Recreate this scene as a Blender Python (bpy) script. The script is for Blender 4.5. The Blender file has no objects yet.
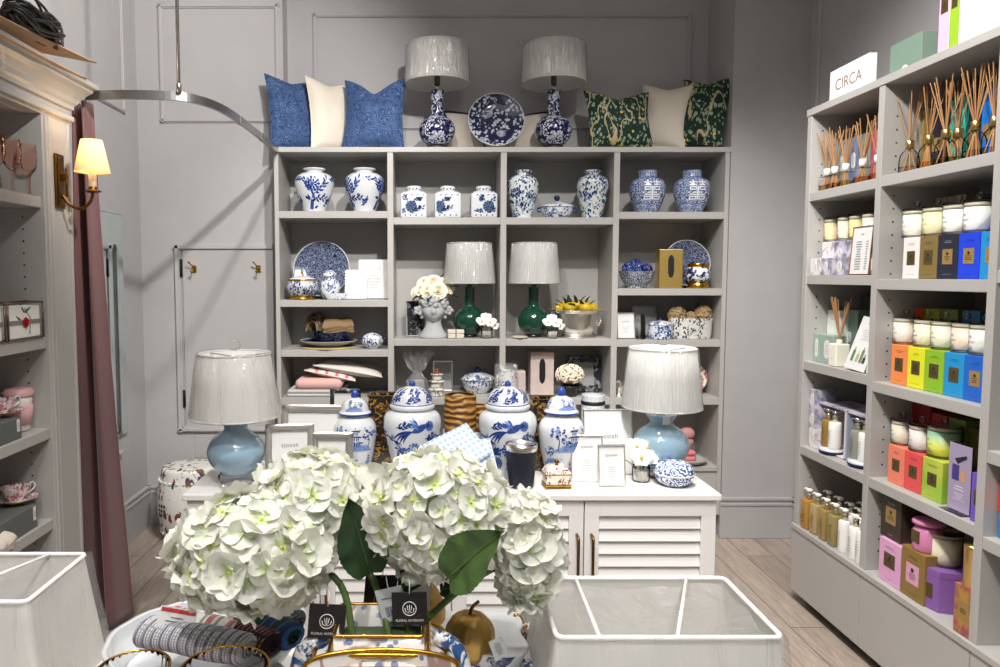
import bpy, bmesh, math, random
from mathutils import Vector, Matrix, noise
from math import sin, cos, pi, radians, sqrt, exp
random.seed(7)
sc = bpy.context.scene
COL = sc.collection
# ------------------------------------------------------------------ camera
F = 722.0; PITCH = radians(4); CX = 430.0; CY = 327.5; CAMZ = 1.6
cam = bpy.data.cameras.new('camera'); camo = bpy.data.objects.new('camera', cam); COL.objects.link(camo)
camo.location = (0, 0, CAMZ); camo.rotation_euler = (pi/2 - PITCH, 0, 0)
cam.sensor_width = 36; cam.lens = F * 36 / 1000
cam.shift_x = (500 - CX) / 1000; cam.shift_y = -(333.5 - CY) / 1000
cam.clip_start = .02
sc.camera = camo
sc.view_settings.view_transform = 'Standard'; sc.view_settings.look = 'None'
sc.view_settings.gamma = 1; sc.view_settings.use_curve_mapping = False
def ray(px, py):
    u = (px - CX) / F; v = (CY - py) / F
    return Vector((u, cos(PITCH) + v * sin(PITCH), -sin(PITCH) + v * cos(PITCH)))
def at(px, py, Y):
    r = ray(px, py); return Vector((0, 0, CAMZ)) + r * (Y / r.y)
def atx(px, py, X):
    r = ray(px, py); return Vector((0, 0, CAMZ)) + r * (X / r.x)
def atz(px, py, z):
    r = ray(px, py); return Vector((0, 0, CAMZ)) + r * ((z - CAMZ) / r.z)
# ------------------------------------------------------------------ materials
def lin(c):
    o = []
    for x in c[:3]:
        x /= 255.0
        o.append(x / 12.92 if x <= .04045 else ((x + .055) / 1.055) ** 2.4)
    return (*o, 1)
class NT:
    def __init__(s, name):
        s.m = bpy.data.materials.new(name); s.m.use_nodes = True
        s.t = s.m.node_tree; s.b = s.t.nodes['Principled BSDF']; s.out = s.t.nodes['Material Output']
    def n(s, typ, **kw):
        nd = s.t.nodes.new(typ)
        for k, v in kw.items():
            if k.startswith('i_'):
                key = k[2:]
                key = int(key) if key.isdigit() else key.replace('_', ' ')
                s.set(nd.inputs[key], v)
            else: setattr(nd, k, v)
        return nd
    def set(s, sock, v):
        if isinstance(v, bpy.types.NodeSocket): s.t.links.new(v, sock)
        else: sock.default_value = v
    def math(s, op, a, b=0.0, clamp=False):
        nd = s.n('ShaderNodeMath', operation=op, use_clamp=clamp); s.set(nd.inputs[0], a); s.set(nd.inputs[1], b); return nd.outputs[0]
    def step(s, a, thr, soft=.02):       # 1 where a > thr
        nd = s.n('ShaderNodeMapRange', interpolation_type='SMOOTHSTEP'); s.set(nd.inputs[0], a)
        nd.inputs[1].default_value = thr - soft; nd.inputs[2].default_value = thr + soft; return nd.outputs[0]
    def coord(s, scale=(1, 1, 1), out='Object', rot=(0, 0, 0), loc=(0, 0, 0)):
        tc = s.n('ShaderNodeTexCoord'); mp = s.n('ShaderNodeMapping'); s.t.links.new(tc.outputs[out], mp.inputs[0])
        mp.inputs['Scale'].default_value = scale; mp.inputs['Rotation'].default_value = rot; mp.inputs['Location'].default_value = loc
        return mp.outputs[0]
    def noise(s, vec, scale, detail=2, rough=.5, dist=0, col=False):
        nd = s.n('ShaderNodeTexNoise'); s.set(nd.inputs['Vector'], vec); nd.inputs['Scale'].default_value = scale
        nd.inputs['Detail'].default_value = detail; nd.inputs['Roughness'].default_value = rough; nd.inputs['Distortion'].default_value = dist
        return nd.outputs['Color' if col else 'Fac']
    def vor(s, vec, scale, feature='F1', out='Distance', rnd=1):
        nd = s.n('ShaderNodeTexVoronoi', feature=feature); s.set(nd.inputs['Vector'], vec); nd.inputs['Scale'].default_value = scale
        nd.inputs['Randomness'].default_value = rnd
        return nd.outputs[out]
    def mix(s, f, a, b):
        nd = s.n('ShaderNodeMix', data_type='RGBA'); s.set(nd.inputs[0], f); s.set(nd.inputs[6], a); s.set(nd.inputs[7], b); return nd.outputs[2]
    def bump(s, h, strength=.3, dist=.002):
        nd = s.n('ShaderNodeBump'); s.set(nd.inputs['Height'], h); nd.inputs['Strength'].default_value = strength; nd.inputs['Distance'].default_value = dist
        s.t.links.new(nd.outputs[0], s.b.inputs['Normal']); return nd.outputs[0]
    def col(s, c): s.set(s.b.inputs['Base Color'], c)
    def p(s, **kw):
        for k, v in kw.items(): s.set(s.b.inputs[k.replace('_', ' ')], v)
        return s
    def warp(s, vec, scale, amt):
        c = s.noise(vec, scale, 2, col=True)
        sub = s.n('ShaderNodeVectorMath', operation='SUBTRACT'); s.set(sub.inputs[0], c); sub.inputs[1].default_value = (.5, .5, .5)
        sc_ = s.n('ShaderNodeVectorMath', operation='SCALE'); s.set(sc_.inputs[0], sub.outputs[0]); sc_.inputs['Scale'].default_value = amt
        ad = s.n('ShaderNodeVectorMath', operation='ADD'); s.set(ad.inputs[0], vec); s.set(ad.inputs[1], sc_.outputs[0]); return ad.outputs[0]
_cache = {}
def mat(rgb, rough=.5, metal=0, spec=.5, coat=0, trans=0, ior=1.45, sss=0, emit=0, name=None):
    key = (tuple(rgb), rough, metal, spec, coat, trans, ior, sss, emit)
    if key in _cache: return _cache[key]
    n = NT(name or 'paint'); n.col(lin(rgb)); n.p(Roughness=rough, Metallic=metal, IOR=ior)
    n.b.inputs['Specular IOR Level'].default_value = spec; n.b.inputs['Coat Weight'].default_value = coat
    n.b.inputs['Transmission Weight'].default_value = trans
    if sss:
        n.b.inputs['Subsurface Weight'].default_value = sss; n.b.inputs['Subsurface Radius'].default_value = (.02, .02, .015)
    if emit:
        n.b.inputs['Emission Color'].default_value = lin(rgb); n.b.inputs['Emission Strength'].default_value = emit
    _cache[key] = n.m; return n.m
def painted(rgb, rough=.45, var=.03, sc_=6, name='painted_wall'):
    n = NT(name); v = n.coord(); f = n.noise(v, sc_, 4)
    a = lin([c * (1 - var) for c in rgb]); b = lin([min(255, c * (1 + var)) for c in rgb])
    n.col(n.mix(f, a, b)); n.p(Roughness=rough); n.bump(n.noise(v, 180, 2), .06, .001); return n.m
def porcelain(kind, scale=1.0, ground=(226, 229, 231), ink=(50, 80, 146), deep=(24, 42, 102), name='porcelain', seed=0, gloss=.12):
    n = NT(name); v = n.coord((scale,) * 3, loc=(seed * 1.7, seed * 2.3, seed * .9)); w = n.warp(v, 9, .06)
    G = lin(ground)
    inkc = n.mix(n.step(n.noise(w, 38, 3), .5, .12), lin(ink), lin(deep))
    fine = n.math('SUBTRACT', 1, n.vor(n.warp(v, 30, .015), 62))
    if kind == 'floral':         # chrysanthemum blossoms, leaves and twigs on a white ground
        d = n.math('SUBTRACT', 1, n.vor(w, 10)); bl = n.math('MULTIPLY', n.step(d, .57, .05), n.step(fine, .46, .08))
        lf = n.math('SUBTRACT', 1, n.vor(n.warp(n.coord((scale, scale, scale * .6), loc=(4 + seed, 0, 0), rot=(0, .7, 0)), 16, .03), 44))
        zone = n.step(n.noise(v, 9, 1), .47, .03); lf = n.math('MULTIPLY', n.step(lf, .58, .03), zone)
        br = n.math('ABSOLUTE', n.math('SUBTRACT', n.noise(w, 12, 1), .5)); br = n.math('MULTIPLY', n.step(n.math('SUBTRACT', 1, br), .988, .006), zone)
        f = n.math('MAXIMUM', n.math('MAXIMUM', bl, lf), n.math('MULTIPLY', br, .8))
    elif kind == 'sprig':        # small sprays, plenty of white
        lf = n.math('SUBTRACT', 1, n.vor(n.warp(n.coord((scale, scale, scale * .65), rot=(0, .6, 0), loc=(seed, 0, 0)), 16, .03), 46))
        zone = n.step(n.noise(v, 10, 1), .48, .03); f = n.math('MULTIPLY', n.step(lf, .60, .03), zone)
        br = n.math('ABSOLUTE', n.math('SUBTRACT', n.noise(w, 14, 1), .5))
        f = n.math('MAXIMUM', f, n.math('MULTIPLY', n.step(n.math('SUBTRACT', 1, br), .986, .006), zone))
    elif kind == 'scroll':       # dense scrolling vines broken by leaves
        d = n.vor(w, 19); r = n.math('SINE', n.math('MULTIPLY', d, 30))
        f = n.math('MAXIMUM', n.math('MULTIPLY', n.step(r, .05, .3), n.step(n.noise(v, 34, 2), .40, .08)), n.step(fine, .62, .04))
    elif kind == 'dark':         # pale blossoms on navy
        d = n.math('SUBTRACT', 1, n.vor(w, 17)); bl = n.math('MULTIPLY', n.step(d, .70, .02), n.math('ADD', n.math('MULTIPLY', n.step(fine, .5, .1), .25), .38))
        pet = n.math('SUBTRACT', 1, n.vor(n.warp(v, 30, .03), 74))
        small = n.math('MULTIPLY', n.step(pet, .55, .04), n.step(n.noise(v, 24, 1), .43, .05))
        f = n.math('SUBTRACT', 1, n.math('MAXIMUM', bl, n.math('MULTIPLY', small, .85)))
        inkc = lin(deep)
    elif kind == 'landscape':    # pagodas, rocks and tree clumps in washes
        vs = n.coord((scale, scale, scale * 1.6), loc=(seed, seed, seed)); ww = n.warp(vs, 26, .04)
        a_ = n.step(n.noise(ww, 12, 3), .555, .02); st = n.step(n.noise(n.coord((scale * .5, scale * .5, scale * 2)), 85, 2), .44, .08)
        f = n.math('MULTIPLY', a_, n.math('ADD', n.math('MULTIPLY', st, .6), .4))
        tw = n.math('MULTIPLY', n.step(fine, .6, .05), n.step(n.noise(v, 13, 1), .55, .03))
        f = n.math('MAXIMUM', f, tw)
    elif kind == 'toile':        # mid blue print all over
        a_ = n.noise(w, 26, 4, .6, .8); f = n.step(a_, .50, .03)
    elif kind == 'plain': f = n.math('MULTIPLY', n.noise(v, 3), 0)
    n.col(n.mix(f, G, inkc)); n.p(Roughness=gloss); n.b.inputs['Coat Weight'].default_value = .4; n.b.inputs['Coat Roughness'].default_value = .05
    return n.m
def fabric(rgb, rough=.9, bump=.25, scale=350, name='fabric'):
    n = NT(name); v = n.coord(); f = n.noise(v, scale, 2)
    n.col(n.mix(f, lin([c * .93 for c in rgb]), lin([min(255, c * 1.04) for c in rgb]))); n.p(Roughness=rough)
    n.b.inputs['Sheen Weight'].default_value = .15; n.bump(f, bump, .0015); return n.m
def glass(tint=(255, 255, 255), rough=.02, alpha=.12, name='glass'):
    # thin clear glass: mostly see-through, with a sharp reflection
    n = NT(name); t = n.t
    tr = n.n('ShaderNodeBsdfTransparent'); tr.inputs[0].default_value = lin(tint)
    gl = n.n('ShaderNodeBsdfGlossy'); gl.inputs['Roughness'].default_value = rough
    fr = n.n('ShaderNodeLayerWeight'); fr.inputs[0].default_value = alpha
    mx = n.n('ShaderNodeMixShader'); t.links.new(fr.outputs['Fresnel'], mx.inputs[0]); t.links.new(tr.outputs[0], mx.inputs[1]); t.links.new(gl.outputs[0], mx.inputs[2])
    t.links.new(mx.outputs[0], n.out.inputs[0]); return n.m
def plastic_wrap(name='clear_plastic_wrap', vert=1, haze=.05, gloss=.16):
    n = NT(name); t = n.t; v = n.coord((1, 1, .16 if vert else 1)); h = n.noise(n.warp(v, 7, .10), 21, 3, .6, .8)
    bp = n.n('ShaderNodeBump'); t.links.new(h, bp.inputs['Height']); bp.inputs['Strength'].default_value = 1; bp.inputs['Distance'].default_value = .05
    tr = n.n('ShaderNodeBsdfTransparent'); tr.inputs[0].default_value = (.98, .98, .98, 1)
    gl = n.n('ShaderNodeBsdfGlossy'); gl.inputs['Roughness'].default_value = .17; t.links.new(bp.outputs[0], gl.inputs['Normal'])
    df = n.n('ShaderNodeBsdfDiffuse'); df.inputs[0].default_value = (.95, .95, .95, 1)
    m0 = n.n('ShaderNodeMixShader'); m0.inputs[0].default_value = haze; t.links.new(tr.outputs[0], m0.inputs[1]); t.links.new(df.outputs[0], m0.inputs[2])
    fr = n.n('ShaderNodeLayerWeight'); fr.inputs[0].default_value = .10; t.links.new(bp.outputs[0], fr.inputs['Normal'])
    f2 = n.math('ADD', n.math('MULTIPLY', fr.outputs['Fresnel'], .25), gloss, True)
    m1 = n.n('ShaderNodeMixShader'); t.links.new(f2, m1.inputs[0]); t.links.new(m0.outputs[0], m1.inputs[1]); t.links.new(gl.outputs[0], m1.inputs[2])
    t.links.new(m1.outputs[0], n.out.inputs[0]); return n.m
def shade_fabric(rgb=(246, 244, 240), pleat=0, emit=0, name='lampshade_fabric'):
    n = NT(name); t = n.t; v = n.coord()
    df = n.n('ShaderNodeBsdfDiffuse'); df.inputs[0].default_value = lin(rgb)
    tl = n.n('ShaderNodeBsdfTranslucent'); tl.inputs[0].default_value = lin(rgb)
    h = n.noise(v, 260, 2); bp = n.n('ShaderNodeBump'); t.links.new(h, bp.inputs['Height']); bp.inputs['Strength'].default_value = .15; bp.inputs['Distance'].default_value = .001
    t.links.new(bp.outputs[0], df.inputs['Normal'])
    mx = n.n('ShaderNodeMixShader'); mx.inputs[0].default_value = .4; t.links.new(df.outputs[0], mx.inputs[1]); t.links.new(tl.outputs[0], mx.inputs[2])
    t.links.new(mx.outputs[0], n.out.inputs[0]); return n.m
# shared materials
WALL = painted((172, 169, 169), .5)
CAB = painted((176, 173, 169), .38, .015, 4, 'cabinet_paint')
WHITE = painted((228, 225, 222), .35, .01, 4, 'white_lacquer')
BRASS = mat((190, 150, 70), .25, 1, name='brass'); ABRASS = mat((120, 88, 44), .35, 1, name='aged_brass')
GOLD = mat((212, 160, 60), .22, 1, name='gilt'); CHROME = mat((215, 215, 218), .12, 1, name='chrome'); STEEL = mat((170, 170, 168), .35, 1, name='brushed_steel')
SILVER = mat((240, 236, 228), .27, 1, name='silver')
BLACK = mat((22, 22, 25), .5); PAPER = mat((222, 221, 219), .7, name='paper'); INKG = mat((120, 118, 116), .7, name='grey_print'); INKL = mat((178, 176, 174), .7, name='pale_print')
CERW = mat((214, 216, 218), .12, coat=.4, name='white_glaze')
GLASS = glass(); WRAP = plastic_wrap(); WRAP2 = plastic_wrap('loose_plastic_wrap', 1, .08, .045); PALEGOLD = mat((218, 188, 122), .28, 1, name='pale_gold'); SHADE = shade_fabric()
NAVY = mat((24, 34, 78), .3); KNOBBLUE = mat((40, 70, 150), .15, coat=.4, name='blue_glaze')
# ------------------------------------------------------------------ mesh builder
class MB:
    def __init__(s): s.v = []; s.f = []; s.m = []; s.s = []
    def add(s, vs, fs, mi=0, smooth=False, M=None):
        b = len(s.v)
        for p in vs:
            p = Vector(p); s.v.append(M @ p if M is not None else p)
        for f in fs: s.f.append([b + i for i in f]); s.m.append(mi); s.s.append(smooth)
        return s
    def box(s, lo, hi, mi=0, M=None):
        x0, y0, z0 = lo; x1, y1, z1 = hi
        return s.add([(x0, y0, z0), (x1, y0, z0), (x1, y1, z0), (x0, y1, z0), (x0, y0, z1), (x1, y0, z1), (x1, y1, z1), (x0, y1, z1)],
            [(3, 2, 1, 0), (4, 5, 6, 7), (0, 1, 5, 4), (1, 2, 6, 5), (2, 3, 7, 6), (3, 0, 4, 7)], mi, False, M)
    def rbox(s, lo, hi, r=.003, mi=0, M=None, seg=2, smooth=False):
        bm = bmesh.new(); bmesh.ops.create_cube(bm, size=1)
        for v in bm.verts:
            v.co = Vector([(lo[i] + hi[i]) / 2 + v.co[i] * (hi[i] - lo[i]) for i in range(3)])
        r = min(r, .49 * min(hi[i] - lo[i] for i in range(3)))
        bmesh.ops.bevel(bm, geom=list(bm.edges), offset=r, segments=seg, affect='EDGES', profile=.5)
        bm.verts.index_update(); s.add([v.co.copy() for v in bm.verts], [[v.index for v in f.verts] for f in bm.faces], mi, smooth, M); bm.free(); return s
    def lathe(s, prof, n=32, c=(0, 0, 0), mi=0, smooth=True, M=None, ex=1, ey=1, fn=None, cap=True):
        vs = []; fs = []; k = len(prof)
        for (r, z) in prof:
            for i in range(n):
                a = 2 * pi * i / n; rr = r * (fn(a, z) if fn else 1)
                vs.append((c[0] + rr * cos(a) * ex, c[1] + rr * sin(a) * ey, c[2] + z))
        for j in range(k - 1):
            for i in range(n):
                i2 = (i + 1) % n; fs.append((j * n + i, j * n + i2, (j + 1) * n + i2, (j + 1) * n + i))
        if cap:
            if prof[0][0] > 0: fs.append(tuple(range(n - 1, -1, -1)))
            if prof[-1][0] > 0: fs.append(tuple((k - 1) * n + i for i in range(n)))
        return s.add(vs, fs, mi, smooth, M)
    def tube(s, pts, r, n=8, mi=0, closed=False, M=None, smooth=True):
        pts = [Vector(p) for p in pts]; k = len(pts); vs = []; fs = []; up = None
        for i, p in enumerate(pts):
            if closed: d = pts[(i + 1) % k] - pts[i - 1]
            else: d = pts[min(i + 1, k - 1)] - pts[max(i - 1, 0)]
            d.normalize()
            if up is None:
                up = Vector((0, 0, 1)) if abs(d.z) < .9 else Vector((1, 0, 0))
            u = (up - d * up.dot(d)).normalized(); w = d.cross(u); up = u
            rr = r[i] if isinstance(r, (list, tuple)) else r
            for j in range(n):
                a = 2 * pi * j / n; vs.append(p + (u * cos(a) + w * sin(a)) * rr)
        for i in range(k if closed else k - 1):
            for j in range(n):
                i2 = (i + 1) % k; j2 = (j + 1) % n; fs.append((i * n + j, i * n + j2, i2 * n + j2, i2 * n + j))
        if not closed: fs.append(tuple(range(n - 1, -1, -1))); fs.append(tuple((k - 1) * n + j for j in range(n)))
        return s.add(vs, fs, mi, smooth, M)
    def ball(s, c, r, n=16, m=10, mi=0, M=None):
        if not hasattr(r, '__len__'): r = (r, r, r)
        pr = [(max(1e-5, sin(pi * i / m)), -cos(pi * i / m)) for i in range(m + 1)]
        T = Matrix.Translation(Vector(c)) @ Matrix.Diagonal((r[0], r[1], r[2], 1))
        return s.lathe(pr, n, mi=mi, M=(M @ T if M is not None else T), cap=False)
    def prism(s, poly, z0, z1, mi=0, M=None, smooth=False):
        n = len(poly); vs = [(x, y, z0) for x, y in poly] + [(x, y, z1) for x, y in poly]
        fs = [tuple(range(n - 1, -1, -1)), tuple(range(n, 2 * n))] + [(i, (i + 1) % n, n + (i + 1) % n, n + i) for i in range(n)]
        return s.add(vs, fs, mi, smooth, M)
    def grid(s, fn, nu, nv, cu=False, cv=False, mi=0, smooth=True, M=None):
        vs = [fn(i / (nu if cu else nu - 1), j / (nv if cv else nv - 1)) for i in range(nu) for j in range(nv)]
        fs = [(i * nv + j, ((i + 1) % nu) * nv + j, ((i + 1) % nu) * nv + (j + 1) % nv, i * nv + (j + 1) % nv)
              for i in range(nu if cu else nu - 1) for j in range(nv if cv else nv - 1)]
        return s.add(vs, fs, mi, smooth, M)
    def build(s, name, mats, parent=None, loc=(0, 0, 0), rot=(0, 0, 0)):
        me = bpy.data.meshes.new(name); me.from_pydata([tuple(v) for v in s.v], [], s.f)
        for m_ in (mats if isinstance(mats, (list, tuple)) else [mats]): me.materials.append(m_)
        me.polygons.foreach_set('material_index', s.m); me.polygons.foreach_set('use_smooth', s.s)
        bm = bmesh.new(); bm.from_mesh(me); bmesh.ops.recalc_face_normals(bm, faces=bm.faces); bm.to_mesh(me); bm.free(); me.update()
        o = bpy.data.objects.new(name, me); COL.objects.link(o); o.location = loc; o.rotation_euler = rot
        if parent: o.parent = parent
        return o
def YX(): return Matrix.Rotation(pi / 2, 4, 'X')     # lay a lathe/prism so that its axis runs along -Y
def thing(name, label, cat, loc=(0, 0, 0), rz=0, group=None):
    o = bpy.data.objects.new(name, None); COL.objects.link(o); o.empty_display_size = .05
    o.location = loc; o.rotation_euler = (0, 0, rz); o['label'] = label; o['category'] = cat
    if group: o['group'] = group
    return o
def tag(o, label, cat, group=None):
    o['label'] = label; o['category'] = cat
    if group: o['group'] = group
    return o
def struct(o): o['kind'] = 'structure'; return o
def dup(root, label, loc, rz=None, group=None):
    def rec(o, par):
        c = o.copy(); COL.objects.link(c); c.parent = par
        for ch in o.children: rec(ch, c)
        return c
    bpy.context.view_layer.update()
    r = rec(root, None); r['label'] = label; r.location = loc
    if rz is not None: r.rotation_euler = (0, 0, rz)
    if group: r['group'] = group
    return r
def text(s, size, m, parent, loc, rot=(pi / 2, 0, 0), ext=.0004, name='lettering', align='CENTER', space=1.0, bold=0):
    cu = bpy.data.curves.new('t', 'FONT'); cu.body = s; cu.size = size; cu.extrude = ext; cu.align_x = align; cu.align_y = 'CENTER'; cu.space_character = space; cu.offset = bold
    t = bpy.data.objects.new('t', cu); COL.objects.link(t); bpy.context.view_layer.update()
    me = bpy.data.meshes.new_from_object(t.evaluated_get(bpy.context.evaluated_depsgraph_get())); bpy.data.objects.remove(t); bpy.data.curves.remove(cu)
    me.materials.clear(); me.materials.append(m)
    o = bpy.data.objects.new(name, me); COL.objects.link(o); o.location = loc; o.rotation_euler = rot
    if parent: o.parent = parent
    return o
def print_lines(w, h, n, parent, y, z0, m=INKL, x0=0, name='printed_text', thick=.25, frac=None, seed=1):
    rnd = random.Random(seed); mb = MB(); st = h / n
    for i in range(n):
        l = w * (frac[i % len(frac)] if frac else rnd.uniform(.45, 1)); z = z0 + h - (i + .5) * st
        mb.box((x0 - l / 2, y - .0006, z - st * thick / 2), (x0 + l / 2, y + .0002, z + st * thick / 2))
    return mb.build(name, m, parent)
def sm(prof, it=2):         # Chaikin smoothing of an open profile
    for _ in range(it):
        q = [prof[0]]
        for a, b in zip(prof[:-1], prof[1:]):
            q += [(a[0] * .75 + b[0] * .25, a[1] * .75 + b[1] * .25), (a[0] * .25 + b[0] * .75, a[1] * .25 + b[1] * .75)]
        q.append(prof[-1]); prof = q
    return prof
def hollow(prof, t):        # open vessel profile (outside, bottom to top) -> with inner wall
    return prof + [(max(.0005, r - t), max(z, prof[0][1] + t)) for r, z in reversed(prof)] + [(.0001, prof[0][1] + t)]
# ------------------------------------------------------------------ the setting
XL, XR, YB, YN, ZC = -1.83, 2.235, 4.75, -1.6, 3.75
def floor_mat():
    n = NT('oak_floorboards'); v = n.coord(rot=(0, 0, pi / 2))
    br = n.n('ShaderNodeTexBrick', offset=.37, i_Vector=v, i_Scale=1.0); br.inputs['Mortar Size'].default_value = .0035; br.inputs['Brick Width'].default_value = 1.35; br.inputs['Row Height'].default_value = .165
    br.inputs['Color1'].default_value = lin((166, 155, 147)); br.inputs['Color2'].default_value = lin((196, 186, 177)); br.inputs['Mortar'].default_value = lin((96, 88, 82))
    br.inputs['Bias'].default_value = 0
    g = n.noise(n.coord((9, .8, 1)), 5, 6, .62, 1.4)
    g2 = n.noise(n.coord((3, .5, 1)), 4, 3)
    c = n.mix(n.step(g, .5, .3), lin((150, 140, 132)), lin((190, 181, 172)))
    mx = n.n('ShaderNodeMix', data_type='RGBA', blend_type='MULTIPLY'); mx.inputs[0].default_value = .85; n.set(mx.inputs[6], c); n.set(mx.inputs[7], br.outputs['Color'])
    gm = n.n('ShaderNodeMix', data_type='RGBA', blend_type='ADD'); gm.inputs[0].default_value = .55; n.set(gm.inputs[6], mx.outputs[2]); n.set(gm.inputs[7], mx.outputs[2])
    n.col(gm.outputs[2]); n.p(Roughness=.42); n.bump(n.math('ADD', g, n.math('MULTIPLY', br.outputs['Fac'], -2)), .12, .002); return n.m
struct(MB().box((XL - .1, YN, -.06), (XR + .1, YB + .1, 0)).build('floor', floor_mat()))
struct(MB().box((XL - .1, YN, ZC), (XR + .1, YB + .1, ZC + .08)).build('ceiling', painted((236, 236, 236), .6, name='ceiling_paint')))
struct(MB().box((XL - .1, YN, 0), (XL, YB + .1, ZC)).build('wall_left', WALL))
struct(MB().box((XR, YN, 0), (XR + .1, YB + .1, ZC)).build('wall_right', WALL))
wb = MB().box((XL, YB, 0), (XR, YB + .1, ZC))
YD = 4.60                                            # the plane of the wall with the hatch
xs = at(283, 60, YD).x
wb.box((XL, YD, 0), (xs, YB, ZC))
struct(wb.build('wall_back', WALL))
XP0, YP = 1.786, 4.345
struct(MB().box((XP0, YP, 0), (XR, YB, ZC)).build('wall_pier', WALL))
def moulding(mb, pts, w=.032, d=.014):               # mitred picture-frame moulding in the plane of pts (closed), stepped section
    pass
def rect_frame(x0, x1, z0, z1, y, w=.03, d=.016, bottom=True):
    mb = MB()
    for (ww, dd) in ((w, d * .55), (w * .55, d)):
        o = (w - ww) / 2
        mb.rbox((x0 + o, y - dd, z0), (x0 + o + ww, y, z1), .003); mb.rbox((x1 - o - ww, y - dd, z0), (x1 - o, y, z1), .003)
        mb.rbox((x0, y - dd, z1 - o - ww), (x1, y, z1 - o), .003)
        if bottom: mb.rbox((x0, y - dd, z0 + o), (x1, y, z0 + o + ww), .003)
    return mb
def pz(py, Y, px=430): return at(px, py, Y).z
k = 0
def trim(mb):
    global k
    k += 1; return struct(mb.build('trim_%d' % k, WALL))
trim(rect_frame(at(159, 60, YD).x, at(280, 60, YD).x, pz(123, YD), pz(3.5, YD), YD))
trim(rect_frame(at(313, 60, YB).x, at(691, 60, YB).x, pz(130, YB), pz(13, YB), YB))
trim(rect_frame(at(716, 60, YB).x, at(716, 60, YB).x + .6, pz(118, YB), pz(-40, YB), YB))
def side_frame(X, s, y0, y1, z0, z1, w=.03, d=.016):  # s = +1 faces +X
    mb = MB()
    for (ww, dd) in ((w, d * .55), (w * .55, d)):
        o = (w - ww) / 2; xa, xb = sorted((X, X + s * dd))
        for a, b in ((y0 + o, y0 + o + ww), (y1 - o - ww, y1 - o)): mb.rbox((xa, a, z0), (xb, b, z1), .003)
        for a, b in ((z0 + o, z0 + o + ww), (z1 - o - ww, z1 - o)): mb.rbox((xa, y0, a), (xb, y1, b), .003)
    return mb
pl = atx(124, 114, XL); trim(side_frame(XL, 1, 1.2, pl.y, pl.z, 3.6))
prt = atx(818, 60, XR); trim(side_frame(XR, -1, 1.6, prt.y, 2.1, 3.6))
def baseboard(name, pts, h=.255, t=.022):             # stepped skirting along a polyline, wall on the far side of the pts
    mb = MB()
    for (p, q, nrm) in pts:
        p = Vector((*p, 0)); q = Vector((*q, 0)); nn = Vector((*nrm, 0))
        for z0, z1, dd in ((0, h - .05, t), (h - .05, h - .032, t * 1.25), (h - .032, h - .018, t * .7), (h - .018, h, t * 1.05)):
            a = p + nn * dd; lo = [min(p[i], q[i], a[i], (q + nn * dd)[i]) for i in range(2)]; hi = [max(p[i], q[i], a[i], (q + nn * dd)[i]) for i in range(2)]
            mb.rbox((lo[0], lo[1], z0), (hi[0], hi[1], z1), .003)
    return struct(mb.build(name, WALL))
baseboard('baseboard_back', [((XL, YD), (at(274, 500, YD).x, YD), (0, -1))])
baseboard('baseboard_left', [((XL, 3.0), (XL, YD), (1, 0))])
baseboard('baseboard_pier', [((XP0 - .012, YP), (XR, YP), (0, -1)), ((XR, 3.52), (XR, YP), (-1, 0))])
ly = atx(122, 450, XL + .03)
struct(MB().rbox((XL, 3.1, 0), (XL + .024, ly.y, ly.z - .02), .003).rbox((XL, 3.1, ly.z - .02), (XL + .045, ly.y + .015, ly.z), .004).rbox((XL, 3.1, 0), (XL + .045, ly.y + .01, .27), .006).build('trim_6', WALL))
# jib door in the back wall: leaf, moulded frame, hinges
hx0, hx1 = at(183, 340, YD).x, at(274.5, 340, YD).x; hz0, hz1 = pz(427, YD), pz(250, YD)
door = struct(MB().rbox((hx0 + .012, YD - .012, hz0), (hx1, YD, hz1), .003).build('door_1', WALL))
fr = MB()
for (a, b, dd) in ((.0, .034, .016), (.006, .024, .026)):
    fr.rbox((hx0 - .04 + a, YD - dd, hz0 - .03), (hx0 - .04 + b + .006, YD, hz1 + .03), .003)
    fr.rbox((hx0 - .04, YD - dd, hz1 + .0 + a), (hx1, YD, hz1 + b + .006), .003)
    fr.rbox((hx0 - .04, YD - dd, hz0 - .03 + a), (hx1, YD, hz0 - .03 + b + .002), .003)
fr.build('door_frame', WALL, door)
for py in (268, 398):
    z = pz(py, YD); MB().rbox((hx0 - .002, YD - .02, z - .055), (hx0 + .013, YD - .01, z + .055), .003).tube([(hx0 + .004, YD - .022, z - .055), (hx0 + .004, YD - .022, z + .055)], .006).build('hinge', mat((35, 33, 32), .4, .6), door)
# blank cover plate low on the back wall
o = rect_frame(at(195, 445, YD).x, at(215, 445, YD).x, pz(458, YD), pz(436, YD), YD, .012, .006).rbox((at(196, 445, YD).x, YD - .004, pz(457, YD)), (at(214, 445, YD).x, YD, pz(437, YD)), .002).build('cover_plate', WALL)
tag(o, 'small square grey cover plate low on the wall behind the blue table lamp', 'cover plate')
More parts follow.
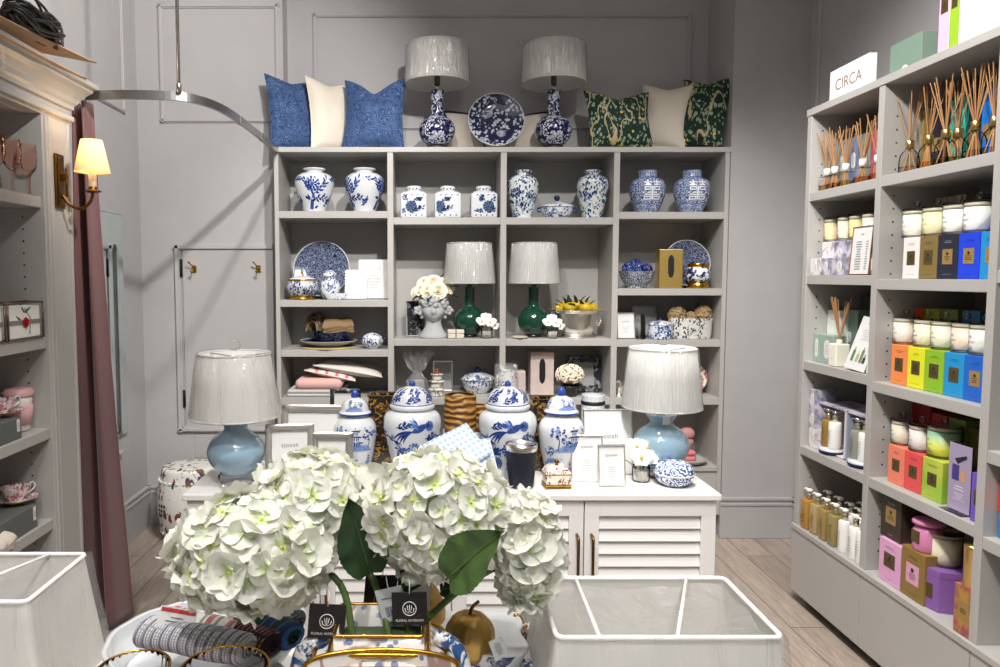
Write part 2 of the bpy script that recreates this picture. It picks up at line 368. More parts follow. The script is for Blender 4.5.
# two brass coat hooks on the door
def coat_hook(px, label):
    p = at(px, 269, YD); t = thing('coat_hook', label, 'hook', (p.x, YD - .0125, p.z), 0, 'brass coat hooks on the wall door'); t.scale = (.85, .8, .8)
    MB().rbox((-.018, -.008, -.03), (.018, 0, .03), .004).rbox((-.013, -.011, -.024), (.013, -.006, .024), .003).build('backplate', BRASS, t)
    MB().tube(sm([(0, -.008, .01), (0, -.035, .004), (0, -.052, -.03), (0, -.07, -.02), (0, -.072, .0)], 2) if False else [(0, -.008, .01), (0, -.03, .006), (0, -.046, -.012), (0, -.05, -.03), (0, -.066, -.036), (0, -.075, -.022)], .005).tube([(-.0, -.01, .012), (-.01, -.04, .03), (-.022, -.06, .05)], .0048).ball((0, -.075, -.02), .009).ball((-.023, -.062, .052), .009).build('prong', BRASS, t)
coat_hook(195, 'brass coat hook on the grey wall door, nearer the hinges and the mirror'); coat_hook(259, 'brass coat hook on the grey wall door, nearer the tall bookcase')
# mirror leaning flat on the side wall of the fitting nook
mz0, mz1 = atx(124, 435, XL + .02).z, atx(124, 215, XL + .02).z; my1 = atx(125, 320, XL + .02).y
t = thing('wall_mirror', 'tall frameless wall mirror half hidden behind the mauve curtain', 'mirror', (XL, my1, mz0))
MB().rbox((0.001, -1.05, 0), (.018, 0, mz1 - mz0), .003).build('backing', mat((120, 125, 125), .5), t)
MB().rbox((.0185, -1.045, .006), (.022, -.006, mz1 - mz0 - .006), .002).build('mirror_glass', mat((212, 222, 220), .02, 1), t)
# ------------------------------------------------------------------ back bookcase
YF = 4.345; DEP = .375; YK = YF + DEP
def bx(px, py=250): return at(px, py, YF).x
def bz(py, px=430): return at(px, py, YF).z
bc = thing('bookcase', 'wide grey open bookcase of four bays against the back wall', 'bookcase', (0, YF, 0))
BL, BR = bx(274.3, 200), bx(729, 200)
ZTOP = bz(147)
def bpart(name, lo, hi, r=.002): return MB().rbox((lo[0], lo[1], lo[2]), (hi[0], hi[1], hi[2]), r).build(name, CAB, bc)
ZB = bz(466.5); ZPL = bz(515)
bpart('side_panel', (BL, 0, ZPL), (BL + .026, DEP, ZTOP - .03)); bpart('side_panel', (BR - .026, 0, ZPL), (BR, DEP, ZTOP - .03))
bpart('top_board', (BL - .004, -.004, ZTOP - .03), (BR + .004, DEP, ZTOP))
bpart('back_panel', (BL + .02, DEP, ZPL), (BR - .02, DEP + .012, ZTOP - .005))
DIV = [bx(390.5), bx(503.3), bx(615.7)]
for x in DIV: bpart('divider', (x - .018, .001, ZB), (x + .018, DEP, ZTOP - .03))
BAY = [(BL + .026, DIV[0] - .018), (DIV[0] + .018, DIV[1] - .018), (DIV[1] + .018, DIV[2] - .018), (DIV[2] + .018, BR - .026)]
SH = [[bz(211), bz(300), bz(350), bz(398)], [bz(217.4), bz(339), bz(398)], [bz(217.4), bz(339), bz(398)], [bz(211.8), bz(288.5), bz(340), bz(398)]]
for b in range(4):
    for z in SH[b]: bpart('shelf', (BAY[b][0], .003, z - .042), (BAY[b][1], DEP, z))
bpart('base_board', (BL + .02, -.0, ZB - .03), (BR - .02, DEP, ZB)); bpart('plinth', (BL, .012, ZPL), (BR, .04, ZB - .03)); bpart('toe_kick', (BL + .03, .07, 0), (BR - .03, .09, ZPL + .01))
def S(bay, n): return SH[bay][n]
# ------------------------------------------------------------------ shelving along the right wall
XF = 1.80; XD = .40
def ry(px, py=300, X=XF): return atx(px, py, X).y
def rz(px, py, X=XF): return atx(px, py, X).z
RTOP = 2.392; RY1 = 3.50; RYD = ry(873, 300); RY0 = ry(990.5, 300); RPB = .055
rs = thing('display_shelving', 'grey built-in display shelving along the wall holding candles and diffusers', 'shelving', (XF, RY0, 0))
def rpart(name, lo, hi, r=.002, m=CAB): return MB().rbox((lo[0] - XF, lo[1] - RY0, lo[2]), (hi[0] - XF, hi[1] - RY0, hi[2]), r).build(name, m, rs)
ZA5, ZB5 = rz(796, 524), rz(871, 585)
TH = .036; YEND = RY0 - .6
rpart('side_panel', (XF, RY1 - TH, ZA5), (XF + XD, RY1, RTOP - .03))
for nm, y in (('divider', RYD), ('divider', RY0)):
    rpart(nm, (XF, y - TH / 2, ZA5 + .0), (XF + XD, y + TH / 2, RTOP - .03))
rpart('side_panel', (XF, YEND, ZA5), (XF + XD, YEND + TH, RTOP - .03))
rpart('top_board', (XF - .004, YEND, RTOP - .032), (XF + XD, RY1 + .004, RTOP))
rpart('back_panel', (XF + XD, YEND, RPB), (XF + XD + .012, RY1, RTOP - .01))
ZA = [rz(813, 192), rz(810, 275.4), rz(804, 361), rz(803, 446.7), ZA5]
ZN = [rz(883, 176), rz(881, 279), rz(880, 383), rz(875, 480), ZA5]
for z in ZA[:4]: rpart('shelf', (XF + .002, RYD + TH / 2, z - .042), (XF + XD, RY1 - TH, z))
for z in ZN[:4]: rpart('shelf', (XF + .002, RY0 + TH / 2, z - .042), (XF + XD, RYD - TH / 2, z))
rpart('base_board', (XF - .012, YEND, ZA5 - .025), (XF + XD, RY1 + .004, ZA5))
for a, b in ((RYD + .002, RY1), (RY0 + .002, RYD - .002), (YEND, RY0 - .002)): rpart('drawer_front', (XF - .006, a, RPB), (XF + .016, b, ZA5 - .027))
rpart('side_return', (XF + .01, RY1 - TH, RPB), (XF + XD, RY1, ZA5 - .025))
rpart('toe_kick', (XF + .06, YEND, 0), (XF + .08, RY1 - .02, RPB + .01), m=mat((70, 67, 64), .6))
zc = [rz(996, 453), rz(996, 543), rz(996, 270), rz(996, 130)]
for z in zc: rpart('shelf', (XF + .002, YEND + TH, z - .042), (XF + XD, RY0 - TH / 2, z))
# shelf-pin holes on the visible inner sides
holes = MB()
for (yy, zs) in ((RY1 - TH, ZA), (RYD - TH / 2, ZN)):
    for j in range(36):
        z = ZA5 + .08 + j * .052
        if z < RTOP - .08 and all(not (q - .05 < z < q + .008) for q in zs): holes.lathe([(.004, 0), (.004, .0008)], 8, (0, 0, 0), M=Matrix.Translation((.055, yy - RY0 + .0004, z)) @ YX())
holes.build('pin_holes', mat((60, 58, 56), .8), rs)
# ------------------------------------------------------------------ left cabinet
XC = -1.45; CY0, CYS, CYE = 1.55, 2.742, 2.955; CTOP = 2.385
lc = thing('glassware_cabinet', 'grey open cabinet with a deep cornice beside the mauve curtain', 'cabinet', (XC, CYE, 0))
def lpart(name, lo, hi, r=.003): return MB().rbox((lo[0] - XC, lo[1] - CYE, lo[2]), (hi[0] - XC, hi[1] - CYE, hi[2]), r).build(name, CAB, lc)
CZT = atx(43, 114, XC).z                              # underside of the opening's head
st = MB().rbox((-.05, CYS - CYE, 0), (0, 0, CZT + .02), .003)
for y in (.02, .05, .19): st.rbox((-.01, CYS - CYE + y - .008, .12), (.007 if y != .05 else .004, CYS - CYE + y + .008, CZT), .003)
st.build('stile', CAB, lc)
lpart('side_panel', (XL, CYS, 0), (XC - .045, CYS + .03, CTOP - .05)); lpart('end_panel', (XL, CYE - .03, 0), (XC - .045, CYE, CTOP - .05))
lpart('back_panel', (XL, CY0, 0), (XL + .012, CYS, CTOP - .05)); lpart('side_panel', (XL, CY0, 0), (XC, CY0 + .03, CTOP - .05))
lpart('frieze', (XC - .05, CY0, CZT), (XC + .002, CYE, CTOP - .04)); lpart('ceiling_board', (XL, CY0, CZT), (XC - .05, CYE, CZT + .03))
lpart('astragal', (XC - .01, CY0, CZT + .012), (XC + .016, CYE + .012, CZT + .034), .006)
prof = [(0, -.115), (.012, -.115), (.014, -.1), (.022, -.092), (.03, -.075), (.05, -.05), (.066, -.035), (.07, -.022), (.082, -.018), (.085, 0), (-.45, 0), (-.45, -.02), (0, -.02)]
cn = MB(); n = len(prof)
def crn(x, y): return [(x_ + 0, y, z) for x_, z in prof]
vs = []
for (yy, ext) in ((CY0 - CYE, 0), (0, 1)): vs += [(x_, yy + (max(0, x_) * ext), CTOP + z) for x_, z in prof]
cn.add(vs, [(i, (i + 1) % n, n + (i + 1) % n, n + i) for i in range(n)] + [tuple(range(n)), tuple(range(2 * n - 1, n - 1, -1))])
cn.build('cornice', CAB, lc)
LZ = [atx(43, 196.5, XC).z, atx(48, 337.5, XC).z, atx(51.6, 428.5, XC).z, atx(55, 519, XC).z, .10]
for z in LZ: lpart('shelf', (XL + .012, CY0 + .03, z - .042), (XC - .012, CYS, z))
holes = MB()
for j in range(36):
    z = .25 + j * .045
    if z < CZT - .05 and all(not (q - .05 < z < q + .008) for q in LZ): holes.lathe([(.004, 0), (.004, .0008)], 8, M=Matrix.Translation((-.085, CYS - CYE + .0002, z)) @ YX())
holes.build('pin_holes', mat((60, 58, 56), .8), lc)
# ------------------------------------------------------------------ curtain, rail
CURT = fabric((112, 72, 74), .55, .1, 500, 'mauve_velvet')
CURT.node_tree.nodes['Principled BSDF'].inputs['Sheen Weight'].default_value = .5
ct = thing('curtain', 'mauve floor-length curtain hanging gathered beside the grey cabinet', 'curtain', (-1.5, 3.1, 0))
ctop = 2.335
def curt(u, v):                       # u along the gathered width, v bottom to top
    wl = at(84, 600, 3.22).x - .04; wr = at(130, 610, 3.26).x; tl = at(70, 100, 3.08).x - .03; tr = at(90, 100, 3.1).x
    xl = wl + (tl - wl) * v; e = 1 - (1 - v) ** 1.9; xr = wr + (tr - wr) * e
    ph = u * 2.1; amp = .035 + .03 * (1 - v)
    x = xl + (xr - xl) * (u + .06 * sin(ph * 4 * pi) / 4.1)
    y = 3.22 - .12 * v + amp * sin(ph * 2 * pi + .6) + .012 * sin(ph * 5 * pi + v * 3) * (1 - .5 * v) + .05 * (1 - u) * v
    return (x + 1.5, y - 3.1, .02 + (ctop - .02) * v)
m = MB().grid(curt, 90, 40); o = m.build('curtain_panel', CURT, ct)
md = o.modifiers.new('thick', 'SOLIDIFY'); md.thickness = .004
m = MB()
for i in range(4):
    p = Vector(curt(.12 + i * .25, 1)); m.tube([p + Vector((0, 0, -.05)), p, p + Vector((.005, -.01, .03)), p + Vector((.01, 0, .035))], .004)
m.build('curtain_hooks', STEEL, ct)
RZ = 2.352
rp = [atz(px, py, RZ) for px, py in ((86, 98), (130, 98), (178, 99.5))] 
rp = [Vector((-1.43, 3.06, RZ)), Vector((-1.25, 3.045, RZ)), Vector((-1.06, 3.07, RZ)), Vector((-.985, 3.14, RZ)), Vector((-.94, 3.26, RZ)), Vector((-.918, 3.45, RZ)), Vector((-.91, 3.8, RZ)), Vector((-.905, YF - .006, RZ))]
def crspl(P, n=8):
    Q = [P[0] * 2 - P[1]] + P + [P[-1] * 2 - P[-2]]; out = []
    for i in range(1, len(Q) - 2):
        for j in range(n):
            t_ = j / n; a, b, c, d = Q[i - 1], Q[i], Q[i + 1], Q[i + 2]
            out.append(.5 * ((2 * b) + (c - a) * t_ + (2 * a - 5 * b + 4 * c - d) * t_ ** 2 + (3 * b - a - 3 * c + d) * t_ ** 3))
    return out + [P[-1]]
pts = crspl(rp); rail = thing('curtain_rail', 'curved flat steel curtain rail running from cabinet cornice to bookcase', 'curtain rail', pts[0])
def ribbon(pts, t_, h, base):
    mb = MB(); vs = []; fs = []; kk = len(pts)
    for i, p in enumerate(pts):
        d = (pts[min(i + 1, kk - 1)] - pts[max(i - 1, 0)]).normalized(); w = Vector((d.y, -d.x, 0)).normalized() * t_ / 2
        for s_, zz in ((-1, -h / 2), (1, -h / 2), (1, h / 2), (-1, h / 2)): vs.append(p + w * s_ + Vector((0, 0, zz)) - base)
    for i in range(kk - 1):
        for j in range(4): fs.append((i * 4 + j, i * 4 + (j + 1) % 4, i * 4 + 4 + (j + 1) % 4, i * 4 + 4 + j))
    fs += [(3, 2, 1, 0), tuple(4 * (kk - 1) + j for j in range(4))]
    return mb.add(vs, fs)
ribbon(pts, .014, .036, pts[0]).build('rail_bar', STEEL, rail)
rd = at(178, 50, 3.062).x
q = Vector((rd, 3.062, RZ)) - pts[0]
MB().tube([q + Vector((0, 0, .02)), Vector((q.x, q.y, ZC - pts[0].z))], .0075, 12).build('drop_rod', STEEL, rail)
MB().lathe([(.011, 0), (.011, .035), (.008, .04)], 12, q + Vector((0, 0, .012))).build('rod_clamp', STEEL, rail)
for i_ in (42, 50): ribbon([pts[i_], pts[i_ + 1]], .016, .042, pts[0]).build('rail_joint', STEEL, rail)
# ------------------------------------------------------------------ sconce
zs = atx(64, 183, XC).z
sc_y = atx(58, 183, XC).y
t = thing('wall_sconce', 'brass candle wall sconce with a lit cream shade on the cabinet stile', 'wall light', (XC + .003, sc_y, zs))
hb = .085
MB().rbox((0, -.033, -.105), (.008, .033, .105), .003).rbox((.007, -.022, -.093), (.013, .022, .093), .003).build('backplate', ABRASS, t)
arm = crspl([Vector(p) for p in ((.012, 0, -.05), (.04, 0, -.09), (.085, 0, -.105), (.12, 0, -.08), (.132, 0, -.045))])
MB().tube(arm, .0065, 10).build('arm', ABRASS, t)
MB().rbox((.01, -.008, -.0), (.035, .008, .03), .003).tube([(.03, 0, -.06), (.03, 0, .05)], .005).build('bracket', ABRASS, t)
MB().lathe(sm([(.006, -.045), (.03, -.042), (.034, -.036), (.014, -.032), (.015, -.02), (.012, -.02)], 1), 20, (.132, 0, 0)).build('drip_cup', ABRASS, t)
MB().lathe([(.0145, -.025), (.0145, .07), (.008, .074)], 16, (.132, 0, 0)).build('candle_sleeve', mat((250, 226, 180), .5, emit=.25), t)
MB().lathe([(.066, .035), (.0395, .158), (.0375, .158), (.064, .036)], 4 * 8, (.132, 0, 0), fn=None, cap=False).build('lamp_shade', shade_fabric((255, 238, 204), name='warm_shade_fabric'), t)
MB().lathe(sm([(.006, .07), (.012, .09), (.013, .105), (.002, .135)], 2), 14, (.132, 0, 0)).build('bulb', mat((255, 214, 150), .4, emit=14), t)
ld = bpy.data.lights.new('sconce_glow', 'POINT'); ld.energy = 1.2; ld.color = (1, .70, .38); ld.shadow_soft_size = .02
lo_ = bpy.data.objects.new('sconce_glow', ld); COL.objects.link(lo_); lo_.location = (.132, 0, .145); lo_.parent = t
# ------------------------------------------------------------------ white sideboard
SBZ = .80; SX0, SX1, SY0, SY1 = -.915, 1.076, 2.622, 3.11
sb = thing('sideboard', 'low white sideboard with louvred doors standing before the bookcase', 'sideboard', (0, SY0, 0))
def spart(name, lo, hi, r=.003, par=None): return MB().rbox(lo, hi, r).build(name, WHITE, par or sb)
spart('tabletop', (SX0, -.012, SBZ - .024), (SX1, SY1 - SY0, SBZ), .004)
spart('body', (SX0 + .012, .03, .12), (SX1 - .012, SY1 - SY0 - .005, SBZ - .0245))
nd = 4; wd = (SX1 - SX0 - .024) / nd
for i in range(nd):
    a = SX0 + .012 + i * wd; b = a + wd; z0, z1 = .125, SBZ - .028; g = .002
    dr = MB(); fw = .056
    dr.rbox((a + g, .002, z0), (a + fw, .026, z1), .002).rbox((b - fw, .002, z0), (b - g, .026, z1), .002).rbox((a + fw - .001, .002, z1 - .058), (b - fw + .001, .026, z1), .002).rbox((a + fw - .001, .002, z0), (b - fw + .001, .026, z0 + .058), .002)
    d_ = dr.build('door', WHITE, sb)
    lv = MB(); zz = z0 + .058; hh = z1 - .058 - zz; ns = 11
    for j in range(ns):
        zc_ = zz + (j + .5) * hh / ns
        lv.rbox((a + fw, -.0275, -.0035), (b - fw, .0275, .0035), .002, M=Matrix.Translation((0, .018, zc_)) @ Matrix.Rotation(radians(74), 4, 'X'))
    lv.build('louvre_panel', WHITE, d_)
    hx = (b - .027) if i % 2 == 0 else (a + .027)
    zt = .645
    MB().tube([(hx, .0, zt), (hx, -.028, zt), (hx, -.034, zt - .01), (hx, -.034, zt - .25), (hx, -.028, zt - .26), (hx, .0, zt - .26)], .0055, 10).build('handle', ABRASS, d_)
for x in (SX0 + .06, SX1 - .06):
    for y in (.06, SY1 - SY0 - .06): MB().lathe([(.014, 0), (.024, .12)], 16, (x, y, 0)).build('leg', WHITE, sb)
# ------------------------------------------------------------------ foreground display table
TZ = .90
tb = thing('display_table', 'white display table in front carrying the flowers and bare lampshades', 'table', (-.3, .95, 0))
MB().rbox((-.9, -.45, TZ - .04), (.80, .375, TZ), .004).build('tabletop', WHITE, tb)
MB().rbox((-.86, -.41, TZ - .12), (.76, .335, TZ - .04), .003).build('apron', WHITE, tb)
for x in (-.83, .73):
    for y in (-.38, .305): MB().rbox((x - .03, y - .03, 0), (x + .03, y + .03, TZ - .12), .004).build('leg', WHITE, tb)
# ------------------------------------------------------------------ hand-painted motifs laid on glazed surfaces
PINK_ = [mat((46, 74, 142), .14, coat=.4, name='cobalt_ink'), mat((28, 48, 112), .14, coat=.4, name='deep_cobalt_ink'), mat((128, 154, 204), .14, coat=.4, name='pale_cobalt_wash')]
class Brush:
    """collects brush strokes given in surface coordinates (s sideways, z up) and maps them with fn(s, z)"""
    def __init__(b, mb, fn, seed=0): b.mb = mb; b.fn = fn; b.r = random.Random(seed); b.lo = -9; b.hi = 9
    def pt(b, s, z): return b.fn(s, min(b.hi, max(b.lo, z)))
    def leaf(b, s, z, a, L, w, mi=1, bend=.25, n=6):
        vs = []; fs = []
        for i in range(n + 1):
            u = i / n; wd_ = w * sin(pi * (u * .92 + .04)) ** .9 * .5; aa = a + bend * u; x = s + L * u * cos(aa); y = z + L * u * sin(aa)
            vs += [b.pt(x - wd_ * sin(aa), y + wd_ * cos(aa)), b.pt(x, y), b.pt(x + wd_ * sin(aa), y - wd_ * cos(aa))]
        for i in range(n):
            for j in range(2): fs.append((3 * i + j, 3 * i + j + 1, 3 * i + j + 4, 3 * i + j + 3))
        b.mb.add(vs, fs, mi, True)
    def dot(b, s, z, r, mi=1, n=10, sq=1):
        vs = [b.pt(s, z)] + [b.pt(s + r * cos(2 * pi * i / n), z + r * sq * sin(2 * pi * i / n)) for i in range(n)]
        b.mb.add(vs, [(0, 1 + i, 1 + (i + 1) % n) for i in range(n)], mi, True)
    def line(b, pts, w, mi=2):
        vs = []; fs = []; k_ = len(pts)
        for i, (s, z) in enumerate(pts):
            p, q = pts[max(0, i - 1)], pts[min(k_ - 1, i + 1)]; dx, dy = q[0] - p[0], q[1] - p[1]; l = sqrt(dx * dx + dy * dy) or 1; ww = (w[i] if isinstance(w, list) else w) / 2
            vs += [b.pt(s - dy / l * ww, z + dx / l * ww), b.pt(s + dy / l * ww, z - dx / l * ww)]
        for i in range(k_ - 1): fs.append((2 * i, 2 * i + 1, 2 * i + 3, 2 * i + 2))
        b.mb.add(vs, fs, mi, True)
    def peony(b, s, z, R):
        b.dot(s, z, R * .96, 3, 18)
        for ring, (r0, n_, L, w, mi) in enumerate(((.52, 11, .52, .30, 1), (.24, 8, .42, .27, 2), (.02, 6, .28, .17, 1))):
            for i in range(n_):
                a = 2 * pi * i / n_ + ring * .4; b.leaf(s + r0 * R * cos(a), z + r0 * R * sin(a), a, R * L, R * w, mi, .1, 4)
    def blossom(b, s, z, R):
        for i in range(5):
            a = 2 * pi * i / 5 + b.r.random(); b.dot(s + R * .58 * cos(a), z + R * .58 * sin(a), R * .42, 1, 8)
        b.dot(s, z, R * .22, 2, 6)
    def spray(b, s, z, a, L, leaf=.022, curve=.0, n=6, blos=True, w=.003):
        pts = []; x, y, aa = s, z, a; st = L / 12
        for i in range(13):
            pts.append((x, y)); x += st * cos(aa); y += st * sin(aa); aa += curve / 12
        b.line(pts, [w * (1.2 - i / 14) for i in range(13)])
        for i in range(n):
            k_ = 2 + int(i * 10 / n); px_, py_ = pts[k_]; da = (1 if i % 2 else -1) * b.r.uniform(.6, 1.1); base = math.atan2(pts[min(12, k_ + 1)][1] - py_, pts[min(12, k_ + 1)][0] - px_)
            b.leaf(px_, py_, base + da, leaf * b.r.uniform(.8, 1.25), leaf * .42, b.r.choice((1, 1, 2)), -.3 * (1 if da > 0 else -1))
        b.leaf(pts[-1][0], pts[-1][1], aa, leaf * 1.1, leaf * .45, 1)
        if blos: b.blossom(pts[7][0] + leaf * .3, pts[7][1] + leaf * .6, leaf * .42)
        return pts
    def bird(b, s, z, L, flip=1):
        b.leaf(s, z, pi / 2 * (1 - flip) + .35 * flip, L * .55, L * .22, 1, .1 * flip, 8)
        hx, hy = s + flip * L * .5, z + L * .2; b.dot(hx, hy, L * .075, 2); b.leaf(hx + flip * L * .05, hy, pi / 2 * (1 - flip), L * .12, L * .04, 2, 0, 3)
        for i in range(4): b.leaf(s + flip * L * .03, z + L * .02, pi / 2 * (1 + flip) + flip * (-.1 + i * .16), L * (.75 - .08 * i), L * .075, 1 if i % 2 else 2, .5 * flip)
        for i in range(4): b.leaf(s + flip * L * .2, z + L * .1, pi / 2 + flip * (.3 + i * .28), L * .38, L * .09, 3 if i % 2 else 1, .2 * flip)
    def pagoda(b, s, z, h):
        w = h * .55
        for i in range(3):
            z0 = z + i * h * .32; ww = w * (1 - .22 * i)
            for t_ in (-.7, -.25, .25, .7): b.line([(s + ww * .5 * t_, z0), (s + ww * .5 * t_, z0 + h * .2)], ww * .10, 1)
            b.line([(s - ww * .42, z0 + h * .1), (s + ww * .42, z0 + h * .1)], h * .03, 3)
            b.line([(s - ww * .75, z0 + h * .19), (s - ww * .35, z0 + h * .235), (s + ww * .35, z0 + h * .235), (s + ww * .75, z0 + h * .19)], h * .075, 2)
        b.leaf(s, z + h * .95, pi / 2, h * .16, h * .06, 2)
    def tree(b, s, z, h):
        b.line([(s, z), (s + h * .06, z + h * .4), (s - h * .04, z + h * .8)], [h * .06, h * .04, h * .02])
        for i in range(26):
            a = b.r.uniform(0, 2 * pi); q = sqrt(b.r.random()); b.dot(s + h * .34 * q * cos(a), z + h * .75 + h * .3 * q * sin(a), h * b.r.uniform(.04, .085), b.r.choice((1, 1, 2, 3)), 7, .75)
    def hill(b, s, z, w, h, mi=3):
        n = 12; top = [(s - w / 2 + w * i / n, z + h * sin(pi * i / n) ** .8 * (1 + .18 * sin(i * 2.1))) for i in range(n + 1)]
        vs = []; 
        for (x, y) in top: vs += [b.pt(x, z), b.pt(x, (y + z) / 2), b.pt(x, y)]
        b.mb.add(vs, [(3 * i + j, 3 * i + 3 + j, 3 * i + 4 + j, 3 * i + 1 + j) for i in range(n) for j in range(2)], mi, True)
        for k_ in range(4): b.line([(x, z + (y - z) * (.25 + .2 * k_)) for x, y in top[1 + k_:-1 - k_]], h * .06, 1 if k_ % 2 else 2)
def prof_r(p):
    mono = [p[0]]
    for q in p[1:]:
        if q[1] > mono[-1][1]: mono.append(q)
    def f(z):
        for a, c in zip(mono[:-1], mono[1:]):
            if a[1] <= z <= c[1]: return a[0] + (c[0] - a[0]) * (z - a[1]) / (c[1] - a[1])
        return mono[-1][0] if z > mono[-1][1] else mono[0][0]
    return f
def round_map(p, R, a0=-pi / 2, fn=None, off=.0009):
    f = prof_r(p)
    def m(s, z):
        a = a0 + s / R; r = f(z) * (fn(a, z) if fn else 1) + off; return (r * cos(a), r * sin(a), z)
    return m
def border(b, z, s0, s1, n, h, kind='leaf'):
    for i in range(n):
        s = s0 + (s1 - s0) * (i + .5) / n; d = (s1 - s0) / n
        if kind == 'leaf': b.leaf(s, z, pi / 2, h, d * .55, 1 if i % 2 else 2, 0, 4); 
        else: b.dot(s, z, h / 2, 1, 8)
def ring_line(b, z, s0, s1, w, mi=1): b.line([(s0 + (s1 - s0) * i / 64, z) for i in range(65)], w, mi)
def paint_peony(b, C, z0, z1, seed=0, k=3):
    """flowering branches round a jar of girth C between z0 and z1"""
    H = z1 - z0; b.lo = z0; b.hi = z1
    for j in range(k):
        s = C * (j + .0) / k + (.0 if j else 0); base = s - C * .12 / k
        b.line([(base - .01, z0), (base, z0 + H * .2), (base + .012, z0 + H * .36), (base - .002, z0 + H * .5)], [H * .16, H * .12, H * .08, H * .05], 1)
        for q in range(5): b.leaf(base + b.r.uniform(-.03, .03), z0 + H * b.r.uniform(.02, .3), b.r.uniform(0, pi), H * .16, H * .07, b.r.choice((1, 2)))
        b.peony(s - C * .10 / k, z0 + H * .66, H * .21)
        b.spray(base + .01, z0 + H * .40, .5, C * .5 / k, H * .13, .7, 8, True, H * .022)
        b.spray(base + .01, z0 + H * .30, .05, C * .48 / k, H * .13, -.25, 7, True, H * .022)
        b.spray(base, z0 + H * .5, 2.4, C * .28 / k, H * .12, -.5, 6, True, H * .02)
        b.spray(s + C * .33 / k, z0 + H * .80, .15, C * .25 / k, H * .11, -.3, 5, False, H * .018)
        b.spray(s + C * .28 / k, z0 + H * .10, .5, C * .22 / k, H * .11, .4, 5, False, H * .018)
def paint_birds(b, C, z0, z1, k=3):
    H = z1 - z0; b.lo = z0; b.hi = z1
    for j in range(k):
        s = C * j / k
        b.bird(s - C * .02 / k, z0 + H * .74, H * .52, 1); b.bird(s - C * .36 / k, z0 + H * .58, H * .26, -1)
        b.peony(s + C * .02 / k, z0 + H * .44, H * .125); b.peony(s - C * .20 / k, z0 + H * .22, H * .10); b.peony(s + C * .28 / k, z0 + H * .83, H * .085)
        for (x, z, a, L, c) in ((-.02, .10, 1.2, .3, .5), (.1, .30, .3, .3, .8), (.2, .62, .4, .22, -.6), (-.28, .80, .4, .2, -.5), (.22, .1, 1.0, .28, .5), (-.36, .30, .9, .24, -.7), (.36, .36, 1.5, .24, .5), (-.12, .32, 2.2, .2, .5), (.08, .15, .1, .22, .4)):
            b.spray(s + C * x / k, z0 + H * z, a, C * L / k, H * .085, c, 6, True, H * .013)
def paint_landscape(b, C, z0, z1, k=3):
    H = z1 - z0; b.lo = z0; b.hi = z1
    for j in range(k):
        s = C * j / k
        b.hill(s + C * .03 / k, z0 + H * .46, C * .6 / k, H * .17); b.pagoda(s + C * .04 / k, z0 + H * .56, H * .34); b.tree(s - C * .19 / k, z0 + H * .5, H * .42); b.tree(s + C * .24 / k, z0 + H * .52, H * .34); b.tree(s - C * .08 / k, z0 + H * .5, H * .25)
        b.hill(s - C * .3 / k, z0 + H * .18, C * .4 / k, H * .16); b.tree(s - C * .33 / k, z0 + H * .26, H * .3); b.hill(s + C * .26 / k, z0 + H * .16, C * .24 / k, H * .09); b.pagoda(s + C * .28 / k, z0 + H * .22, H * .16)
        b.hill(s + C * .34 / k, z0 + H * .78, C * .2 / k, H * .07); b.hill(s + .0, z0 + H * .04, C * .22 / k, H * .14); b.tree(s + .01, z0 + H * .12, H * .18)
        for q in range(8):
            x = s + C * b.r.uniform(-.45, .45) / k; z = z0 + H * b.r.uniform(.05, .36); b.line([(x, z), (x + C * .05 / k, z + .0005)], H * .010, 3)
        for q in range(4): b.leaf(s + C * (.12 + .05 * q) / k, z0 + H * (.86 + .03 * (q % 2)), .4 if q % 2 else 2.6, H * .05, H * .014, 2)
# ================================================================== makers
def mpp(Y): return Y / F
def spot_(px, Y, z): q = at(px, 277, Y); return Vector((q.x, Y, z + .0012))
def print_fabric(kind):
    n = NT('printed_' + kind); v = n.coord()
    if kind == 'blue':
        w = n.warp(v, 9, .05); r = n.math('SINE', n.math('MULTIPLY', n.vor(w, 24), 32)); f = n.math('MULTIPLY', n.step(r, .1, .4), n.step(n.noise(v, 50, 2), .42, .12))
        f2 = n.step(n.noise(w, 12, 2), .52, .2)
        c = n.mix(n.math('MULTIPLY', f, .75), lin((38, 62, 108)), lin((98, 126, 166))); c = n.mix(n.math('MULTIPLY', f2, .45), c, lin((28, 48, 90)))
    else:
        w = n.warp(v, 7, .07); c = lin((16, 46, 36))
        lf = n.math('MULTIPLY', n.step(n.math('SUBTRACT', 1, n.vor(n.warp(n.coord((1, 1, .6), rot=(0, .7, 0)), 24, .03), 56)), .58, .03), n.step(n.noise(v, 14, 1), .44, .04))
        c = n.mix(lf, c, n.mix(n.noise(v, 60, 1), lin((96, 122, 84)), lin((176, 188, 160))))
        br = n.math('ABSOLUTE', n.math('SUBTRACT', n.noise(n.warp(n.coord((1, 1, .4)), 12, .04), 10, 1), .5)); c = n.mix(n.step(n.math('SUBTRACT', 1, br), .985, .005), c, lin((196, 172, 130)))
        fr = n.step(n.math('SUBTRACT', 1, n.vor(w, 16)), .83, .02); c = n.mix(fr, c, lin((222, 188, 78)))
    n.col(c); n.p(Roughness=.85); n.bump(n.noise(v, 420, 1), .2, .001); return n.m
FBLUE, FGREEN = print_fabric('blue'), print_fabric('green')
FCREAM = fabric((226, 216, 200)); FNAVYTRIM = fabric((28, 32, 46)); FGREY = fabric((196, 192, 188)); FPINK = fabric((224, 178, 172))
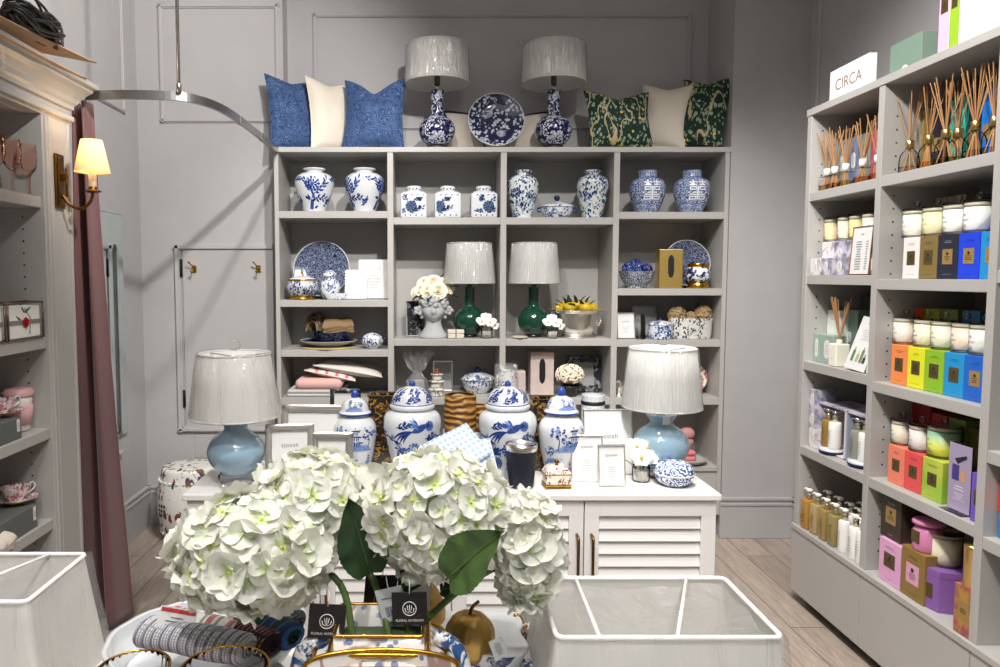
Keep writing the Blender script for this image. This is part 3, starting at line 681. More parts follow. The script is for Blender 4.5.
def cushion(label, px, Y, z, w, h, m, rz=0, lean=12, roll=0, chop=.06, trim_m=None, pr_=.0045, T=.06, group=None, flat=False, name='cushion', seed=0):
    rnd = random.Random(seed)
    t = thing(name, label, 'cushion', spot_(px, Y, z), 0, group)
    R = Matrix.Rotation(radians(rz), 4, 'Z') @ Matrix.Rotation(radians(-lean), 4, 'X') @ Matrix.Rotation(radians(roll), 4, 'Y')
    def outline(u, v):
        bx_ = 1 - .11 * (1 - v * v) ; bz_ = 1 - .09 * (1 - u * u)
        x = u * w / 2 * bx_; zz = v * h / 2 * bz_
        if v > 0: zz -= chop * h * exp(-(abs(u) / .45) ** 1.5) * v ** 3
        return x, zz
    def side(s):
        def fn(a, b):
            u = 2 * a - 1; v = 2 * b - 1
            x, zz = outline(u, v)
            th = T * (max(0, (1 - abs(u) ** 2.6)) * max(0, (1 - abs(v) ** 2.6))) ** .55
            th *= 1 + .12 * noise.noise(Vector((u * 2 + seed, v * 2, s)))
            if v > .1: th *= 1 - .45 * chop * 8 * exp(-(u / .3) ** 2) * v
            return (x, s * th, zz)
        return fn
    mb = MB(); N_ = 25
    mb.grid(side(-1), N_, N_); mb.grid(side(1), N_, N_)
    loop = []
    for i in range(4 * 16):
        e = i // 16; q = (i % 16) / 16 * 2 - 1
        u, v = [(q, -1), (1, q), (-q, 1), (-1, -q)][e]; x, zz = outline(u, v); loop.append(Vector((x, 0, zz)))
    pts_ = [(R @ p).z for p in loop]; T0 = Matrix.Translation((0, 0, -min(pts_) + .004))
    if flat: T0 = Matrix.Translation((0, 0, T * .8))
    mb2 = MB(); mb2.add(mb.v, mb.f, 0, True, T0 @ R)
    mb2.build('cover', m, t)
    MB().tube(loop, pr_, 6, closed=True, M=T0 @ R).build('piping', trim_m or m, t)
    return t
def ripple(kx, amp): return lambda a, z: 1 + amp * sin(kx * a)
def lamp_shade(t, r0, r1, z0, z1, m=SHADE, wrap=True, pleats=0, sag=.0):
    H = z1 - z0; mb = MB()
    fn = ripple(pleats, .010) if pleats else None
    nseg = pleats * 4 if pleats else 48
    mb.lathe([(r0 + .001, z0), (r0 + (r1 - r0) * .5, z0 + H * .5), (r1, z1), (r1 - .003, z1), (r0 + (r1 - r0) * .5 - .003, z0 + H * .5), (r0 - .002, z0), (r0 + .001, z0)], nseg, fn=fn, cap=False)
    s = mb.build('lamp_shade', m, t)
    for nm_, r, z in (('bottom_trim', r0, z0), ('top_trim', r1, z1)): MB().tube([(r * cos(a), r * sin(a), z) for a in [2 * pi * i / 48 for i in range(48)]], .0035, 6, closed=True).build(nm_, m, s)
    sp = MB()
    for i in range(3):
        a = 2 * pi * i / 3 + .5; sp.tube([(0, 0, z1 - .012), (r1 * .97 * cos(a), r1 * .97 * sin(a), z1 - .006)], .0022, 6)
    sp.build('spider', STEEL, s)
    if wrap:
        def wf(u, v):
            a = 2 * pi * u; r = (r0 + (r1 - r0) * v) * 1.012 + .0045 + .0045 * noise.noise(Vector((cos(a) * 9, sin(a) * 9, v * 1.2 + r0 * 50)))
            e = max(0, abs(v - .5) - .47) / .03
            return (r * cos(a) * (1 - .03 * e), r * sin(a) * (1 - .03 * e), z0 - .006 + (H + .014) * v)
        MB().grid(wf, 140, 18, cu=True).build('plastic_wrap', WRAP, s)
    return s
def fittings(t, z0, z1, zf=None, m=SILVER, crystal=False):
    MB().lathe([(.011, z0), (.011, z0 + .02), (.007, z0 + .024), (.007, z1)], 12).build('stem', m, t)
    MB().lathe([(.016, z1 - .07), (.018, z1 - .03), (.016, z1)], 14).build('socket', mat((95, 92, 88), .4, .7), t)
    if zf:
        if crystal: MB().lathe([(.003, zf - .03), (.004, zf), (.02, zf + .004), (.024, zf + .018), (.02, zf + .034), (.006, zf + .038)], 8, smooth=False).build('finial', GLASS, t)
        else: MB().lathe([(.003, zf - .03), (.004, zf), (.009, zf + .004), (.009, zf + .012), (.002, zf + .018)], 12).build('finial', m, t)
def vessel(name, label, cat, loc, prof, m, n=40, rz=0, group=None, lid=None, lid_m=None, knob=None, knob_m=None, t_wall=.004, ex=1, ey=1, foot=None, foot_m=None, smooth_it=2, fn=None, extra=None):
    """open lathed pot; lid / knob / foot profiles are added as parts"""
    t = thing(name, label, cat, loc, rz, group)
    p = sm(prof, smooth_it)
    MB().lathe(hollow(p, t_wall), n, ex=ex, ey=ey, fn=fn).build('body', m, t)
    if foot: MB().lathe(sm(foot, 1), n, ex=ex, ey=ey).build('foot', foot_m or m, t)
    if lid:
        l = MB().lathe(sm(lid, 1), n, ex=ex, ey=ey, fn=fn).build('lid', lid_m or m, t)
        if knob: MB().lathe(sm(knob, 2), 20).build('knob', knob_m or KNOBBLUE, l)
    return t
def stem_curve(a, b, c, r, mb, n=8): mb.tube(crspl([Vector(a), Vector(b), Vector(c)], 5), r, n)
# ================================================================== on top of the bookcase
ZT = ZTOP
YT = YF + .16
cushion('blue patterned cushion at the end of the bookcase top, nearest the curtain rail', 296, YT + .02, ZT, .34, .46, FBLUE, rz=34, lean=10, chop=.05, seed=1, group='cushions on top of the bookcase')
cushion('cream cushion squeezed between the two blue patterned cushions', 333, YT + .06, ZT, .33, .45, FCREAM, rz=40, lean=8, chop=.05, seed=2, group='cushions on top of the bookcase')
cushion('blue patterned cushion with dented top, beside the cream one and a tall lamp', 375, YT - .03, ZT, .385, .45, FBLUE, rz=-8, lean=13, chop=.2, seed=3, group='cushions on top of the bookcase')
cushion('dark green cushion with citrus branch print beside the tall lamp', 616, YT - .04, ZT, .41, .375, FGREEN, rz=6, lean=16, chop=.12, seed=4, group='cushions on top of the bookcase')
cushion('cream cushion leaning between the two dark green printed cushions', 660, YT + .075, ZT, .32, .41, FCREAM, rz=-28, lean=9, roll=7, chop=.05, seed=5, group='cushions on top of the bookcase')
cushion('dark green citrus print cushion in the bookcase corner against the pier', 698, YT - .02, ZT, .31, .43, FGREEN, rz=-40, lean=10, roll=6, chop=.06, seed=6, group='cushions on top of the bookcase')
cushion('cream lumbar cushion with black trim behind the round blue plate', 500, YF + .30, ZT, .74, .28, FCREAM, lean=10, chop=.2, seed=7, trim_m=FNAVYTRIM, T=.05, pr_=.011)
for o_ in bpy.data.objects:
    pass
def plate(label, loc, r, m, tilt=14, rim=CERW, stand=True, group=None, name='plate', cat='plate', sm_=.0):
    t = thing(name, label, cat, loc, 0, group)
    M = Matrix.Translation((0, 0, r * cos(radians(tilt)) + .012)) @ Matrix.Rotation(radians(-tilt), 4, 'X') @ YX()
    MB().lathe(sm([(.0001, 0), (r * .55, .0), (r * .7, r * .05), (r * .96, r * .12), (r * .985, r * .13), (r * .96, r * .09), (r * .7, r * .02), (r * .55, -r * .03), (.0001, -r * .03)], 1), 64, M=M).build('dish', m, t)
    MB().tube([M @ Vector((r * .985 * cos(a), r * .985 * sin(a), r * .127)) for a in [2 * pi * i / 64 for i in range(64)]], r * .018, 6, closed=True).build('rim', rim, t)
    if stand:
        mb = MB(); d = r * sin(radians(tilt))
        for x in (-r * .4, r * .4):
            mb.tube([(x, -d - .035, .02), (x, -d - .035, .004), (x, .06, .004), (x, d * .6 + .02, r * .8), (x, d * .3, r * .9)], .004, 6)
        mb.tube([(-r * .4, .05, .004), (r * .4, .05, .004)], .004, 6)
        mb.build('stand', mat((30, 26, 24), .5), t)
    return t
P_DARK = porcelain('dark', .62, ground=(206, 212, 226), deep=(26, 30, 66), name='navy_blossom_porcelain')
plate('round navy plate with white blossoms on a stand between the two tall lamps', spot_(495, YF + .13, ZT), .172, P_DARK)
P_LAMP = porcelain('dark', 1.0, ground=(226, 230, 240), deep=(22, 26, 72), seed=3)
def tall_lamp(px, label):
    t = thing('table_lamp', label, 'lamp', spot_(px, YF + .13, ZT), 0, 'tall blue and white lamps on the bookcase')
    MB().lathe(sm([(.0001, .03), (.06, .03), (.066, .034), (.1, .07), (.113, .115), (.105, .16), (.075, .192), (.042, .205), (.038, .225), (.038, .345), (.043, .35), (.043, .362), (.0001, .362)], 2), 40).build('base', P_LAMP, t)
    MB().lathe([(.062, 0), (.066, .008), (.064, .022), (.056, .03)], 32).build('foot', mat((40, 34, 32), .4), t)
    fittings(t, .36, .46, .63)
    lamp_shade(t, .194, .185, .40, .62)
    return t
tall_lamp(437, 'tall blue and white porcelain lamp with drum shade next to the dented blue cushion')
tall_lamp(551.5, 'tall blue and white porcelain lamp with drum shade next to the green cushions')
# ================================================================== row one
YS = YF + .12
Z1 = SH[0][0]
P_BLOS = porcelain('floral', .95, seed=1); P_SPRIG = porcelain('sprig', 1.0, seed=2)
jar_prof = [(.06, 0), (.066, .0), (.075, .03), (.105, .10), (.122, .165), (.118, .205), (.09, .232), (.058, .24), (.05, .245), (.05, .252), (.068, .256), (.07, .264), (.056, .266)]
def ginger(px, label, seed, a0):
    t = thing('ginger_jar', label, 'jar', spot_(px, YS, Z1), 0, 'white blossom jars on the top shelf')
    p = sm(jar_prof, 2); mb = MB().lathe(hollow(p, .004), 48); br_ = Brush(mb, round_map(p, .12, -pi / 2 + a0), seed); paint_peony(br_, 2 * pi * .12, .012, .238, seed, 3)
    mb.build('body', [CERW] + PINK_, t)
    MB().lathe(sm([(.05, .246), (.052, .253), (.069, .257), (.071, .264), (.056, .267), (.05, .25)], 1), 40, cap=False).build('neck_rim', CERW, t)
ginger(315.5, 'white jar painted with a big blue blossom at its front, nearest the bookcase end', 1, .25)
ginger(365, 'white jar painted mostly with leafy blue twigs, nearest the square tea caddies', 5, -.75)
Z2 = SH[1][0]
def caddy(px, label, seed, group='square tea caddies'):
    t = thing('tea_caddy', label, 'tea caddy', spot_(px, YS, Z2), 0, group)
    mb = MB().rbox((-.08, -.08, 0), (.08, .08, .15), .012, smooth=True, seg=3).rbox((-.066, -.066, .148), (.066, .066, .158), .006)
    for f_ in range(4):
        M = Matrix.Rotation(f_ * pi / 2, 4, 'Z')
        b_ = Brush(mb, (lambda s, z, M=M: M @ Vector((max(-.069, min(.069, s)), -.0808, z))), seed * 7 + f_); b_.lo = .012; b_.hi = .14
        sx_ = {11: -.014, 12: -.05, 13: .026}[seed] if f_ == 0 else -.02
        b_.peony(sx_, .068, .036); b_.peony(sx_ - .045 if sx_ > 0 else sx_ + .05, .112, .015)
        for (x, z, a_, L, c) in ((-.01, .03, .3, .06, .5), (.0, .09, .7, .06, -.5), (-.02, .1, 2.4, .045, -.4), (.02, .05, .1, .05, .4), (-.03, .03, 2.6, .04, .4)): b_.spray(sx_ + x, z, a_, L, .019, c, 5, True, .0028)
        for x in (-.05, -.02, .015, .05): b_.dot(x, .016, .005, 1); b_.leaf(x, .134, .2, .02, .006, 1)
    mb.build('body', [CERW] + PINK_, t)
    lb_ = MB().lathe(sm([(.042, .155), (.044, .158), (.047, .166), (.0475, .188), (.042, .197), (.0001, .2)], 1), 32); b_ = Brush(lb_, lambda s, z: (.0482 * cos(s / .0475), .0482 * sin(s / .0475), z), seed); b_.lo = .166; b_.hi = .189
    for i in range(14): b_.leaf(i * .0213, .172, .6 if i % 2 else .2, .016, .007, 1 + i % 2)
    lb_.build('lid', [CERW] + PINK_, t)
caddy(414, 'square blue and white tea caddy closest to the blossom jars', 11); caddy(447.5, 'middle of the three square blue and white tea caddies', 12); caddy(483, 'square blue and white tea caddy closest to the tall vases', 13)
P_TALL = porcelain('floral', 1.5, ground=(222, 228, 226), ink=(50, 82, 132), deep=(26, 48, 100), seed=4)
vprof = [(.055, 0), (.06, 0), (.062, .03), (.085, .11), (.097, .19), (.095, .225), (.075, .252), (.045, .262), (.042, .272), (.056, .284), (.058, .29), (.048, .292)]
vessel('tall_vase', 'tall tapering blue floral vase beside the square tea caddies', 'vase', spot_(522, YS, Z2), vprof, P_TALL, group='tall floral vases on the top shelf')
vessel('tall_vase', 'tall tapering blue floral vase beside the double happiness jars', 'vase', spot_(591, YS, Z2), vprof, P_TALL, rz=1.9, group='tall floral vases on the top shelf')
tur = vessel('lidded_tureen', 'low blue and white lidded tureen between the two tall vases', 'tureen', spot_(556, YS, Z2), [(.055, 0), (.06, .0), (.09, .03), (.1, .065), (.098, .072)], porcelain('floral', 2.2, seed=6),
       lid=[(.108, .07), (.108, .078), (.08, .09), (.03, .105), (.0001, .108)], lid_m=porcelain('sprig', 2.0, seed=6), knob=[(.008, .1), (.01, .11), (.02, .12), (.016, .137), (.0001, .142)], knob_m=NAVY, ey=.75)
for s_ in (-1, 1): MB().tube([(s_ * .094, 0, .066), (s_ * .12, 0, .062), (s_ * .118, 0, .045), (s_ * .098, 0, .042)], .006, 8).build('handle', KNOBBLUE, tur)
P_SCR = porcelain('scroll', 1.6, ground=(186, 196, 216), ink=(56, 80, 140), deep=(38, 58, 118), seed=2)
def happy(px, label, z):
    t = thing('happiness_jar', label, 'jar', spot_(px, YS, z), 0, 'double happiness jars')
    pr = [(.06, 0), (.064, 0), (.08, .035), (.105, .1), (.112, .15), (.1, .195), (.064, .212), (.056, .216), (.056, .25), (.058, .256), (.052, .258)]
    p = sm(pr, 2); b = MB().lathe(hollow(p, .004), 48).build('body', P_SCR, t)
    def rad(z_):
        for a, c in zip(p[:-1], p[1:]):
            if a[1] <= z_ <= c[1] and c[1] > a[1]: return a[0] + (c[0] - a[0]) * (z_ - a[1]) / (c[1] - a[1])
        return .1
    em = MB()
    def bar(x0, x1, z0, z1):
        nn = 4
        def fn(u, v):
            x = x0 + (x1 - x0) * u; z_ = z0 + (z1 - z0) * v; r = rad(z_) + .0012; return (x, -sqrt(max(0, r * r - x * x)), z_)
        em.grid(fn, nn, nn)
    for s_ in (-1, 1):       # the paired character, each half: cross strokes, square, base strokes and a square
        c = s_ * .027
        bar(c - .022, c + .022, .175, .182); bar(c - .004, c + .004, .158, .194); bar(c - .018, c + .018, .159, .165)
        for a, b_ in ((.130, .152), (.074, .096)):
            bar(c - .019, c + .019, b_ - .006, b_); bar(c - .019, c + .019, a, a + .006); bar(c - .019, c - .013, a, b_); bar(c + .013, c + .019, a, b_)
    bar(-.056, .056, .113, .120); bar(-.046, .046, .102, .108); bar(-.005, .005, .074, .152)
    em.build('painted_emblem', mat((236, 238, 242), .15), b)
happy(645.5, 'double happiness jar nearer to the tall vases', SH[3][0]); happy(689.5, 'double happiness jar at the pier end of the top shelf', SH[3][0])
# ================================================================== row two, first bay
ZR = SH[0][1]
P_PLAT = porcelain('scroll', 1.5, ground=(122, 132, 154), ink=(36, 46, 82), deep=(22, 28, 58), seed=7)
plate('large dark blue patterned platter standing behind the gold-footed jar', spot_(322, YF + .24, ZR), .178, P_PLAT, tilt=12)
gj = vessel('gilt_footed_jar', 'squat blue and white lidded jar with gold foot and gold knob', 'jar', spot_(302, YF + .09, ZR), [(.065, .022), (.07, .024), (.09, .05), (.098, .085), (.086, .112), (.078, .116)], porcelain('floral', 1.9, deep=(16, 22, 56), ink=(30, 40, 90), ground=(200, 204, 214), seed=8),
       lid=[(.082, .116), (.08, .126), (.05, .14), (.01, .148), (.0001, .148)], lid_m=CERW, knob=[(.004, .146), (.004, .152), (.013, .16), (.01, .174), (.0001, .18)], knob_m=GOLD, foot=[(.05, .0), (.078, .0), (.08, .008), (.07, .02), (.066, .026)], foot_m=GOLD)
MB().lathe([(.079, .112), (.086, .114), (.086, .122), (.081, .124)], 40).build('collar', GOLD, gj)
vessel('small_ginger_jar', 'small blue and white jar tucked between gold-footed jar and white cards', 'jar', spot_(330, YF + .13, ZR), [(.04, 0), (.044, 0), (.06, .04), (.064, .085), (.05, .115), (.034, .12), (.034, .135), (.038, .14)], porcelain('floral', 2.0, seed=9),
       lid=[(.042, .14), (.044, .15), (.036, .168), (.01, .18), (.0001, .18)], knob=[(.004, .178), (.009, .186), (.0001, .196)])
for q in (-1, 1):
    pass
dsh = vessel('oval_dish', 'low blue and white oval dish in front of the dark platter', 'dish', spot_(336, YF + .06, ZR), [(.05, 0), (.055, 0), (.07, .02), (.075, .038)], porcelain('sprig', 2.4, seed=3), ey=.6)
def scallop_card(px, label, w, h, Y, z, writing=None, rz=0, lean=8, group=None, mats=PAPER):
    t = thing('scalloped_card', label, 'card', spot_(px, Y, z), rz, group)
    pts_ = []; 
    def edge(a, b, n_):
        for i in range(n_ * 6):
            k_ = i / (n_ * 6); s_ = abs(sin(k_ * n_ * pi)) * .006; p = Vector(a) * (1 - k_) + Vector(b) * k_; d = (Vector(b) - Vector(a)).normalized(); pts_.append((p.x + d.y * s_, p.y - d.x * s_))
    nx = max(5, round(w / .018)); nz = max(6, round(h / .018))
    edge((-w / 2, 0), (w / 2, 0), nx); edge((w / 2, 0), (w / 2, h), nz); edge((w / 2, h), (-w / 2, h), nx); edge((-w / 2, h), (-w / 2, 0), nz)
    M = Matrix.Rotation(radians(-lean), 4, 'X') @ Matrix.Translation((0, 0, .008)) @ YX()
    MB().prism(pts_, -.006, .006, M=M).build('card', mats, t)
    MB().prism([(-.02, 0), (.02, 0), (.02, h * .8), (-.02, h * .8)], -.008, -.006, M=Matrix.Translation((0, 0, .008)) @ YX() if False else Matrix.Translation((0, h * .8 * sin(radians(lean)) + h * .167 + .016, 0)) @ Matrix.Rotation(radians(12), 4, 'X') @ YX()).build('easel_back', mats, t)
    if writing:
        tx = text(writing, w * .17, INKL, t, M @ Vector((0, h * .78, .0065)), rot=(pi / 2 - radians(lean), 0, 0), space=1.25)
        pl_ = print_lines(w * .5, h * .4, 5, t, 0, 0, seed=int(px)); pl_.matrix_local = M @ Matrix.Translation((0, h * .22, .0072)) @ Matrix.Rotation(-pi / 2, 4, 'X')
    return t
scallop_card(356, 'smaller blank white scalloped card in front, bottom of the blossom jar bay', .128, .17, YF + .06, ZR, group='scalloped cards')
bpy.data.objects['scalloped_card']['label'] = 'smaller white scalloped card with hardly any print, beside the small jar'
scallop_card(373.3, 'larger white scalloped card with printed text, beside the bookcase divider', .178, .235, YF + .14, ZR, 'zjoosh', group='scalloped cards')
# second bay shelf, first bay lower
ZQ = SH[0][2]
t = thing('woven_placemat', 'round woven straw placemat under the stacked plate and navy bowl', 'placemat', spot_(328, YF + .17, ZQ)); mb = MB()
for i in range(9): mb.tube([(r_ * cos(a), r_ * sin(a), .004) for r_ in [.02 + i * .0195] for a in [2 * pi * j / 40 for j in range(40)]], .0036, 6, closed=True)
mb.build('coil', fabric((196, 170, 120), name='straw'), t)
vessel('serving_plate', 'white serving plate with navy inside beneath the navy bowl', 'plate', spot_(328, YF + .17, ZQ + .0085), [(.09, 0), (.1, 0), (.15, .018), (.178, .034), (.18, .038)], CERW, t_wall=.006)
bpy.data.objects['serving_plate'].children[0].name = 'dish'
MB().lathe([(.0001, .0075), (.095, .0078), (.148, .0245), (.17, .034)], 48, cap=False).build('well', NAVY, bpy.data.objects['serving_plate'])
vessel('navy_bowl', 'deep navy patterned bowl with brown napkins in it', 'bowl', spot_(331, YF + .17, ZQ + .0175), [(.06, .0), (.066, 0), (.09, .03), (.122, .075), (.126, .08)], porcelain('dark', 2, ground=(120, 130, 160), deep=(14, 18, 44), seed=2))
FOLD = fabric((142, 116, 84), name='brown_linen')
def napkin(label, px, Y, z, w, d, h, m, rz, tilt=0, seed=0, group=None, name='linen_napkin'):
    t = thing(name, label, 'napkin', spot_(px, Y, z), rz, group); mb = MB()
    for i in range(3):
        def fn(u, v, i=i):
            a = pi * v
            x = (u - .5) * w * (1 - .2 * sin(a)); y = -cos(a) * d / 2; return (x + .01 * sin(u * 9 + i + seed), y, i * h * .2 + sin(a) * h * (.75 + .1 * i) + .006 * sin(u * 12 + v * 5 + i) + x * tilt)
        mb.grid(fn, 16, 14)
    o = mb.build('folded_cloth', m, t); sd = o.modifiers.new('t', 'SOLIDIFY'); sd.thickness = .006
    return t
napkin('brown linen napkin folded over in the navy bowl, larger one', 338, YF + .15, ZQ + .095, .21, .1, .07, FOLD, .1, .06, 1, 'brown napkins in the navy bowl')
napkin('brown linen napkin standing up at the side of the navy bowl', 316, YF + .19, ZQ + .095, .1, .09, .09, FOLD, 1.1, -.1, 5, 'brown napkins in the navy bowl')
vessel('small_bird_jar', 'small round blue and white jar beside the navy bowl', 'jar', spot_(372, YF + .1, ZQ), [(.03, 0), (.035, 0), (.065, .03), (.07, .05), (.06, .062)], porcelain('floral', 2.2, seed=4), lid=[(.062, .06), (.058, .075), (.03, .092), (.0001, .097)], lid_m=porcelain('landscape', 2.2, seed=4))
MB().ball((.078, 0, .06), (.02, .012, .012)).build('handle', mat((40, 44, 60), .3), bpy.data.objects['small_bird_jar'])
# ================================================================== row two, second bay: bust, lamp
ZM = SH[1][1]; ZM3 = SH[2][1]
STONE = mat((176, 177, 178), .7, name='plaster'); 
def bust(px, Y, z):
    t = thing('head_planter', 'white plaster head planter of a woman filled with cream roses', 'planter', spot_(px, Y, z))
    mb = MB(); mb.lathe(sm([(.062, 0), (.066, .0), (.064, .012), (.056, .022), (.045, .04), (.036, .06), (.034, .085), (.038, .095), (.0001, .1)], 1), 28)
    def head(u, v):
        th = 2 * pi * u; ph = pi * v; nx, ny, nz = sin(ph) * sin(th), -sin(ph) * cos(th), -cos(ph)
        x, y, zz = nx * .056, ny * .062, .138 + nz * .068
        if nz < 0: x *= 1 - .38 * (-nz) ** 1.4; y += -.006 * (-nz) * (1 if ny < 0 else -1)
        if ny < 0:                                   # face side
            def g(cx, cz, sx, sz): return exp(-((x - cx) / sx) ** 2 - ((zz - cz) / sz) ** 2)
            y -= .017 * exp(-(x / .008) ** 2) * exp(-((zz - .126) / .014) ** 2) + .007 * exp(-(x / .006) ** 2) * exp(-((zz - .143) / .016) ** 2)   # nose
            y += .007 * (g(.021, .146, .013, .007) + g(-.021, .146, .013, .007))          # eye sockets
            y -= .006 * (g(.021, .143, .009, .0045) + g(-.021, .143, .009, .0045))        # closed lids
            y -= .004 * (g(.022, .158, .017, .005) + g(-.022, .158, .017, .005))          # brows
            y -= .006 * g(0, .1045, .013, .0035) + .006 * g(0, .0975, .011, .0035); y += .004 * g(0, .101, .014, .0014)   # lips
            y -= .006 * g(0, .083, .013, .008)                                            # chin
            y -= .004 * (g(.032, .118, .014, .016) + g(-.032, .118, .014, .016))          # cheeks
        return (x, y, zz)
    mb.grid(head, 72, 60, cu=True); mb.build('bust', STONE, t)
    hr = MB(); rnd = random.Random(3)
    for i in range(70):
        a = rnd.uniform(0, 2 * pi); zz = rnd.uniform(.158, .205); r = .058 - .25 * max(0, zz - .18)
        if -cos(a) < -.2 and zz < .17: pass
        hr.ball((sin(a) * r * .98, -cos(a) * r * 1.06, zz), (rnd.uniform(.009, .014),) * 3, 8, 6)
    for s_ in (-1, 1):
        for i in range(5): hr.ball((s_ * (.058 - .002 * i), .005, .150 - .012 * i), .012, 8, 6)
    for s_ in (-1, 1):
        pass
    hr.build('curled_hair', STONE, t)
    for s_ in (-1, 1):
        fl = MB()
        for i in range(5): fl.ball((s_ * .066 + .014 * cos(i * 1.257), -.014, .135 + .014 * sin(i * 1.257)), (.011, .006, .011), 8, 6)
        fl.ball((s_ * .066, -.02, .135), .006, 8, 6); fl.build('ear_flower', STONE, t)
    return t
def rose(mb, c, r, rnd, mi=0, nrm=None):
    ax = (Vector(nrm) if nrm else Vector((rnd.uniform(-.4, .4), -.6, .7))).normalized(); Rm = ax.to_track_quat('Z', 'Y').to_matrix().to_4x4(); T = Matrix.Translation(Vector(c)) @ Rm
    for ring, (rr, n_, hgt, op) in enumerate(((.35, 3, .75, .1), (.6, 4, .7, .35), (.85, 5, .6, .6), (1.0, 6, .45, .9))):
        for i in range(n_):
            a0 = 2 * pi * i / n_ + ring * .7
            def fn(u, v, a0=a0, rr=rr, n_=n_, hgt=hgt, op=op):
                a = a0 + (u - .5) * 2 * pi / n_ * 1.35; k_ = v
                q = r * (.15 + (rr - .15) * k_ ** .7) * (1 + .12 * op * k_); zz = r * (hgt * k_ - .35 - .28 * op * max(0, k_ - .7) * 3) * (1 - .22 * (abs(u - .5) * 2) ** 2)
                return (q * cos(a), q * sin(a), zz)
            mb.grid(fn, 6, 5, mi=mi, M=T)
def leaf_geo(mb, base, tip, w, curl=.15, up=(0, 0, 1), mi=0, serr=0, nu=13, nv=7):
    base = Vector(base); tip = Vector(tip); d = tip - base; L = d.length; d.normalize(); side = d.cross(Vector(up))
    side = side.normalized() if side.length > 1e-4 else Vector((1, 0, 0)); nn = side.cross(d)
    def fn(u, v):
        wd_ = w * (sin(pi * min(1, u * .93 + .07) ** .75)) ** .9 if u < 1 else 0
        s_ = (v - .5) * 2; e = 1 + (serr * (.5 - (u * 14 % 1)) if abs(s_) > .9 else 0)
        return base + d * (L * u) + side * (s_ * wd_ * .5 * e) + nn * (-curl * L * (u - .5) ** 2 * 2 + abs(s_) * w * .14 + .03 * w * sin(u * 20) * abs(s_))
    mb.grid(fn, nu, nv, mi=mi)
LEAFD = mat((34, 58, 34), .45, name='dark_leaf'); LEAFG = mat((70, 100, 46), .45, name='leaf')
PETALC = mat((246, 238, 214), .6, sss=.15, name='cream_petal'); PETALP = mat((250, 236, 206), .6, sss=.15, name='warm_petal')
bt_ = bust(433.5, YF + .11, ZM); rnd = random.Random(11); bt_.scale = (1.38, 1.2, 1.24)
rb = [(-.06, -.02, .235, .036), (-.025, -.045, .232, .038), (.022, -.05, .236, .042), (.06, -.02, .238, .034), (-.045, .01, .27, .036), (0, -.01, .275, .04), (.04, .0, .268, .034), (-.085, .0, .228, .028), (.075, .02, .25, .03)]
def flower_bunch(t, spots, ms, leaves, rr, nm='rose'):
    for i, (x, y, z, r) in enumerate(spots):
        mb = MB(); rose(mb, (x, y, z), r, rr, nrm=(x * 6, -.9 + y * 3, .5)); mb.build(nm, ms[i % len(ms)], t)
    for (a, b, w) in leaves:
        mb = MB(); leaf_geo(mb, a, b, w, .2); mb.build('leaf', LEAFD, t)
    return t
fb = thing('rose_bouquet', 'bunch of cream silk roses sitting in the white head planter', 'flowers', bt_.location)
fb.scale = (1.28, 1.15, 1.24)
flower_bunch(fb, rb, [PETALC, PETALP], [((.05, -.03, .215), (.115, -.04, .205), .05), ((-.05, -.03, .215), (-.1, -.05, .19), .045), ((.07, 0, .25), (.12, -.02, .255), .04), ((-.01, -.06, .215), (-.03, -.075, .185), .035), ((.03, .03, .28), (.05, .03, .32), .03)], rnd)
# ornate dark picture leaning behind
def picture(label, px, Y, z, w, h, fm, pm, rz=0, lean=10, fw=.012, group=None, writing=None, name='photo_frame', d=.014, mount=None, cat='picture frame', wsize=.13):
    t = thing(name, label, cat, spot_(px, Y, z), rz, group)
    M = Matrix.Rotation(radians(-lean), 4, 'X')
    fr = MB()
    for (ww, dd, o_) in ((fw, d * .6, 0), (fw * .55, d, fw * .15)):
        fr.rbox((-w / 2 + o_, -dd, o_), (-w / 2 + o_ + ww, 0, h - o_), .0025, M=M); fr.rbox((w / 2 - o_ - ww, -dd, o_), (w / 2 - o_, 0, h - o_), .0025, M=M)
        fr.rbox((-w / 2 + o_, -dd, h - o_ - ww), (w / 2 - o_, 0, h - o_), .0025, M=M); fr.rbox((-w / 2 + o_, -dd, o_), (w / 2 - o_, 0, o_ + ww), .0025, M=M)
    fr.build('frame', fm, t)
    MB().rbox((-w / 2 + .004, -.003, .004), (w / 2 - .004, .002, h - .004), .001, M=M).build('print', pm, t)
    MB().rbox((-.02, -.002, 0), (.02, .002, h * .75), .001, M=Matrix.Translation((0, h * .75 * sin(radians(lean)) + h * .185 + .006, 0)) @ Matrix.Rotation(radians(14), 4, 'X')).build('easel_back', mat((60, 58, 56), .7), t)
    if writing:
        for (s_, zz, sz) in writing:
            text(s_, sz, INKG, t, M @ Vector((0, -.0036, h * zz)), rot=(pi / 2 - radians(lean), 0, 0), space=1.15)
        pl_ = print_lines(w * .45, h * .28, 5, t, 0, 0, seed=int(px)); pl_.matrix_local = M @ Matrix.Translation((0, -.0032, h * .2))
    return t
P_BLK = porcelain('dark', .8, ground=(150, 150, 156), deep=(20, 20, 26), seed=1, gloss=.4)
picture('dark blossom print leaning behind the white head planter', 416, YF + .2, ZM, .125, .225, mat((190, 188, 184), .4), P_BLK, rz=.25, lean=6, fw=.006)
GREENG = NT('bottle_green_glaze'); GREENG.col(lin((14, 62, 44))); GREENG.p(Roughness=.12); GREENG.b.inputs['Coat Weight'].default_value = .6; GREENG.bump(GREENG.noise(GREENG.coord(), 60, 2), .03, .002); GREENG = GREENG.m
PLEAT = shade_fabric((244, 243, 240), name='pleated_shade_fabric')
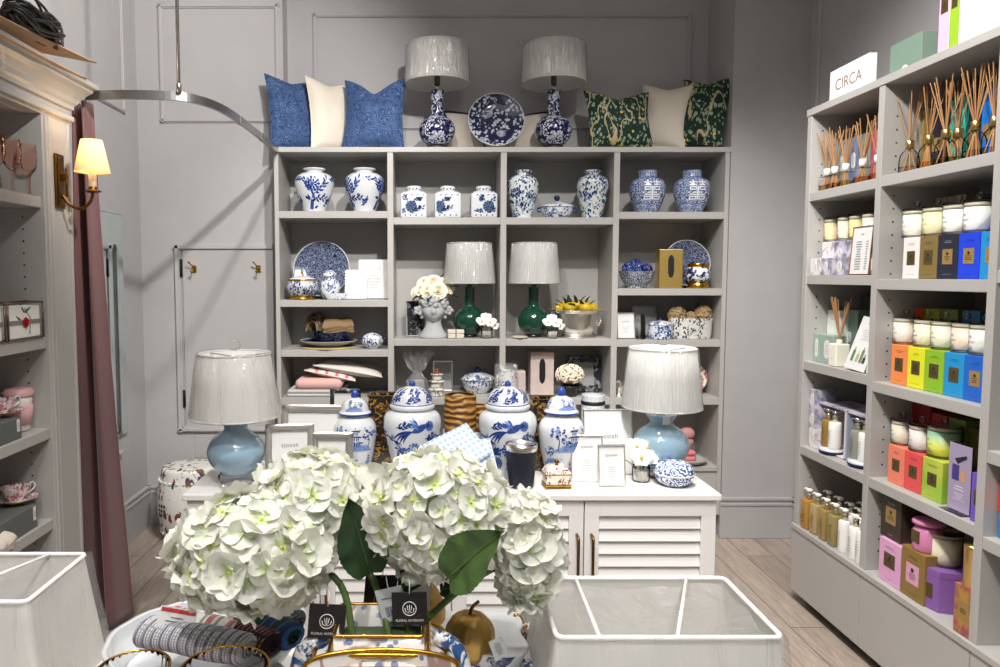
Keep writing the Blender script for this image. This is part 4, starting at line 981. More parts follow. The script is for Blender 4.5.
def green_lamp(px, z, label, H=.34, wide=.195):
    t = thing('green_table_lamp', label, 'lamp', spot_(px, YF + .15, z), 0, 'bottle green lamps in the middle bays')
    MB().lathe(sm([(.0001, .016), (.05, .016), (.056, .02), (.088, .05), (.101, .095), (.092, .142), (.055, .178), (.034, .19), (.032, .225), (.033, .29), (.036, .315), (.0001, .318)], 2), 40).build('base', GREENG, t)
    MB().lathe([(.046, 0), (.052, .004), (.05, .012), (.046, .018)], 28).build('foot', mat((60, 55, 50), .15, .6), t)
    fittings(t, .315, .36)
    lamp_shade(t, .161, .137, .335, .578, m=PLEAT, wrap=True, pleats=70)
    return t
green_lamp(469.3, ZM, 'bottle green lamp with pleated shade beside the white head planter'); green_lamp(534, ZM3, 'bottle green lamp with pleated shade beside the silver bowl of lemons')
o = MB()
t = thing('soap_stack', 'stack of two small cream wrapped soaps tied with string', 'soap', spot_(456, YF + .05, ZM)); SOAP = mat((224, 214, 200), .6)
for i in range(2): MB().rbox((-.05, -.03, i * .027), (.05, .03, i * .027 + .026), .006).build('soap_bar', SOAP, t)
MB().rbox((-.004, -.0315, -.0), (.004, .0315, .0545), .001).build('string', mat((150, 120, 90), .8), t)
def orchid_pot(label, px, Y, z, s=1.0, seed=0, group='small orchid pots', fl=None):
    t = thing('orchid_pot', label, 'potted orchid', spot_(px, Y, z), 0, group); rr = random.Random(seed)
    pot = MB().lathe(hollow([(.03 * s, 0), (.034 * s, .004), (.036 * s, .05 * s), (.034 * s, .062 * s)], .003), 24).build('glass_pot', GLASS, t)
    MB().lathe([(.0001, .004), (.029 * s, .004), (.031 * s, .04 * s), (.0001, .042 * s)], 20).build('moss_fill', mat((196, 196, 186), .8), t)
    MB().rbox((-.013 * s, -.038 * s, .02 * s), (.013 * s, -.034 * s, .046 * s), .001).build('pot_label', mat((170, 165, 158), .6), t)
    st = MB(); 
    fls = fl or [(-.03, -.02, .105, .034), (.018, -.03, .10, .036), (.05, -.01, .075, .026), (-.005, -.0, .13, .03)]
    for (x, y, z_, r) in fls: st.tube(crspl([Vector((0, 0, .02 * s)), Vector((x * .4 * s, 0, z_ * .6 * s)), Vector((x * s, (y + .006) * s, z_ * s))], 4), .0018 * s, 6)
    st.build('stem', LEAFG, t)
    WP = mat((250, 249, 246), .5, sss=.1, name='white_petal')
    for (x, y, z_, r) in fls:
        mb = MB(); c = Vector((x, y, z_)) * s; r *= s
        Rm = Vector((x * 5, -1, .15)).to_track_quat('Z', 'Y').to_matrix().to_4x4(); T = Matrix.Translation(c) @ Rm
        for i in range(5):
            a = i * 2 * pi / 5 + pi / 2 + rr.uniform(-.1, .1); big = 1.15 if i in (1, 4) else .85
            dx = Vector((cos(a), sin(a), 0)); sx_ = Vector((-sin(a), cos(a), 0))
            def fn(u, v, dx=dx, sx_=sx_, big=big):
                wd_ = sin(pi * (u * .9 + .06)) ** .7; q = (v - .5) * 2
                return dx * (r * big * u) + sx_ * (q * wd_ * r * .5 * big) + Vector((0, 0, r * (.22 * u * u - .1 * q * q)))
            mb.grid(fn, 7, 6, mi=0, M=T)
        f = mb.build('blossom', WP, t)
        MB().ball(T @ Vector((0, 0, r * .12)), r * .17, 8, 6).build('lip', mat((226, 190, 70), .5), f)
    mb = MB(); leaf_geo(mb, (-.02 * s, 0, .05 * s), (-.075 * s, -.01, .095 * s), .022 * s); mb.build('leaf', LEAFG, t)
    return t
orchid_pot('small white orchid in a glass pot beside the soaps, near the first green lamp', 487, YF + .05, ZM, 1.0, 1)
orchid_pot('small white orchid in a glass pot before the silver lemon bowl', 553, YF + .05, ZM3, .95, 2)
o = MB().lathe(sm([(.0001, 0), (.045, 0), (.05, .008), (.048, .014), (.03, .016), (.0001, .014)], 1), 28).build('trinket_dish', mat((190, 184, 164), .3), None, spot_(520, YF + .04, ZM3)); tag(o, 'tiny flat pale dish at the shelf edge beneath a green lamp', 'dish')
wc = thing('wine_cooler', 'polished silver footed cooler bowl heaped with lemons', 'bowl', spot_(577, YF + .13, ZM3))
MB().lathe(hollow(sm([(.075, 0), (.11, 0), (.112, .006), (.09, .016), (.085, .022), (.105, .05), (.118, .10), (.122, .14), (.13, .155), (.155, .166), (.158, .172)], 2), .004), 56, ey=.85).build('bowl', SILVER, wc)
for s_ in (-1, 1): MB().tube([(s_ * .113, 0, .13), (s_ * .13, 0, .125), (s_ * .136, -.005, .10), (s_ * .128, -.005, .075), (s_ * .108, 0, .075)], .007, 8).ball((s_ * .136, -.004, .1), .013, 10, 8).build('handle', SILVER, wc)
wc.scale = (1.1, 1, 1)
LEM = NT('lemon_peel'); LEM.col(LEM.mix(LEM.noise(LEM.coord(), 20, 2), lin((176, 140, 16)), lin((206, 176, 36)))); LEM.p(Roughness=.4); LEM.bump(LEM.noise(LEM.coord(), 140, 1), .3, .001); LEM = LEM.m
lem = None
for i, (x, y, z_, rr_, a, lb) in enumerate([(-.045, -.03, .185, 0, .3, 'large lemon at the front of the silver bowl, beside the leaf sprig'), (.045, -.04, .185, 0, -.4, 'largest lemon at the front centre of the silver bowl'), (.1, -.01, .178, 0, 1.2, 'lemon at the bowl rim facing the bookcase divider'), (-.105, .0, .178, 0, .8, 'lemon at the bowl rim nearest the green lamp'), (.0, .03, .195, 0, 2, 'lemon at the back of the heap in the silver bowl'), (-.07, .04, .19, 0, 2.5, 'lemon behind the sprig in the silver bowl'), (.07, .045, .19, 0, .1, 'lemon hidden at the back, divider side of the silver bowl')]):
    if lem is None:
        lem = thing('lemon', lb, 'lemon', (0, 0, 0), 0, 'lemons in the silver bowl')
        MB().lathe(sm([(.0001, -.045), (.006, -.042), (.02, -.033), (.032, -.012), (.032, .012), (.02, .032), (.007, .043), (.0001, .047)], 2), 24, M=Matrix.Rotation(pi / 2, 4, 'Y')).build('peel', LEM, lem)
        MB().lathe([(.0001, 0), (.004, 0), (.003, .006), (.0001, .006)], 8, M=Matrix.Translation((-.047, 0, 0)) @ Matrix.Rotation(-pi / 2, 4, 'Y')).build('stem_end', mat((90, 110, 50), .6), lem); L_ = lem
    else: L_ = dup(lem, lb, (0, 0, 0))
    L_.location = wc.location + Vector((x, y, z_)); L_.rotation_euler = (0, .2, a)
sp = thing('leaf_sprig', 'dark green leaf sprig tucked among the lemons', 'foliage', wc.location)
for i, (a, b) in enumerate([((-.06, 0, .2), (-.09, -.02, .255)), ((-.05, 0, .2), (-.05, 0, .265)), ((.0, 0, .21), (-.02, -.02, .265)), ((.02, 0, .21), (.05, -.02, .26)), ((-.08, 0, .2), (-.13, 0, .235)), ((.08, .0, .2), (.11, -.02, .23)), ((-.1, -.02, .19), (-.14, -.03, .21)), ((.03, -.05, .2), (.0, -.07, .235)), ((-.02, -.05, .2), (-.07, -.075, .215)), ((.06, .02, .21), (.08, .0, .255)), ((-.03, .02, .21), (-.06, .0, .262))]):
    mb = MB(); leaf_geo(mb, a, b, .028, .2); mb.build('leaf', LEAFD, sp)
MB().tube([(-.08, 0, .19), (0, .0, .2), (.08, 0, .195)], .002, 6).build('stem', LEAFD, sp)
# ================================================================== row two, fourth bay
Z4 = SH[3][1]
bo = vessel('octagonal_bowl', 'grey-blue flared bowl on a foot holding blue patterned balls', 'bowl', spot_(637, YF + .12, Z4), [(.058, 0), (.064, 0), (.06, .012), (.082, .03), (.1, .07), (.108, .1), (.11, .104)], porcelain('scroll', 1.8, ground=(184, 190, 200), ink=(60, 66, 84), deep=(36, 40, 56), seed=3), fn=lambda a, z: 1 + .03 * cos(8 * a))
ball = None; P_BALL = porcelain('dark', 2.0, ground=(110, 130, 196), deep=(16, 22, 70), seed=5)
for x, y, z_, r, lb in ((-.055, -.02, .115, .045, 'dark blue patterned ball at the divider side of the flared bowl'), (.0, -.035, .12, .045, 'dark blue patterned ball at the front centre of the flared bowl'), (.05, -.01, .112, .042, 'blue patterned ball at the tissue box side of the flared bowl'), (-.01, .035, .135, .045, 'blue patterned ball on top at the back of the flared bowl')):
    o = MB().ball((0, 0, 0), r, 24, 16).build('carpet_ball', P_BALL, None, bo.location + Vector((x, y, z_)), (x * 20, y * 30, 1)); tag(o, lb, 'decorative ball', 'blue balls in the flared bowl')
def tissue_box(label, px, Y, z, w, h, m, rz=0, name='tissue_box', slot=True, hole_m=None):
    t = thing(name, label, 'tissue box', spot_(px, Y, z), rz)
    MB().rbox((-w / 2, -w / 2, 0), (w / 2, w / 2, h), .004).build('cover', m, t)
    poly = []
    for i in range(28):
        a = 2 * pi * i / 28; poly.append((w * .13 * cos(a), h * .17 * sin(a) * 1.0 + (h * .12 if sin(a) > 0 else -h * .12)))
    MB().prism(poly, 0, .0012, M=Matrix.Translation((0, -w / 2 + .0003, h * .56)) @ YX()).build('slot', hole_m or BLACK, t)
    return t
BR2 = mat((220, 184, 104), .33, .9, name='satin_brass')
tissue_box('brushed brass tissue box cover with an oval slot beside the platter', 668.5, YF + .085, Z4, .138, .235, BR2, rz=-.12)
plate('large navy platter with white rim standing behind the gold-banded pot', spot_(686, YF + .17, Z4), .144, P_PLAT, tilt=10)
gp = vessel('gold_banded_pot', 'small blue and white pot with gold rim and gold foot', 'pot', spot_(698, YF + .075, Z4), [(.05, .035), (.055, .036), (.072, .06), (.074, .09), (.06, .125), (.052, .13)], porcelain('toile', 1.2, deep=(20, 28, 66), ink=(34, 50, 104), seed=7), foot=[(.045, 0), (.062, 0), (.064, .01), (.058, .034), (.05, .038)], foot_m=GOLD)
MB().lathe(sm([(.053, .126), (.062, .132), (.064, .148), (.058, .152), (.05, .14)], 1), 36, cap=False).build('rim', GOLD, gp)
# row three, fourth bay
Z5 = SH[3][2]
LUC = glass(alpha=.35, name='acrylic')
picture('small silver framed card in front at the divider, beside the blue lidded jar', 627, YF + .07, Z5, .112, .162, SILVER, PAPER, rz=.05, fw=.008, writing=[('zjoosh', .66, .016)], group='frames on the small shelf')
picture('larger plain silver frame standing behind the small card', 646, YF + .2, Z5, .16, .2, mat((150, 148, 144), .3, .8), mat((170, 170, 170), .25), rz=.1, fw=.012, group='frames on the small shelf')
o = MB().rbox((-.018, -.03, 0), (.018, .03, .155), .004).build('acrylic_block', LUC, None, spot_(641.5, YF + .06, Z5), (0, 0, .3)); tag(o, 'clear narrow acrylic block beside the small silver framed card', 'frame')
vessel('drum_jar', 'short blue and white lidded drum jar beside the oval planter', 'jar', spot_(661.5, YF + .08, Z5), [(.066, 0), (.071, 0), (.074, .01), (.074, .078), (.07, .084)], porcelain('floral', 1.9, ground=(210, 218, 226), seed=2), lid=[(.074, .084), (.076, .092), (.06, .104), (.02, .112), (.0001, .113)], lid_m=porcelain('floral', 2.2, seed=2), knob=[(.005, .11), (.01, .118), (.0001, .126)])
bpy.data.objects['drum_jar']
vessel('oval_planter', 'oval grey-white planter with dark scroll painting holding straw bundles', 'planter', spot_(692, YF + .11, Z5), [(.115, 0), (.122, 0), (.126, .02), (.13, .1), (.135, .118), (.133, .126)], porcelain('sprig', 1.7, ground=(214, 212, 206), ink=(70, 70, 84), deep=(44, 44, 58), seed=9), ey=.6, n=56)
RAF = NT('straw_fibre'); RAF.col(RAF.mix(RAF.noise(RAF.coord((1, 1, .2)), 220, 3), lin((140, 112, 70)), lin((216, 190, 142)))); RAF.p(Roughness=.9); RAF = RAF.m
for x, z_, rx, lb in ((-.085, .135, .062, 'wide bundle of straw fibre in the oval planter'), (-.0, .125, .04, 'small middle bundle of straw fibre in the oval planter'), (.075, .15, .055, 'tall bundle of straw fibre at the end of the oval planter')):
    mb = MB(); rr = random.Random(int(rx * 1000)); 
    for i in range(90):
        a = rr.uniform(0, 2 * pi); b = rr.uniform(-.5, 1.2); r = rx * rr.uniform(.8, 1.02); pts_ = []
        for j in range(6):
            aa = a + j * .22 * rr.choice((1, 1, -1)); bb = b + j * .12 * rr.uniform(-1, 1); pts_.append((r * cos(aa) * cos(bb), r * .7 * sin(aa) * cos(bb), r * sin(bb)))
        mb.tube(pts_, .0026, 5)
    mb.ball((0, 0, 0), (rx * .85, rx * .6, rx * .85), 12, 8)
    o = mb.build('straw_bundle', RAF, None, bpy.data.objects['oval_planter'].location + Vector((x, 0, z_))); tag(o, lb, 'straw', 'straw bundles in the oval planter')
# ================================================================== fourth shelf row
ZS4 = SH[0][3]
FT = [('folded pale grey throw at the bottom of the cushion stack', 318, .40, .3, .06, FGREY), ]
def folded(label, px, Y, z, w, d, h, m, rz=0, name='folded_throw', cat='throw', layers=3, seed=0, group=None):
    t = thing(name, label, cat, spot_(px, Y, z), rz, group); rr = random.Random(seed)
    for i in range(layers):
        hh = h / layers
        mb = MB().rbox((-w / 2 + rr.uniform(0, .012), -d / 2 + rr.uniform(0, .01), i * hh), (w / 2 - rr.uniform(0, .012), d / 2, (i + 1) * hh * .995), hh * .48, seg=4, smooth=True)
        o = mb.build('fold', m, t)
    return t
folded('pale grey throw folded at the bottom of the cushion pile', 318, YF + .15, ZS4, .36, .26, .045, FGREY, seed=1, layers=2)
folded('dusty pink throw folded on the grey throw, below the white cushions', 319, YF + .14, ZS4 + .046, .30, .25, .065, FPINK, seed=2, layers=1)
STRIPE = NT('pink_striped_linen'); v_ = STRIPE.coord(); wv = STRIPE.n('ShaderNodeTexWave', bands_direction='X'); STRIPE.set(wv.inputs[0], v_); wv.inputs['Scale'].default_value = 5
STRIPE.col(STRIPE.mix(STRIPE.step(wv.outputs['Fac'], .8, .05), lin((214, 206, 200)), lin((226, 110, 124)))); STRIPE.p(Roughness=.9); STRIPE = STRIPE.m
c_ = cushion('off-white cushion with pink stripes under the plain white cushion', 332, YF + .15, ZS4 + .115, .32, .22, STRIPE, rz=-4, lean=86, T=.026, flat=True, seed=8, trim_m=FCREAM); c_.rotation_euler = (0, .2, 0)
c_ = cushion('plain off-white cushion sloping on top of the throw pile', 350, YF + .165, ZS4 + .132, .43, .26, fabric((216, 210, 202)), rz=-4, lean=88, T=.036, flat=True, seed=9); c_.rotation_euler = (0, .16, 0)
# second bay of that row
Z62 = SH[1][2]; Z63 = SH[2][2]
t = thing('wrapped_gift', 'cellophane-wrapped gift with crinkled gathered top beside the bookcase divider', 'gift', spot_(417, YF + .14, Z62)); t.scale = (.74, .74, .9)
CELLO = plastic_wrap('cellophane', 0, .12)
MB().rbox((-.06, -.045, 0), (.06, .045, .10), .01).build('gift_content', mat((176, 172, 168), .6), t)
def ce(u, v):
    a = 2 * pi * u; pr = [(0, .085), (.3, .09), (.46, .05), (.52, .035), (.62, .075), (1, .10)]
    for (x0, r0), (x1, r1) in zip(pr[:-1], pr[1:]):
        if x0 <= v <= x1: r = r0 + (r1 - r0) * (v - x0) / (x1 - x0); break
    q = max(0, v - .5)
    r *= 1 + (.06 + .5 * q) * sin(a * 9 + v * 9) + (.1 + .9 * q) * noise.noise(Vector((cos(a) * 3.5, sin(a) * 3.5, v * 9)))
    return (r * cos(a), r * .8 * sin(a), .30 * v + .09 * q * noise.noise(Vector((cos(a) * 6, sin(a) * 6, 4))))
MB().grid(ce, 120, 34, cu=True).build('cellophane', CELLO, t)
picture('plain silver photo frame behind the small pagoda jar', 443, YF + .24, Z62, .13, .2, SILVER, mat((150, 148, 146), .4), fw=.012)
pg = thing('pagoda_jar', 'small white pagoda-shaped jar with dark painted dots', 'jar', spot_(437, YF + .09, Z62)); PGM = porcelain('sprig', 2.6, ground=(228, 224, 214), ink=(120, 80, 60), deep=(70, 46, 40), seed=4)
for i, (r, z0, h) in enumerate(((.05, 0, .05), (.045, .052, .045), (.036, .1, .038))):
    MB().lathe([(r * .8, z0), (r * .85, z0 + .004), (r * .82, z0 + h * .7), (r * 1.12, z0 + h * .78), (r * .9, z0 + h)], 8, smooth=False).build('tier', PGM, pg)
MB().lathe(sm([(.03, .137), (.012, .15), (.014, .158), (.0001, .172)], 1), 12).build('finial', mat((120, 70, 50), .4), pg)
vessel('lidded_tureen', 'white and blue tureen with navy knob at the back of the tissue box bay', 'tureen', spot_(478, YF + .22, Z62), [(.06, 0), (.066, 0), (.1, .05), (.105, .085)], porcelain('sprig', 1.8, seed=1), lid=[(.112, .085), (.112, .093), (.09, .108), (.04, .125), (.0001, .128)], lid_m=porcelain('landscape', 1.8, seed=1), knob=[(.008, .125), (.022, .135), (.024, .15), (.0001, .165)], knob_m=NAVY)
bpy.data.objects['lidded_tureen.001']['label'] = 'white and blue tureen with navy knob behind the second tall temple jar'
# third bay
BW = porcelain('landscape', 1.6, ground=(224, 222, 216), ink=(40, 38, 40), deep=(18, 18, 20), seed=6)
vessel('figured_jar', 'tall black and white jar in clear film standing behind the bird painted jar', 'jar', spot_(507, 3.05, SBZ), [(.04, 0), (.044, 0), (.048, .1), (.05, .3), (.046, .37), (.04, .39), (.038, .40)], BW)
w_ = bpy.data.objects['figured_jar']
def ce2(u, v):
    a = 2 * pi * u; r = (.0535 - .03 * max(0, v - .7)) * (1 + .06 * sin(a * 6 + v * 8)) + .001; return (r * cos(a), r * sin(a), .43 * v)
MB().grid(ce2, 60, 20, cu=True).build('cellophane', CELLO, w_)
MARB = painted((196, 178, 172), .35, .1, 14, 'pink_marble')
tissue_box('tall pink marbled tissue box cover with black oval slot', 541.5, YF + .17, Z63 + .0, .145, .268, MARB)
o = MB().rbox((-.035, -.05, 0), (.035, .05, .15), .006).build('marbled_canister', MARB, None, spot_(520, YF + .15, Z63)); tag(o, 'small pink marbled box beside the tall tissue cover', 'box')
hp = thing('hydrangea_pot', 'small cream hydrangea in a dark pot beside the black frame', 'potted flower', spot_(571, YF + .07, Z63))
MB().lathe(hollow(sm([(.035, 0), (.04, 0), (.05, .04), (.052, .065)], 1), .004), 24).build('pot', mat((44, 46, 44), .3), hp)
mb = MB(); rr = random.Random(2)
for i in range(60):
    zf_ = 1 - 2 * (i + .5) / 60
    if zf_ < -.5: continue
    a = i * 2.39996; q = sqrt(1 - zf_ * zf_); c = Vector((q * cos(a) * .085, q * sin(a) * .07, .13 + zf_ * .065)); nn = Vector((q * cos(a), q * sin(a), zf_)); T = Matrix.Translation(c) @ nn.to_track_quat('Z', 'Y').to_matrix().to_4x4() @ Matrix.Rotation(rr.uniform(0, 6), 4, 'Z')
    for j in range(4): mb.ball((.011 * cos(j * pi / 2), .011 * sin(j * pi / 2), 0), (.01, .01, .004), 8, 5, M=T)
mb.ball((0, 0, .125), (.07, .06, .05), 12, 8); mb.build('flower_head', mat((234, 220, 196), .7), hp)
for a, b in (((.02, 0, .07), (.075, -.03, .075)), ((-.02, 0, .07), (-.06, -.03, .08)), ((.03, 0, .07), (.1, -.01, .05))):
    mb = MB(); leaf_geo(mb, a, b, .045); mb.build('leaf', LEAFD, hp)
picture('black patterned photo frame at the back of the small hydrangea', 585.5, YF + .2, Z63, .22, .235, P_BLK, mat((150, 150, 148), .4), fw=.045)
# fourth bay
RED = porcelain('floral', 1.6, ground=(222, 212, 196), ink=(156, 60, 60), deep=(110, 30, 36), seed=2)
plate('red and cream scalloped plate on a stand half behind the blue lamp', spot_(695, YF + .17, SH[3][3]), .09, RED, tilt=12, rim=mat((190, 120, 100), .3))
vessel('silver_cup', 'small silver cup in the shadow behind the right blue lamp shade', 'cup', spot_(621, YF + .1, SH[3][3]), [(.026, 0), (.03, 0), (.02, .012), (.04, .05), (.045, .085)], SILVER)
bpy.data.objects['silver_cup']['label'] = 'small silver cup standing at the divider behind the white card frames'
# base level, fourth bay
vessel('stacked_plates', 'small grey stacked dishes on the bookcase base behind the round blue box', 'dishes', spot_(694, YF + .08, ZB), [(.06, 0), (.066, 0), (.1, .018), (.105, .03)], mat((170, 166, 160), .4), t_wall=.006)
bpy.data.objects['stacked_plates'].name = 'grey_dish'
folded('pink folded textile on the bookcase base behind the blue lamp', 686, YF + .17, ZB, .15, .14, .07, mat((214, 120, 126), .8), layers=2, seed=4)
t = thing('pink_bear', 'pink fluffy rabbit-like bundle sitting above the pink textile', 'ornament', spot_(688, YF + .17, ZB + .07)); FUZ = fabric((208, 146, 142))
t.name = 'pink_bundle'; t['label'] = 'loosely bundled dusty pink cloth above the brighter pink textile'; t['category'] = 'cloth'
MB().ball((0, 0, .045), (.06, .05, .045)).ball((.012, -.01, .1), (.05, .045, .04)).build('bundle', FUZ, t)
# ================================================================== on the white sideboard
def sbp(px, Y): return spot_(px, Y, SBZ)
BLUEG = NT('pale_blue_glaze'); BLUEG.col(lin((150, 180, 200))); BLUEG.p(Roughness=.06); BLUEG.b.inputs['Coat Weight'].default_value = .8; BLUEG.b.inputs['Coat Roughness'].default_value = .02; BLUEG = BLUEG.m
ACR = glass(alpha=.1, name='clear_acrylic')
def blue_lamp(px, Y, label, r0, r1, z0, z1, pleated=False):
    t = thing('blue_table_lamp', label, 'lamp', sbp(px, Y), 0, 'pale blue lamps on the sideboard')
    MB().lathe([(.068, 0), (.07, .003), (.07, .032), (.068, .035), (.0001, .035)], 40).build('plinth', ACR, t)
    MB().lathe(sm([(.0001, .035), (.055, .035), (.06, .04), (.062, .048), (.092, .07), (.111, .108), (.111, .14), (.092, .178), (.06, .2), (.044, .212), (.044, .226), (.06, .246), (.062, .252), (.05, .254), (.0001, .25)], 2), 64).build('base', BLUEG, t)
    fittings(t, .25, .30, z1 + .012, crystal=True)
    if pleated: MB().rbox((-.015, -.064, .218), (.015, -.062, .25), .001).build('price_label', PAPER, t)
    lamp_shade(t, r0, r1, z0, z1, wrap=True, m=(PLEAT if pleated else SHADE), pleats=(64 if pleated else 0))
    return t
blue_lamp(233, 2.76, 'pale blue globe lamp with smooth white shade beside the garden stool', .172, .134, .266, .506)
blue_lamp(664.5, 2.87, 'pale blue globe lamp with pleated shade beside the round blue box', .154, .128, .28, .515, True)
P_TJ = porcelain('landscape', 1.2, seed=1); P_TJ2 = porcelain('floral', 1.2, seed=3, ink=(44, 70, 150)); P_LID = porcelain('sprig', 1.5, seed=3)
def temple_jar(px, Y, label, s=1.0, m=None, wide=1.0, H=.29, rz=0, a0=0):
    t = thing('temple_jar', label, 'jar', sbp(px, Y), 0, 'lidded temple jars on the sideboard')
    p = [(r * s, z * s) for r, z in sm([(.055, 0), (.06, 0), (.063, .03), (.08, .1), (.09, .17), (.086, .21), (.062, .238), (.048, .244), (.048, .256)], 2)]
    mb = MB().lathe(hollow(p, .004), 48); b = Brush(mb, round_map(p, .088 * s, -pi / 2 + a0), 3); paint_landscape(b, 2 * pi * .088 * s, .01 * s, .225 * s, 2); mb.build('body', [CERW] + PINK_, t)
    lp = [(r * s, z * s) for r, z in sm([(.062, .249), (.0665, .251), (.068, .259), (.058, .264), (.055, .285), (.044, .305), (.018, .318), (.0001, .32)], 1)]
    lm = MB().lathe(lp, 48); b = Brush(lm, round_map(lp, .055 * s, -pi / 2 + a0), 4); b.lo = .264 * s; b.hi = .312 * s
    for i in range(3):
        c = 2 * pi * .055 * s * i / 3; b.hill(c, .268 * s, .075 * s, .022 * s); b.tree(c - .02 * s, .272 * s, .04 * s); b.tree(c + .03 * s, .27 * s, .036 * s); b.pagoda(c + .008 * s, .284 * s, .022 * s)
    l = lm.build('lid', [CERW] + PINK_, t)
    MB().lathe([(.068 * s, .250 * s), (.0695 * s, .2535 * s), (.0685 * s, .257 * s)], 48, cap=False).build('rim_band', KNOBBLUE, l)
    MB().lathe([(r * s, z * s) for r, z in sm([(.012, .316), (.016, .322), (.0165, .335), (.008, .35), (.0001, .355)], 1)], 20).build('knob', KNOBBLUE, l)
    return t
temple_jar(354, 2.90, 'landscape painted temple jar with cobalt knob behind the small silver frame', .98, H=.3)
def square_jar(px, Y, label, s=1.0, rz=0, a0=0):
    t = thing('temple_jar', label, 'jar', sbp(px, Y), 0, 'lidded temple jars on the sideboard')
    def hx(a, z): return 1 - .035 * (1 - abs(cos(3 * a)))
    p = [(r * s, z * s) for r, z in sm([(.066, 0), (.07, 0), (.074, .03), (.1, .12), (.115, .20), (.106, .238), (.078, .252), (.076, .262)], 2)]
    mb = MB().lathe(hollow(p, .004), 60, fn=hx); b = Brush(mb, round_map(p, .112 * s, -pi / 2 + a0, hx), int(px)); paint_birds(b, 2 * pi * .112 * s, .012 * s, .246 * s, 3); mb.build('body', [CERW] + PINK_, t)
    lp = [(r * s, z * s) for r, z in sm([(.084, .258), (.087, .261), (.087, .272), (.08, .277), (.074, .305), (.056, .33), (.02, .342), (.0001, .344)], 1)]
    lm = MB().lathe(lp, 60, fn=hx); b = Brush(lm, round_map(lp, .075 * s, -pi / 2, hx), int(px) + 1); b.lo = .277 * s; b.hi = .338 * s; C = 2 * pi * .075 * s
    for i in range(6):
        for (x, z, a_) in ((-.3, .287, .5), (.05, .286, .9), (.1, .31, .4), (-.2, .318, .7)): b.spray(C * (i + x) / 6, z * s, a_, .032 * s, .016 * s, .5, 5, False, .0025 * s)
        b.blossom(C * (i + .35) / 6, .300 * s, .008 * s)
    ring_line(b, .2785 * s, 0, C, .003 * s)
    l = lm.build('lid', [CERW] + PINK_, t)
    MB().lathe([(r * s, z * s) for r, z in sm([(.01, .34), (.013, .346), (.012, .358), (.0001, .366)], 1)], 20).build('knob', KNOBBLUE, l)
    return t
square_jar(412, 2.89, 'large bird painted temple jar behind the white hydrangeas, near the cellophane gift', 1.05, a0=.05)
square_jar(508.5, 2.885, 'large bird painted temple jar directly behind the black tumbler', 1.05, a0=-.1)
temple_jar(563, 2.87, 'temple jar with blue tree and cobalt knob behind the trinket box', 1.02, a0=.3)
# black tumbler
t = thing('travel_tumbler', 'matt navy-black tumbler with clear lid and steel rim', 'tumbler', sbp(523, 2.712)); t.scale = (1.06, 1.06, 1.1); NB = mat((24, 30, 44), .55)
MB().lathe(sm([(.0001, 0), (.042, 0), (.045, .006), (.056, .128)], 1) + [(.056, .13), (.0001, .13)], 40).build('body', NB, t)
MB().lathe([(.0562, .13), (.0575, .14), (.058, .152), (.055, .153), (.054, .131)], 40, cap=False).build('rim', SILVER, t)
MB().lathe([(.0001, .146), (.054, .146), (.058, .153), (.05, .157), (.0001, .157)], 40).build('lid', GLASS, t)
# trinket box
t = thing('trinket_box', 'small cream enamel box with red dots and gilt feet', 'trinket box', sbp(559, 2.71), .05); TR = porcelain('sprig', 3.2, ground=(236, 226, 208), ink=(150, 50, 50), deep=(110, 40, 40), seed=2)
MB().rbox((-.048, -.035, .014), (.048, .035, .055), .006).build('body', TR, t)
l = MB().add([(x * a, y * a, z) for z, a in ((.057, 1), (.072, .82), (.084, .55)) for x, y in ((-.05, -.037), (.05, -.037), (.05, .037), (-.05, .037))], [(0, 1, 5, 4), (1, 2, 6, 5), (2, 3, 7, 6), (3, 0, 4, 7), (4, 5, 9, 8), (5, 6, 10, 9), (6, 7, 11, 10), (7, 4, 8, 11), (8, 9, 10, 11), (3, 2, 1, 0)]).build('lid', TR, t)
MB().lathe(sm([(.006, .084), (.005, .09), (.01, .096), (.008, .104), (.0001, .11)], 1), 14).build('knob', ABRASS, l)
MB().rbox((-.05, -.037, .008), (.05, .037, .016), .003).rbox((-.05, -.037, .054), (.05, .037, .058), .0015).build('gilt_band', BRASS, t)
for x in (-.046, .046):
    for y in (-.032, .032): MB().ball((x, y, .006), .006, 8, 6).build('foot', BRASS, t)
# silver photo frames, far end
picture('largest silver photo frame, behind two smaller ones and the flowers', 310, 2.86, SBZ, .265, .285, SILVER, PAPER, rz=-.05, lean=12, fw=.03, d=.022, writing=[('zjoosh', .52, .03)], group='silver photo frames on the sideboard')
picture('upright silver photo frame nearest the smooth-shaded blue lamp', 287, 2.70, SBZ, .185, .24, SILVER, PAPER, rz=.12, lean=12, fw=.026, d=.022, writing=[('zjoosh', .66, .022)], group='silver photo frames on the sideboard')
picture('smallest silver photo frame, overlapping the landscape temple jar', 329.5, 2.72, SBZ, .165, .205, SILVER, PAPER, rz=-.06, lean=10, fw=.03, d=.022, writing=[('zjoosh', .6, .02)], group='silver photo frames on the sideboard')
